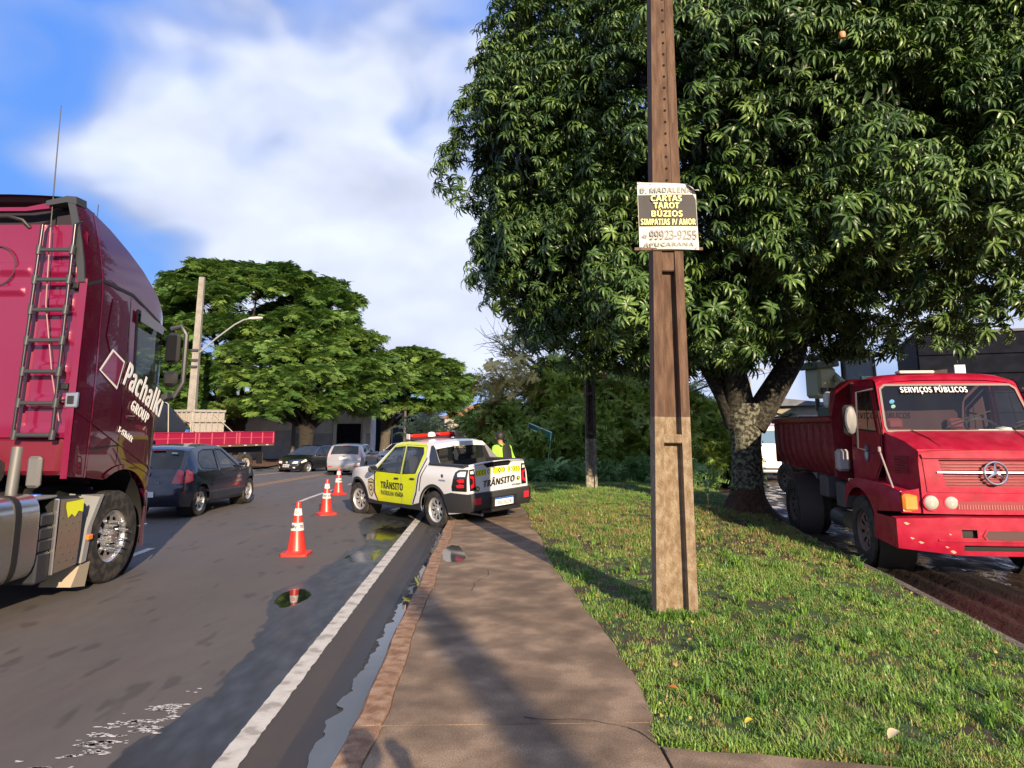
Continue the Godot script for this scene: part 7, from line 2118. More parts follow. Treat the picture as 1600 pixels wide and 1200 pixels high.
		for x in [0.80, 0.55]:
			var h := part(t, "headlight", MB.new().lathe([[0.0, 0.035], [0.06, 0.028], [0.088, 0.01], [0.092, 0.0]], 20, Transform3D(Basis(Vector3.RIGHT, -PI / 2), fyr(1.345, 1.04, s * x))), mat("dump_lens", 0.36, 0.35, 0.31, 0.1, 0.0, 1.0))
			part(h, "lamp_ring", MB.new().lathe([[0.092, 0.02], [0.108, 0.02], [0.112, 0.0]], 20, Transform3D(Basis(Vector3.RIGHT, -PI / 2), fyr(1.338, 1.04, s * x))), red)
		# wheels: steel with big hand holes, double at the back
		wheel(t, fyr(0.0, 0.50, s * 1.06), 0.50, 0.28, s, 0.285, mat("rim_rusty", 0.17, 0.11, 0.09, 0.7, 0.3), 8, 0.6, -0.04)
		wheel(t, fyr(-3.62, 0.50, s * 1.04), 0.50, 0.28, s, 0.285, mat("rim_dusty", 0.09, 0.07, 0.06, 0.8), 8, 0.6)
		wheel(t, fyr(-3.62, 0.50, s * 0.72), 0.50, 0.28, s, 0.285, mat("rim_dusty"), 8, 0.6)
		part(t, "rear_fender", MB.new().lathe([[0.60, -0.20], [0.62, -0.20], [0.62, 0.22], [0.60, 0.22]], 14, Transform3D(axle(s), fyr(-3.62, 0.5, s * 0.98)), PI * 1.0, PI * 2.0), mat("fender_grey", 0.06, 0.05, 0.05, 0.7))
		# mirrors on stalks, whip feeler on the wing
		var m := part(t, "mirror", MB.new().box(fyr(0.30, 2.10, s * 1.36), Vector3(0.20, 0.44, 0.09), 0.05), blk)
		part(m, "mirror_back", MB.new().lathe([[0.0, 0.03], [0.08, 0.024], [0.1, 0.0]], 18, Transform3D(Basis(Vector3.RIGHT, -PI / 2) * Basis().scaled(Vector3(0.9, 1, 2.0)), fyr(0.345, 2.10, s * 1.36))), mat("mirror_grey", 0.16, 0.16, 0.16, 0.5))
		part(m, "mirror_stalk", MB.new().tube([fyr(0.36, 2.55, s * 1.03), fyr(0.36, 2.50, s * 1.27), fyr(0.36, 1.70, s * 1.30), fyr(0.36, 1.62, s * 1.05)], 0.014, 6), mat("stalk_grey", 0.10, 0.10, 0.105, 0.4, 0.5))
		part(t, "wing_feeler", MB.new().tube([fyr(1.10, 1.20, s * 1.16), fyr(0.98, 1.66, s * 1.24)], 0.012, 6).lathe([[0.0, 0.04], [0.022, 0.03], [0.022, -0.03], [0.0, -0.04]], 8, Transform3D(Basis(), fyr(0.97, 1.70, s * 1.245))), mat("feeler_pale", 0.28, 0.24, 0.24, 0.5))
		part(t, "wiper", MB.new().tube([fyr(0.66, 1.99, -0.25 + s * 0.45), fyr(0.60, 2.10, -0.60 + s * 0.45)], 0.012, 5).box(fyr(0.575, 2.14, -0.62 + s * 0.45), Vector3(0.6, 0.018, 0.02), 0.004, Basis(Vector3(0, 0, 1), -0.28)), blk)
	# windscreen, its pale rubber frame, roof and rear wall
	var ws := func(o: float) -> Callable:
		return func(p: Vector2) -> Vector3: return fyr(lerpf(0.64, 0.33, (p.y - 1.93) / 0.69) + 0.06 * (1.0 - p.x * p.x) + o, p.y, p.x)
	var wsp := P2([-0.97, 1.96, 0.97, 1.96, 0.98, 2.02, 0.92, 2.54, 0.86, 2.59, -0.86, 2.59, -0.92, 2.54, -0.98, 2.02])
	var front := P2([-1.05, 1.90, 1.05, 1.90, 1.03, 2.0, 0.97, 2.62, 0.9, 2.67, -0.9, 2.67, -0.97, 2.62, -1.03, 2.0])
	var fr: PackedVector2Array = Geometry2D.offset_polygon(wsp, 0.03)[0]
	part(t, "windscreen_surround", MB.new().panel(front, [wsp], 0.12, ws.call(0.0), Vector3(0, 0, -1)), red)
	part(t, "windscreen_rubber", MB.new().panel(fr, [wsp], 0.12, ws.call(0.012), Vector3(0, 0, -1)), mat("pale_rubber", 0.20, 0.15, 0.14, 0.6))
	part(t, "windscreen", MB.new().panel(wsp, [], 0.12, ws.call(-0.004), Vector3(0, 0, -1)), glass("dump_screen", 0.2), Transform3D(), 60.0)
	text(t, "lettering", "SERVIÇOS PÚBLICOS", 0.085, mat("letter_white", 0.74, 0.74, 0.74, 0.4), Transform3D(Basis(Vector3(-1, 0, 0), Vector3(0, 0.91, 0.41), Vector3(0, 0.41, -0.91)), fyr(0.455, 2.53, 0.22)), 1.0, 0.92)
	for e in [[2.36, 0.035, "sticker_blue"], [2.29, 0.03, "sticker_teal"]]:
		part(t, "screen_sticker", MB.new().lathe([[0.0, 0.0], [e[1], 0.0]], 14, Transform3D(Basis(Vector3.RIGHT, -PI / 2 - 0.42), fyr(0.475 + (2.36 - e[0]) * 0.45, e[0], 0.82))), mat(e[2], 0.10, 0.35, 0.6, 0.5) if e[2] == "sticker_blue" else mat(e[2], 0.25, 0.45, 0.42, 0.5))
	var roof := MB.new()
	var rings := []
	for e in [[0.35, 2.63, 0.93], [0.30, 2.70, 0.92], [0.15, 2.745, 0.90], [-0.3, 2.76, 0.90], [-0.46, 2.73, 0.92], [-0.52, 2.62, 0.97]]:
		var r := PackedVector3Array()
		for k in 13:
			var q := -1.0 + k / 6.0
			r.append(fyr(e[0] + 0.05 * (1 - q * q) * (1.0 if e[0] > 0.2 else 0.0), e[1] + 0.045 * (1 - pow(absf(q), 3.0)) - 0.04 * pow(absf(q), 8.0), e[2] * q * 1.05))
		rings.append(r)
	roof.loft(rings, false, false)
	part(t, "roof", roof, red, Transform3D(), 60.0)
	part(t, "roof_lamp", MB.new().box(fyr(0.20, 2.80, 0.35), Vector3(0.5, 0.04, 0.18), 0.015), mat("lamp_shell"))
	part(t, "cab_back", MB.new().box(fyr(-0.52, 1.85, 0), Vector3(2.06, 1.7, 0.04), 0.01), mat("cab_lining", 0.035, 0.010, 0.012, 0.8))
	part(t, "cab_floor", MB.new().box(fyr(0.05, 1.02, 0), Vector3(1.95, 0.06, 1.15), 0.01).box(fyr(0.52, 1.60, 0), Vector3(1.95, 0.62, 0.22), 0.06), mat("cabin_dark", 0.018, 0.018, 0.02, 0.8))
	seats(t, [-0.05], 1.0, 1.25, mat("seat_maroon", 0.14, 0.03, 0.035, 0.8))
	part(t, "steering_wheel", MB.new().lathe([[0.20, 0.0], [0.225, 0.018], [0.25, 0.0], [0.225, -0.018], [0.20, 0.0]], 24, Transform3D(Basis(Vector3.RIGHT, -0.7), fyr(0.36, 1.98, -0.45))), blk)
	part(t, "dash_papers", MB.new().box(fyr(0.55, 1.94, -0.45), Vector3(0.5, 0.06, 0.16), 0.02, Basis(Vector3.UP, 0.2)).lathe([[0.0, 0.08], [0.10, 0.06], [0.12, 0.0]], 14, Transform3D(Basis(), fyr(0.55, 1.93, -0.62))), mat("paper", 0.7, 0.72, 0.62, 0.6))
	# bonnet
	var bn := MB.new()
	rings = []
	for e in [[0.60, 1.935, 1.03], [0.66, 1.94, 1.02], [1.05, 1.83, 0.94], [1.26, 1.735, 0.905], [1.32, 1.69, 0.90]]:
		var r := PackedVector3Array()
		for k in 13:
			var q := -1.0 + k / 6.0
			r.append(fyr(e[0] + 0.05 * (1.0 - q * q) * smoothstep(0.9, 1.3, e[0]), e[1] + 0.02 * (1 - q * q) - 0.02 * pow(absf(q), 10.0), (1.034 - 0.13 * smoothstep(0.6, 1.3, e[0])) * q))
		rings.append(r)
	bn.loft(rings, false, false)
	part(t, "bonnet", bn, red, Transform3D(), 50.0)
	for x in [-0.62, 0.62]:
		part(t, "bonnet_seam", MB.new().tube([fyr(0.70, 1.955, x * 1.1), fyr(1.05, 1.855, x), fyr(1.30, 1.735, x * 0.95)], 0.008, 5), dred)
	var ff := func(o: float) -> Callable:
		return func(p: Vector2) -> Vector3: return fyr(1.30 + 0.06 * (1.0 - p.x * p.x) + 0.02 * smoothstep(1.7, 1.2, p.y) + o, p.y, p.x)
	var face := P2([-0.905, 0.90, 0.905, 0.90, 0.905, 1.715, -0.905, 1.715])
	var hole := P2([-0.64, 1.30, 0.64, 1.30, 0.64, 1.56, 0.70, 1.56, 0.70, 1.30, 0.64, 1.30])
	var grille_hole := P2([-0.60, 1.24, 0.60, 1.24, 0.66, 1.58, -0.66, 1.58])
	part(t, "front_panel", MB.new().panel(face, [grille_hole], 0.10, ff.call(0.0), Vector3(0, 0, -1)), red)
	var wing_face := [0.88, 0.90, 1.14, 0.90, 1.12, 1.17, 0.88, 1.22]
	for s in [-1, 1]:
		part(t, "wing_front", MB.new().panel(P2(wing_face if s > 0 else mirrored(wing_face)), [], 0.1, func(p: Vector2) -> Vector3: return fyr(1.30 - 0.06 * pow((absf(p.x) - 0.88) / 0.26, 2.0), p.y, p.x), Vector3(0, 0, -1)), red)
	var outer: PackedVector2Array = P2([-0.84, 1.17, 0.84, 1.17, 0.86, 1.65, -0.86, 1.65])
	var inner: PackedVector2Array = P2([-0.82, 1.19, 0.82, 1.19, 0.84, 1.63, -0.84, 1.63])
	part(t, "grille_frame", MB.new().panel(outer, [inner], 0.12, ff.call(0.012), Vector3(0, 0, -1)), red)
	part(t, "grille_frame_lip", MB.new().panel(P2([-0.86, 1.60, 0.86, 1.60, 0.88, 1.66, -0.88, 1.66]), [], 0.12, ff.call(0.03), Vector3(0, 0, -1)), red)
	part(t, "grille_mesh", MB.new().panel(P2([-0.64, 1.22, 0.64, 1.22, 0.68, 1.60, -0.68, 1.60]), [], 0.12, ff.call(-0.05), Vector3(0, 0, -1)), mat("mesh_red", 0.20, 0.008, 0.02, 0.6))
	for k in 8:
		part(t, "grille_slat", MB.new().panel(P2(rect(-0.62, 1.262 + 0.038 * k, 0.62, 1.272 + 0.038 * k)), [], 0.15, ff.call(-0.03), Vector3(0, 0, -1)), dred)
	part(t, "chrome_bar", MB.new().panel(P2([-0.70, 1.415, 0.70, 1.415, 0.70, 1.435, -0.70, 1.435]), [], 0.12, ff.call(0.022), Vector3(0, 0, -1)), chrome)
	var star := Transform3D(Basis(Vector3.RIGHT, -PI / 2), fyr(1.395, 1.415, 0))
	var st := part(t, "star_emblem", MB.new().lathe([[0.128, -0.008], [0.128, 0.008], [0.140, 0.016], [0.152, 0.008], [0.152, -0.008]], 36, star), chrome)
	for k in 3:
		var a := PI / 2 + TAU * k / 3.0
		var d := Vector2(cos(a), sin(a))
		var n := Vector2(-d.y, d.x)
		part(st, "star_point", MB.new().loft([PackedVector3Array([fyr(1.395, 1.415 + n.y * 0.024, n.x * 0.024), fyr(1.418, 1.415, 0), fyr(1.395, 1.415 - n.y * 0.024, -n.x * 0.024)]), PackedVector3Array([fyr(1.398, 1.415 + d.y * 0.132 + n.y * 0.005, d.x * 0.132 + n.x * 0.005), fyr(1.405, 1.415 + d.y * 0.134, d.x * 0.134), fyr(1.398, 1.415 + d.y * 0.132 - n.y * 0.005, d.x * 0.132 - n.x * 0.005)])]), chrome)
	part(t, "lower_grille", MB.new().panel(P2(rect(-0.50, 0.955, 0.50, 1.06)), [], 0.1, ff.call(0.006), Vector3(0, 0, -1)), mat("mesh_red"))
	for k in 30:
		part(t, "lower_grille_bar", MB.new().panel(P2(rect(-0.48 + 0.033 * k, 0.96, -0.472 + 0.033 * k, 1.02)), [], 0.2, ff.call(0.012), Vector3(0, 0, -1)), mat("mesh_pale", 0.36, 0.14, 0.12, 0.5))
	# bumper: a deep pressed beam with slots and scuffs
	var bf := func(o: float) -> Callable:
		return func(p: Vector2) -> Vector3: return fyr(1.36 + 0.12 * (1.0 - pow(absf(p.x) / 1.28, 2.4)) - 0.05 * smoothstep(0.6, 0.40, p.y) + o, p.y, p.x)
	var bp := P2([-1.27, 0.47, -0.5, 0.40, 0.5, 0.40, 1.27, 0.47, 1.26, 0.84, 0.6, 0.87, -0.6, 0.87, -1.26, 0.84])
	part(t, "bumper", MB.new().panel(bp, [P2(rect(-0.52, 0.62, -0.34, 0.72)), P2(rect(0.34, 0.62, 0.52, 0.72)), P2(rect(-0.50, 0.46, 0.50, 0.53))], 0.10, bf.call(0.0), Vector3(0, 0, -1)), red)
	part(t, "bumper_back", MB.new().panel(bp, [], 0.15, bf.call(-0.06), Vector3(0, 0, -1)), blk)
	part(t, "bumper_top", MB.new().loft([PackedVector3Array([fyr(1.36, 0.84, -1.26), fyr(1.46, 0.87, -0.6), fyr(1.48, 0.87, 0), fyr(1.46, 0.87, 0.6), fyr(1.36, 0.84, 1.26)]), PackedVector3Array([fyr(1.20, 0.85, -1.26), fyr(1.25, 0.88, -0.6), fyr(1.25, 0.88, 0), fyr(1.25, 0.88, 0.6), fyr(1.20, 0.85, 1.26)])], false, false), red)
	part(t, "bumper_groove", MB.new().panel(P2(rect(-0.80, 0.575, 0.80, 0.60)), [], 0.12, bf.call(0.012), Vector3(0, 0, -1)), red)
	var slot: PackedVector2Array = P2([-0.22, 0.60, 0.22, 0.60, 0.26, 0.65, 0.22, 0.71, -0.22, 0.71, -0.26, 0.65])
	part(t, "bumper_slot", MB.new().panel(Geometry2D.offset_polygon(slot, 0.02)[0], [slot], 0.12, bf.call(0.014), Vector3(0, 0, -1)), red)
	part(t, "slot_recess", MB.new().panel(slot, [], 0.12, bf.call(0.004), Vector3(0, 0, -1)), mat("recess_dark", 0.05, 0.012, 0.014, 0.6))
	for e in [[0.62, 0.44, 0.05], [0.70, 0.50, 0.03], [1.0, 0.55, 0.04], [1.15, 0.78, 0.04], [1.10, 0.60, 0.03], [0.66, 0.66, 0.02]]:
		part(t, "paint_chip", MB.new().panel(P2([e[0] - e[2], e[1], e[0], e[1] - e[2] * 0.4, e[0] + e[2] * 0.8, e[1] + 0.01, e[0] + e[2] * 0.2, e[1] + e[2] * 0.5]), [], 0.1, bf.call(0.003), Vector3(0, 0, -1)), mat("bare_filler", 0.50, 0.30, 0.22, 0.7))
	for s in [-1.0, 1.0]:
		part(t, "bumper_end", MB.new().panel(P2([0.62, 0.50, 1.37, 0.47, 1.37, 0.84, 0.66, 0.84]), [], 0.1, func(p: Vector2) -> Vector3: return fyr(p.x, p.y, s * (1.265 + 0.0)), Vector3(s, 0, 0)), red)
	# chassis, boxes and tanks under the body
	part(t, "chassis", MB.new().box(fyr(-1.8, 0.78, 0.40), Vector3(0.12, 0.26, 6.0), 0.02).box(fyr(-1.8, 0.78, -0.40), Vector3(0.12, 0.26, 6.0), 0.02).box(fyr(0.0, 0.52, 0), Vector3(1.7, 0.16, 0.16), 0.04).box(fyr(-3.62, 0.52, 0), Vector3(1.4, 0.2, 0.24), 0.06).box(fyr(0.7, 0.85, 0), Vector3(1.1, 0.5, 0.9), 0.1), blk)
	for s in [-1, 1]:
		part(t, "air_tank", MB.new().tube([fyr(-1.05, 0.52, s * 0.98), fyr(-1.65, 0.52, s * 0.98)], 0.14, 14), mat("tank_green", 0.035, 0.045, 0.045, 0.5))
		part(t, "tool_box", MB.new().box(fyr(-1.0, 0.92, s * 0.95), Vector3(0.4, 0.4, 0.36), 0.03), mat("box_grey", 0.07, 0.065, 0.07, 0.6))
		part(t, "battery_case", MB.new().box(fyr(-1.7, 1.0, s * 1.0), Vector3(0.36, 0.36, 0.4), 0.03), mat("box_grey"))
		part(t, "white_case", MB.new().box(fyr(-0.72, 1.48, s * 1.16), Vector3(0.2, 0.34, 0.16), 0.04), mat("case_white", 0.38, 0.35, 0.35, 0.5))
	part(t, "exhaust_stack", MB.new().tube([fyr(-0.75, 0.9, 0.75), fyr(-0.75, 1.9, 0.75)], 0.1, 12), blk)
	# tipping body: ribbed flared sides, sloping headboard with canopy
	var bside := func(s: float, o: float) -> Callable:
		return func(p: Vector2) -> Vector3: return fyr(p.x, p.y, s * (1.18 - 0.26 * pow(clampf((1.70 - p.y) / 0.6, 0, 1), 2.0) + o))
	for s in [-1.0, 1.0]:
		var bs := part(t, "body_side", MB.new().panel(P2([-4.55, 1.30, -1.15, 1.12, -1.02, 1.30, -1.02, 2.12, -4.55, 2.16]), [], 0.15, bside.call(s, 0.0), Vector3(s, 0, 0)), dred)
		for k in 9:
			var f := -4.40 + 0.38 * k
			var rg := []
			for y in [1.22, 1.36, 1.5, 1.62, 1.74, 2.04]:
				var w: float = 1.18 - 0.26 * pow(clampf((1.70 - y) / 0.6, 0, 1), 2.0)
				rg.append(PackedVector3Array([fyr(f - 0.05, y, s * (w - 0.005)), fyr(f - 0.03, y, s * (w + 0.05)), fyr(f + 0.03, y, s * (w + 0.05)), fyr(f + 0.05, y, s * (w - 0.005))]))
			part(bs, "rib", MB.new().loft(rg), dred)
		part(bs, "top_rail", MB.new().box(fyr(-2.8, 2.12, s * 1.20), Vector3(0.12, 0.12, 3.6), 0.03), dred)
		part(bs, "inner_side", MB.new().panel(P2([-4.52, 1.35, -1.05, 1.35, -1.05, 2.10, -4.52, 2.14]), [], 0.4, bside.call(s, -0.05), Vector3(-s, 0, 0)), dred)
	part(t, "body_floor", MB.new().box(fyr(-2.8, 1.22, 0), Vector3(1.9, 0.1, 3.5), 0.03), dred)
	part(t, "tail_board", MB.new().box(fyr(-4.58, 1.72, 0), Vector3(2.36, 0.9, 0.08), 0.02), dred)
	part(t, "headboard", MB.new().loft([PackedVector3Array([fyr(-1.06, 1.2, -1.18), fyr(-1.06, 1.2, 1.18), fyr(-0.98, 1.2, 1.18), fyr(-0.98, 1.2, -1.18)]), PackedVector3Array([fyr(-1.10, 2.15, -1.2), fyr(-1.10, 2.15, 1.2), fyr(-0.98, 2.15, 1.2), fyr(-0.98, 2.15, -1.2)]), PackedVector3Array([fyr(-1.0, 2.58, -1.18), fyr(-1.0, 2.58, 1.18), fyr(-0.72, 2.58, 1.18), fyr(-0.72, 2.58, -1.18)]), PackedVector3Array([fyr(-0.85, 2.72, -1.05), fyr(-0.85, 2.72, 1.05), fyr(-0.40, 2.74, 1.05), fyr(-0.40, 2.74, -1.05)])]), dred)
	part(t, "work_lamp", MB.new().box(fyr(-1.28, 2.45, 1.12), Vector3(0.16, 0.26, 0.14), 0.04), mat("lamp_shell"))
	# the excavator standing behind the cab
	var e := thing("excavator", "green and cream backhoe with dark cab and teal window rising behind the dump truck", "excavator", Vector3(10.4, RROAD + fall(-21.0), -21.5), 0.2)
	var em := mat("excavator_cream", 0.30, 0.32, 0.22, 0.6)
	var eg := mat("excavator_green", 0.07, 0.09, 0.065, 0.6)
	part(e, "body", MB.new().box(Vector3(0, 1.3, 0), Vector3(1.9, 1.1, 3.4), 0.1), em)
	part(e, "cab_base", MB.new().box(Vector3(0.4, 2.2, -0.1), Vector3(1.1, 0.9, 1.4), 0.06), eg)
	for p in [[-0.12, 0.55], [0.95, 0.55], [-0.12, -0.75], [0.95, -0.75]]:
		part(e, "cab_post", MB.new().tube([Vector3(p[0], 2.5, p[1]), Vector3(p[0] * 0.96, 4.1, p[1])], 0.07, 8), mat("black_trim"))
	part(e, "cab_roof", MB.new().box(Vector3(0.42, 4.15, -0.1), Vector3(1.55, 0.14, 1.75), 0.05), mat("black_trim"))
	part(e, "cab_window", MB.new().box(Vector3(0.42, 3.3, 0.58), Vector3(0.95, 1.5, 0.02), 0.0), glass("cab_dark_glass", 0.85))
	part(e, "rear_window", MB.new().box(Vector3(0.66, 3.32, 0.615), Vector3(0.46, 0.36, 0.02), 0.004), mat("teal_glass", 0.20, 0.45, 0.42, 0.15))
	part(e, "hydraulic_box", MB.new().box(Vector3(-0.72, 3.3, 0.3), Vector3(0.62, 0.9, 0.7), 0.08), em)
	part(e, "box_lid", MB.new().box(Vector3(-0.75, 3.83, 0.3), Vector3(0.8, 0.22, 0.85), 0.04, Basis(Vector3(0, 0, 1), 0.12)), eg)
	for x in [-0.92, -0.66]:
		part(e, "work_lamp", MB.new().box(Vector3(x, 3.05, 0.68), Vector3(0.18, 0.18, 0.06), 0.02), mat("black_trim"))
	part(e, "boom", MB.new().tube([Vector3(-0.4, 2.0, 1.2), Vector3(-0.5, 3.3, 0.9), Vector3(-0.35, 3.7, 0.2)], [0.14, 0.12, 0.09], 8), em)
	for s in [-1, 1]:
		wheel(e, Vector3(s * 0.95, 0.62, 1.0), 0.62, 0.42, s, 0.34, mat("rim_dusty"), 6, 0.6)
		wheel(e, Vector3(s * 0.90, 0.45, -1.3), 0.45, 0.32, s, 0.25, mat("rim_dusty"), 6, 0.6)
		part(e, "mudguard", MB.new().box(Vector3(s * 0.95, 1.34, 1.0), Vector3(0.46, 0.1, 1.3), 0.04), eg)

# ---------------------------------------------------------------- the trailer across the road
func build_trailer() -> void:
	var at := Vector3(-13.3, ROAD + fall(-42.0), -42.2)
	var dirn := Vector3(-0.52, 0, 0.85)      # from the tail towards the towing truck
	var turn := atan2(-dirn.x, -dirn.z)      # local -z points along dirn
	var t := thing("flatbed_trailer", "crimson drop-side flatbed trailer crossing behind the navy hatchback", "trailer", at, turn)
	var red := mat("trailer_crimson", 0.24, 0.006, 0.035, 0.4, 0.0, 0.4)
	var hi := mat("trailer_rib_pink", 0.36, 0.04, 0.08, 0.45)
	var blk := mat("tractor_black", 0.012, 0.012, 0.013, 0.55)
	# local axes: f runs from the tail forwards; r=+ is the trailer's right side, facing the far bank; the left side faces us
	var L := 12.5
	part(t, "deck", MB.new().box(fyr(L / 2, 1.48, 0), Vector3(2.5, 0.14, L), 0.02), mat("deck_wood", 0.10, 0.07, 0.05, 0.8))
	for s in [-1, 1]:
		for k in 5:
			var f0 := k * L / 5.0
			var bd := part(t, "side_board", MB.new().box(fyr(f0 + L / 10.0, 1.86, s * 1.25), Vector3(0.05, 0.66, L / 5.0 - 0.04), 0.01), red)
			part(bd, "mid_rail", MB.new().box(fyr(f0 + L / 10.0, 1.88, s * 1.285), Vector3(0.03, 0.05, L / 5.0 - 0.06), 0.008), hi)
			part(bd, "top_rail", MB.new().box(fyr(f0 + L / 10.0, 2.17, s * 1.265), Vector3(0.07, 0.06, L / 5.0 - 0.04), 0.012), red)
			for q in 4:
				part(bd, "stiffener", MB.new().box(fyr(f0 + 0.1 + q * (L / 5.0 - 0.2) / 3.0, 1.85, s * 1.29), Vector3(0.05, 0.60, 0.07), 0.012), hi)
			for q in 3:
				part(bd, "hinge", MB.new().box(fyr(f0 + 0.5 + q * 0.75, 1.47, s * 1.28), Vector3(0.04, 0.06, 0.16), 0.01), mat("hinge_pale", 0.45, 0.42, 0.42, 0.5))
		for f in [1.9, 3.2, 4.5]:
			wheel(t, fyr(f, 0.52, s * 1.02), 0.52, 0.46, s, 0.30, mat("rim_dull", 0.36, 0.32, 0.28, 0.6, 0.2), 8, 0.6)
		part(t, "mudguard", MB.new().lathe([[0.58, -0.24], [0.60, -0.24], [0.60, 0.24], [0.58, 0.24]], 14, Transform3D(axle(s), fyr(1.9, 0.55, s * 1.0)), PI * 1.0, PI * 1.75), mat("fender_grey", 0.06, 0.05, 0.05, 0.7))
		part(t, "tail_flap", MB.new().box(fyr(0.75, 0.75, s * 1.0), Vector3(0.5, 0.6, 0.03), 0.01), blk)
	part(t, "tail_board", MB.new().box(fyr(0.0, 1.80, 0), Vector3(2.5, 0.66, 0.06), 0.01), red)
	part(t, "head_board", MB.new().box(fyr(L, 2.0, 0), Vector3(2.5, 1.1, 0.08), 0.01), red)
	part(t, "frame", MB.new().box(fyr(L / 2, 1.25, 0.45), Vector3(0.16, 0.35, L - 0.4), 0.02).box(fyr(L / 2, 1.25, -0.45), Vector3(0.16, 0.35, L - 0.4), 0.02), blk)
	part(t, "landing_leg", MB.new().box(fyr(8.8, 0.75, 0.7), Vector3(0.14, 1.2, 0.14), 0.02).box(fyr(8.8, 0.75, -0.7), Vector3(0.14, 1.2, 0.14), 0.02), blk)
	var xf := Transform3D(Basis(Vector3.UP, turn), at)
	var put := func(f: float, y: float, r: float) -> Vector3: return xf * fyr(f, y, r)
	# load: crate wrapped in film, tarpaulin heap, blue drums, pale sheets
	var wood := rough_mat("crate_wood", [[0.3, lin(0.38, 0.34, 0.29)], [0.7, lin(0.54, 0.49, 0.43)]], 0.8, 0.15, 0.8, 0.3, false)
	var c := thing("wooden_crate", "tall slatted wooden crate wrapped in clear film on the trailer", "crate", put.call(4.2, 1.55, 0.0), turn)
	part(c, "film_wrap", MB.new().box(Vector3(0, 0.85, 0), Vector3(1.9, 1.7, 1.9), 0.06), mat("film_pale", 0.36, 0.34, 0.32, 0.25))
	for k in 6:
		part(c, "slat", MB.new().box(Vector3(-1.0, 0.95, -0.9 + 0.36 * k), Vector3(0.06, 1.6, 0.10), 0.01), wood)
		part(c, "slat", MB.new().box(Vector3(-0.9 + 0.36 * k, 0.95, -1.0), Vector3(0.10, 1.6, 0.06), 0.01), wood)
	for y in [0.25, 1.2, 1.72]:
		part(c, "rail", MB.new().box(Vector3(-1.04, y, 0), Vector3(0.05, 0.12, 2.0), 0.01), wood)
		part(c, "rail", MB.new().box(Vector3(0, y, -1.04), Vector3(2.0, 0.12, 0.05), 0.01), wood)
	var tp := thing("tarpaulin_load", "black tarpaulin heap lashed over cargo behind the tractor mirrors", "tarpaulin", put.call(5.9, 1.55, 0.0), turn)
	var tm := mat("tarpaulin", 0.012, 0.013, 0.015, 0.28)
	var tn := FastNoiseLite.new(); tn.seed = 17; tn.frequency = 0.9; tn.fractal_octaves = 3
	var rr := []
	for i in 21:
		var f := -1.9 + i * 0.24
		var ring := PackedVector3Array()
		for k in 25:
			var a := PI * k / 24.0
			var h := (1.9 * smoothstep(-2.0, 0.9, f) + 0.35) * (1.0 + 0.16 * tn.get_noise_2d(f * 2.0, a * 2.0))
			var w := 1.15 * (1.0 + 0.10 * tn.get_noise_2d(f * 3.0 + 9.0, a * 3.0))
			ring.append(fyr(f, 0.01 + pow(sin(a), 0.6) * h + 0.05 * tn.get_noise_2d(f * 7.0, a * 9.0), cos(a) * w))
		rr.append(ring)
	part(tp, "cover", MB.new().loft(rr, false, false), tm, Transform3D(), 50.0)
	for f in [-0.6, 0.7, 2.0]:
		part(tp, "strap", MB.new().tube([fyr(f, 0.0, -1.28), fyr(f, (1.9 * smoothstep(-2.0, 0.9, f) + 0.35) * 0.9, -1.05), fyr(f, (1.9 * smoothstep(-2.0, 0.9, f) + 0.35) * 1.1, 0), fyr(f, 0.0, 1.28)], 0.025, 5), mat("strap_pale", 0.35, 0.33, 0.28, 0.7))
	for k in 2:
		var b := thing("blue_drum", ["blue plastic drum on the trailer at the crate's foot", "blue plastic drum on the trailer between tarpaulin and pale box"][k], "drum", put.call(5.45 + 1.9 * k, 1.55, -0.88), turn, "blue drums on the trailer")
		part(b, "barrel", MB.new().lathe([[0.0, 0.0], [0.24, 0.0], [0.27, 0.08], [0.29, 0.3], [0.27, 0.33], [0.29, 0.36], [0.27, 0.7], [0.22, 0.78], [0.0, 0.78]], 16), mat("drum_blue", 0.02, 0.12, 0.36, 0.4))
	var w := thing("pale_box", "pale yellow boxed cargo under the tarpaulin's end beside the tractor", "box", put.call(8.2, 1.55, -0.75), turn)
	part(w, "box_body", MB.new().box(Vector3(0, 0.75, 0), Vector3(1.1, 1.5, 1.5), 0.03), mat("box_cream", 0.52, 0.44, 0.26, 0.7))
	for x in [-0.4, 0.4]:
		part(w, "batten", MB.new().box(Vector3(-0.57, 0.75, x), Vector3(0.05, 1.5, 0.1), 0.01), wood)
	part(t, "lashing", MB.new().tube([fyr(2.9, 2.2, -1.28), fyr(4.0, 3.2, -0.95)], 0.025, 5), mat("strap_pale"))

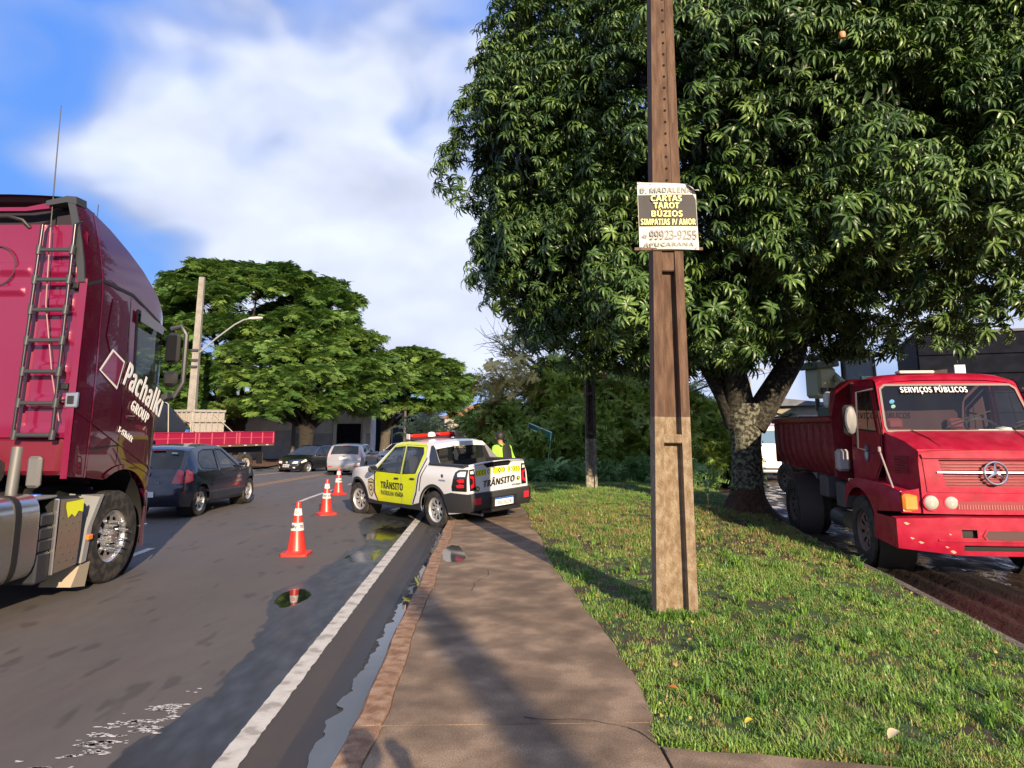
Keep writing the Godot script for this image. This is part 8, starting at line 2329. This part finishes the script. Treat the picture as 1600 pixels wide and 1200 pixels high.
# ---------------------------------------------------------------- cones
func build_street_things() -> void:
	var om := mat("cone_orange", 0.52, 0.024, 0.012, 0.4)
	om.metallic_specular = 0.6
	var wm := mat("cone_band", 0.6, 0.58, 0.58, 0.35)
	var spots := [[Vector3(-2.83, ROAD, -11.0), "orange traffic cone nearest the camera, beside the wet patch on the road", 0.0, 1.0], [Vector3(-3.48, ROAD, -15.8), "middle orange traffic cone of three, between the other two cones", 0.5, 0.97], [Vector3(-4.23, ROAD + fall(-20.7), -20.6), "farthest orange traffic cone, standing before the pickup's bonnet", 0.9, 0.97], [Vector3(-4.95, ROAD + fall(-33.0), -33.5), "small distant traffic cone at the silver hatchback's rear corner", 0.2, 0.97]]
	for s in spots:
		var c := thing("traffic_cone", s[1], "traffic cone", s[0], s[2], "traffic cones in the closed lane")
		c.scale = Vector3.ONE * s[3]
		var base := MB.new()
		var pl := PackedVector2Array()
		for k in 4:
			var a := TAU * k / 4.0
			var m := Vector2(cos(a), sin(a)) * 0.20
			var n := Vector2(-sin(a), cos(a))
			pl.append_array(PackedVector2Array([m * 1.0 - n * 0.15, m + n * 0.15, m * 0.86 + n * 0.19]))
		base.prism(Geometry2D.convex_hull(pl).slice(0, -1), 0.035, Transform3D(Basis(Vector3.RIGHT, -PI / 2), Vector3.ZERO))
		part(c, "base", base, om)
		var rad := func(y: float) -> float: return lerpf(0.145, 0.030, y / 0.74)
		var shell := MB.new().lathe([[0.175, 0.030], [0.150, 0.05], [rad.call(0.08), 0.08], [rad.call(0.335), 0.335], [rad.call(0.34), 0.34], [rad.call(0.70), 0.70], [0.034, 0.735], [0.022, 0.75], [0.0, 0.755]], 28)
		part(c, "shell", shell, om)
		for b in [[0.345, 0.450], [0.555, 0.650]]:
			part(c, "band", MB.new().lathe([[rad.call(b[0]) + 0.001, b[0] - 0.002], [rad.call(b[0]) + 0.005, b[0]], [rad.call(b[1]) + 0.005, b[1]], [rad.call(b[1]) + 0.001, b[1] + 0.002]], 28), wm)
		# the word runs round the lower band
		var word := "TRÂNSITO"
		for i in word.length():
			var a := (i - 3.5) * 0.30
			var r: float = rad.call(0.397) + 0.007
			text(c, "lettering", word[i], 0.045, mat("livery_black", 0.02, 0.02, 0.02, 0.4), Transform3D(Basis(Vector3.UP, a) * Basis(Vector3.RIGHT, -0.15), Vector3(sin(a) * r, 0.397, cos(a) * r)), 0.9, 0.0, "Droid Sans", true, 0.002)
		part(c, "crest", MB.new().lathe([[0.012, 0.002], [0.028, 0.002], [0.028, 0.0]], 12, Transform3D(Basis(Vector3.RIGHT, PI / 2 - 0.15), Vector3(0, 0.60, rad.call(0.60) + 0.0045))), mat("crest_pinkish", 0.45, 0.22, 0.20, 0.5))

# ---------------------------------------------------------------- people: one smooth surface from tapered bones
func body_mesh(bones: Array, cell: float, k: float) -> ArrayMesh:
	var lo := Vector3(1e9, 1e9, 1e9)
	var hi := -lo
	for b in bones:
		for e in [[b[0], b[2]], [b[1], b[3]]]:
			lo = lo.min(e[0] - Vector3.ONE * (e[1] + 0.06))
			hi = hi.max(e[0] + Vector3.ONE * (e[1] + 0.06))
	var n := Vector3i(((hi - lo) / cell).ceil()) + Vector3i.ONE
	var f := PackedFloat32Array()
	f.resize(n.x * n.y * n.z)
	f.fill(1.0)
	for b in bones:
		var a: Vector3 = b[0]
		var c: Vector3 = b[1]
		var ra: float = b[2]
		var rb: float = b[3]
		var pad := maxf(ra, rb) + k + cell * 2.0
		var i0 := Vector3i(((a.min(c) - Vector3.ONE * pad - lo) / cell).floor()).clamp(Vector3i.ZERO, n - Vector3i.ONE)
		var i1 := Vector3i(((a.max(c) + Vector3.ONE * pad - lo) / cell).ceil()).clamp(Vector3i.ZERO, n - Vector3i.ONE)
		var ab := c - a
		var l2 := maxf(ab.length_squared(), 1e-9)
		for z in range(i0.z, i1.z + 1):
			for y in range(i0.y, i1.y + 1):
				var row := (z * n.y + y) * n.x
				for x in range(i0.x, i1.x + 1):
					var p := lo + Vector3(x, y, z) * cell
					var t := clampf((p - a).dot(ab) / l2, 0.0, 1.0)
					var d := p.distance_to(a + ab * t) - lerpf(ra, rb, t)
					var o := f[row + x]
					var h := clampf(0.5 + 0.5 * (o - d) / k, 0.0, 1.0)
					f[row + x] = lerpf(o, d, h) - k * h * (1.0 - h)
	var st := PackedVector3Array()
	var cols := PackedColorArray()
	var idx := PackedInt32Array()
	var at := {}
	var sx := 1
	var sy := n.x
	var sz := n.x * n.y
	for z in n.z - 1:
		for y in n.y - 1:
			for x in n.x - 1:
				var o := z * sz + y * sy + x
				var m := 0
				var sum := Vector3.ZERO
				var cnt := 0
				var v := [f[o], f[o + sx], f[o + sy], f[o + sx + sy], f[o + sz], f[o + sx + sz], f[o + sy + sz], f[o + sx + sy + sz]]
				for q in 8:
					if v[q] < 0.0:
						m |= 1 << q
				if m == 0 or m == 255:
					continue
				for e in [[0, 1], [2, 3], [4, 5], [6, 7], [0, 2], [1, 3], [4, 6], [5, 7], [0, 4], [1, 5], [2, 6], [3, 7]]:
					if (v[e[0]] < 0.0) != (v[e[1]] < 0.0):
						var t: float = v[e[0]] / (v[e[0]] - v[e[1]])
						var pa := Vector3(e[0] & 1, (e[0] >> 1) & 1, (e[0] >> 2) & 1)
						var pb := Vector3(e[1] & 1, (e[1] >> 1) & 1, (e[1] >> 2) & 1)
						sum += pa.lerp(pb, t)
						cnt += 1
				var p := lo + (Vector3(x, y, z) + sum / cnt) * cell
				at[o] = st.size()
				st.append(p)
				var best := 1e9
				var bc := Color.WHITE
				for b in bones:
					var ab: Vector3 = b[1] - b[0]
					var t := clampf((p - (b[0] as Vector3)).dot(ab) / maxf(ab.length_squared(), 1e-9), 0.0, 1.0)
					var d: float = p.distance_to((b[0] as Vector3) + ab * t) - lerpf(b[2], b[3], t)
					if d < best:
						best = d
						bc = b[4]
				cols.append(bc)
	for o in at:
		for e in [[sx, sy, sz], [sy, sz, sx], [sz, sx, sy]]:
			var p: int = o + e[0]
			if p >= f.size():
				continue
			# the edge from o along e[0]: four cells round it
			if (f[o] < 0.0) == (f[p] < 0.0):
				continue
			var a: int = o
			var b: int = o - e[1]
			var c: int = o - e[1] - e[2]
			var d: int = o - e[2]
			if at.has(b) and at.has(c) and at.has(d):
				if f[o] < 0.0:
					idx.append_array([at[a], at[c], at[b], at[a], at[d], at[c]])
				else:
					idx.append_array([at[a], at[b], at[c], at[a], at[c], at[d]])
	var nn := PackedVector3Array()
	nn.resize(st.size())
	for i in range(0, idx.size(), 3):
		var q := (st[idx[i + 2]] - st[idx[i]]).cross(st[idx[i + 1]] - st[idx[i]])
		for j in 3:
			nn[idx[i + j]] += q
	for i in nn.size():
		nn[i] = nn[i].normalized()
	var arr := []
	arr.resize(Mesh.ARRAY_MAX)
	arr[Mesh.ARRAY_VERTEX] = st
	arr[Mesh.ARRAY_NORMAL] = nn
	arr[Mesh.ARRAY_COLOR] = cols
	arr[Mesh.ARRAY_INDEX] = idx
	var m := ArrayMesh.new()
	m.add_surface_from_arrays(Mesh.PRIMITIVE_TRIANGLES, arr)
	return m

func person(t: Node3D, jacket: Color, trousers: Color, skin: Color, hands: Array, head_turn: float) -> void:
	# stands at the origin facing -z; hands: [left elbow, left wrist, right elbow, right wrist]
	var shoe := Color(0.012, 0.012, 0.012)
	var B := []
	for s in [-1, 1]:
		var hip := Vector3(s * 0.10, 0.92, 0.0)
		var knee := Vector3(s * 0.12, 0.50, -0.02)
		var ank := Vector3(s * 0.13, 0.10, 0.02)
		B.append([hip, knee, 0.095, 0.062, trousers])
		B.append([knee, ank, 0.064, 0.048, trousers])
		B.append([ank + Vector3(0, -0.045, 0.02), ank + Vector3(s * 0.02, -0.06, -0.17), 0.045, 0.036, shoe])
		var sh := Vector3(s * 0.185, 1.40, 0.01)
		var el: Vector3 = hands[0 if s < 0 else 2]
		var wr: Vector3 = hands[1 if s < 0 else 3]
		B.append([sh, el, 0.066, 0.052, jacket])
		B.append([el, wr, 0.052, 0.042, jacket])
		B.append([Vector3(s * 0.06, 1.42, 0.0), sh, 0.07, 0.068, jacket])
	B.append([Vector3(-0.06, 0.96, 0), Vector3(0.06, 0.96, 0), 0.125, 0.125, trousers])
	B.append([Vector3(-0.05, 1.06, 0), Vector3(-0.07, 1.34, 0.0), 0.115, 0.13, jacket])
	B.append([Vector3(0.05, 1.06, 0), Vector3(0.07, 1.34, 0.0), 0.115, 0.13, jacket])
	B.append([Vector3(0, 1.42, 0.01), Vector3(0, 1.54, -0.01), 0.055, 0.05, skin])
	part(t, "body", body_mesh(B, 0.016, 0.05), body_mat())
	# head with face, on a finer grid
	var H := []
	var q := Basis(Vector3.UP, head_turn)
	var c := Vector3(0, 1.64, -0.02)
	for e in [[Vector3(0, 0.035, 0.012), Vector3(0, 0.02, 0.03), 0.088, 0.085], [Vector3(0, -0.03, -0.035), Vector3(0, -0.075, -0.045), 0.058, 0.040], [Vector3(0, -0.005, -0.085), Vector3(0, -0.03, -0.108), 0.012, 0.016], [Vector3(-0.08, -0.01, 0.0), Vector3(-0.085, 0.02, 0.008), 0.014, 0.016], [Vector3(0.08, -0.01, 0.0), Vector3(0.085, 0.02, 0.008), 0.014, 0.016], [Vector3(-0.03, 0.022, -0.074), Vector3(0.03, 0.022, -0.074), 0.014, 0.014], [Vector3(-0.018, -0.062, -0.086), Vector3(0.018, -0.062, -0.086), 0.009, 0.009], [Vector3(0, -0.06, 0.0), Vector3(0, -0.13, 0.01), 0.05, 0.052]]:
		H.append([c + q * e[0], c + q * e[1], e[2], e[3], skin])
	for s in [-1, 1]:
		H.append([c + q * Vector3(s * 0.032, 0.004, -0.080), c + q * Vector3(s * 0.034, 0.004, -0.080), 0.010, 0.010, Color(0.03, 0.02, 0.02)])
	part(t, "head", body_mesh(H, 0.006, 0.018), body_mat())
	# hands: a palm and five bent fingers closed on what they hold
	for s in [-1, 1]:
		var wr: Vector3 = hands[1 if s < 0 else 3]
		var el: Vector3 = hands[0 if s < 0 else 2]
		var d := (wr - el).normalized()
		var up := Vector3.UP
		var sd := d.cross(up).normalized()
		up = sd.cross(d).normalized()
		var F := [[wr - d * 0.03, wr + d * 0.025, 0.032, 0.034, skin], [wr + d * 0.02 + sd * 0.018, wr + d * 0.085 + sd * 0.026, 0.022, 0.018, skin], [wr + d * 0.02 - sd * 0.018, wr + d * 0.085 - sd * 0.026, 0.022, 0.018, skin]]
		for k in 4:
			var o := sd * (0.030 - 0.020 * k)
			var l: float = [0.034, 0.040, 0.037, 0.028][k]
			var p0 := wr + d * 0.085 + o
			var p1 := p0 + d * l - up * 0.008
			var p2 := p1 + d * l * 0.45 - up * l * 0.6
			var p3 := p2 - d * l * 0.35 - up * l * 0.4
			F.append([p0, p1, 0.0095, 0.009, skin])
			F.append([p1, p2, 0.009, 0.0085, skin])
			F.append([p2, p3, 0.0085, 0.0075, skin])
		var th: Vector3 = wr + d * 0.03 + sd * s * 0.034
		F.append([th, th + d * 0.035 + sd * s * 0.022, 0.013, 0.0105, skin])
		F.append([th + d * 0.035 + sd * s * 0.022, th + d * 0.065 + sd * s * 0.010 - up * 0.015, 0.0105, 0.009, skin])
		part(t, "hand", body_mesh(F, 0.005, 0.008), body_mat())

func body_mat() -> StandardMaterial3D:
	var m := mat("clothed_body", 1, 1, 1, 0.75)
	m.vertex_color_use_as_albedo = true
	return m

func build_people() -> void:
	var neon := Color(0.28, 0.66, 0.05)
	var g := -0.06
	var t := thing("person", "person in fluorescent green jacket and black back vest, standing behind the pickup's bed", "person", Vector3(0.40, g + 0.02, -15.5), 0.75)
	t.rotation.x = -0.20
	t.scale = Vector3(1.02, 0.92, 0.95)
	person(t, neon, Color(0.015, 0.015, 0.02), Color(0.36, 0.19, 0.12), [Vector3(-0.30, 1.14, -0.06), Vector3(-0.16, 1.10, -0.30), Vector3(0.29, 1.13, 0.0), Vector3(0.16, 1.10, -0.27)], -0.25)
	var blk := mat("vest_black", 0.014, 0.014, 0.016, 0.7)
	# black vest back, shoulder straps, belt and reflective band
	var vest := func(r0: float) -> Callable:
		return func(p: Vector2) -> Vector3:
			var w := 0.205 + 0.02 * sin(clampf((p.y - 1.0) / 0.4, 0, 1) * PI)
			var x := p.x
			return Vector3(x, p.y, (0.128 + r0) * sqrt(maxf(0.0, 1.0 - pow(x / (w + 0.03), 2.0))) + 0.01)
	part(t, "back_vest", MB.new().panel(P2([-0.12, 1.02, 0.15, 1.02, 0.16, 1.36, 0.10, 1.46, -0.07, 1.46, -0.11, 1.36]), [], 0.04, vest.call(0.022), Vector3(0, 0, 1)), blk)
	part(t, "vest_strap", MB.new().tube([Vector3(-0.10, 1.42, 0.12), Vector3(-0.12, 1.50, 0.02), Vector3(-0.11, 1.40, -0.14), Vector3(-0.12, 1.1, -0.15)], 0.022, 8).tube([Vector3(0.12, 1.42, 0.12), Vector3(0.13, 1.50, 0.02), Vector3(0.12, 1.40, -0.14), Vector3(0.12, 1.1, -0.15)], 0.022, 8), blk)
	part(t, "belt", MB.new().lathe([[0.178, -0.03], [0.186, 0.0], [0.178, 0.03]], 24, Transform3D(Basis().scaled(Vector3(1.05, 1, 0.80)), Vector3(0, 1.0, 0))), blk)
	for x in [-0.32, 0.31]:
		pass
	part(t, "hair", MB.new().lathe([[0.0, 0.125], [0.05, 0.118], [0.09, 0.085], [0.104, 0.03], [0.101, -0.03], [0.092, -0.055]], 20, Transform3D(Basis(Vector3.RIGHT, 0.30), Vector3(0.0, 1.67, 0.004))), mat("hair_black", 0.010, 0.009, 0.008, 0.6))
	var ph := thing("handheld_device", "small dark device held in the agent's hands", "device", t.transform * Vector3(0.0, 1.12, -0.40), 0.75)
	part(ph, "case", MB.new().box(Vector3.ZERO, Vector3(0.14, 0.02, 0.09), 0.006, Basis(Vector3.RIGHT, 0.4)), mat("device_dark", 0.02, 0.02, 0.022, 0.3))
	# the one who takes the picture stands just behind the viewpoint and throws a shadow on the pavement
	var v := thing("person", "person in dark clothes standing behind the viewpoint with both hands raised", "person", Vector3(0.66, 0.0, 0.5), 0.0)
	person(v, Color(0.03, 0.035, 0.05), Color(0.02, 0.022, 0.03), Color(0.36, 0.20, 0.13), [Vector3(-0.27, 1.20, -0.10), Vector3(-0.13, 1.50, -0.26), Vector3(0.27, 1.20, -0.10), Vector3(0.13, 1.50, -0.26)], 0.0)
	part(v, "hair", MB.new().lathe([[0.0, 0.115], [0.05, 0.108], [0.088, 0.075], [0.1, 0.02], [0.097, -0.03]], 20, Transform3D(Basis(Vector3.RIGHT, 0.25), Vector3(0, 1.665, 0.0))), mat("hair_black"))
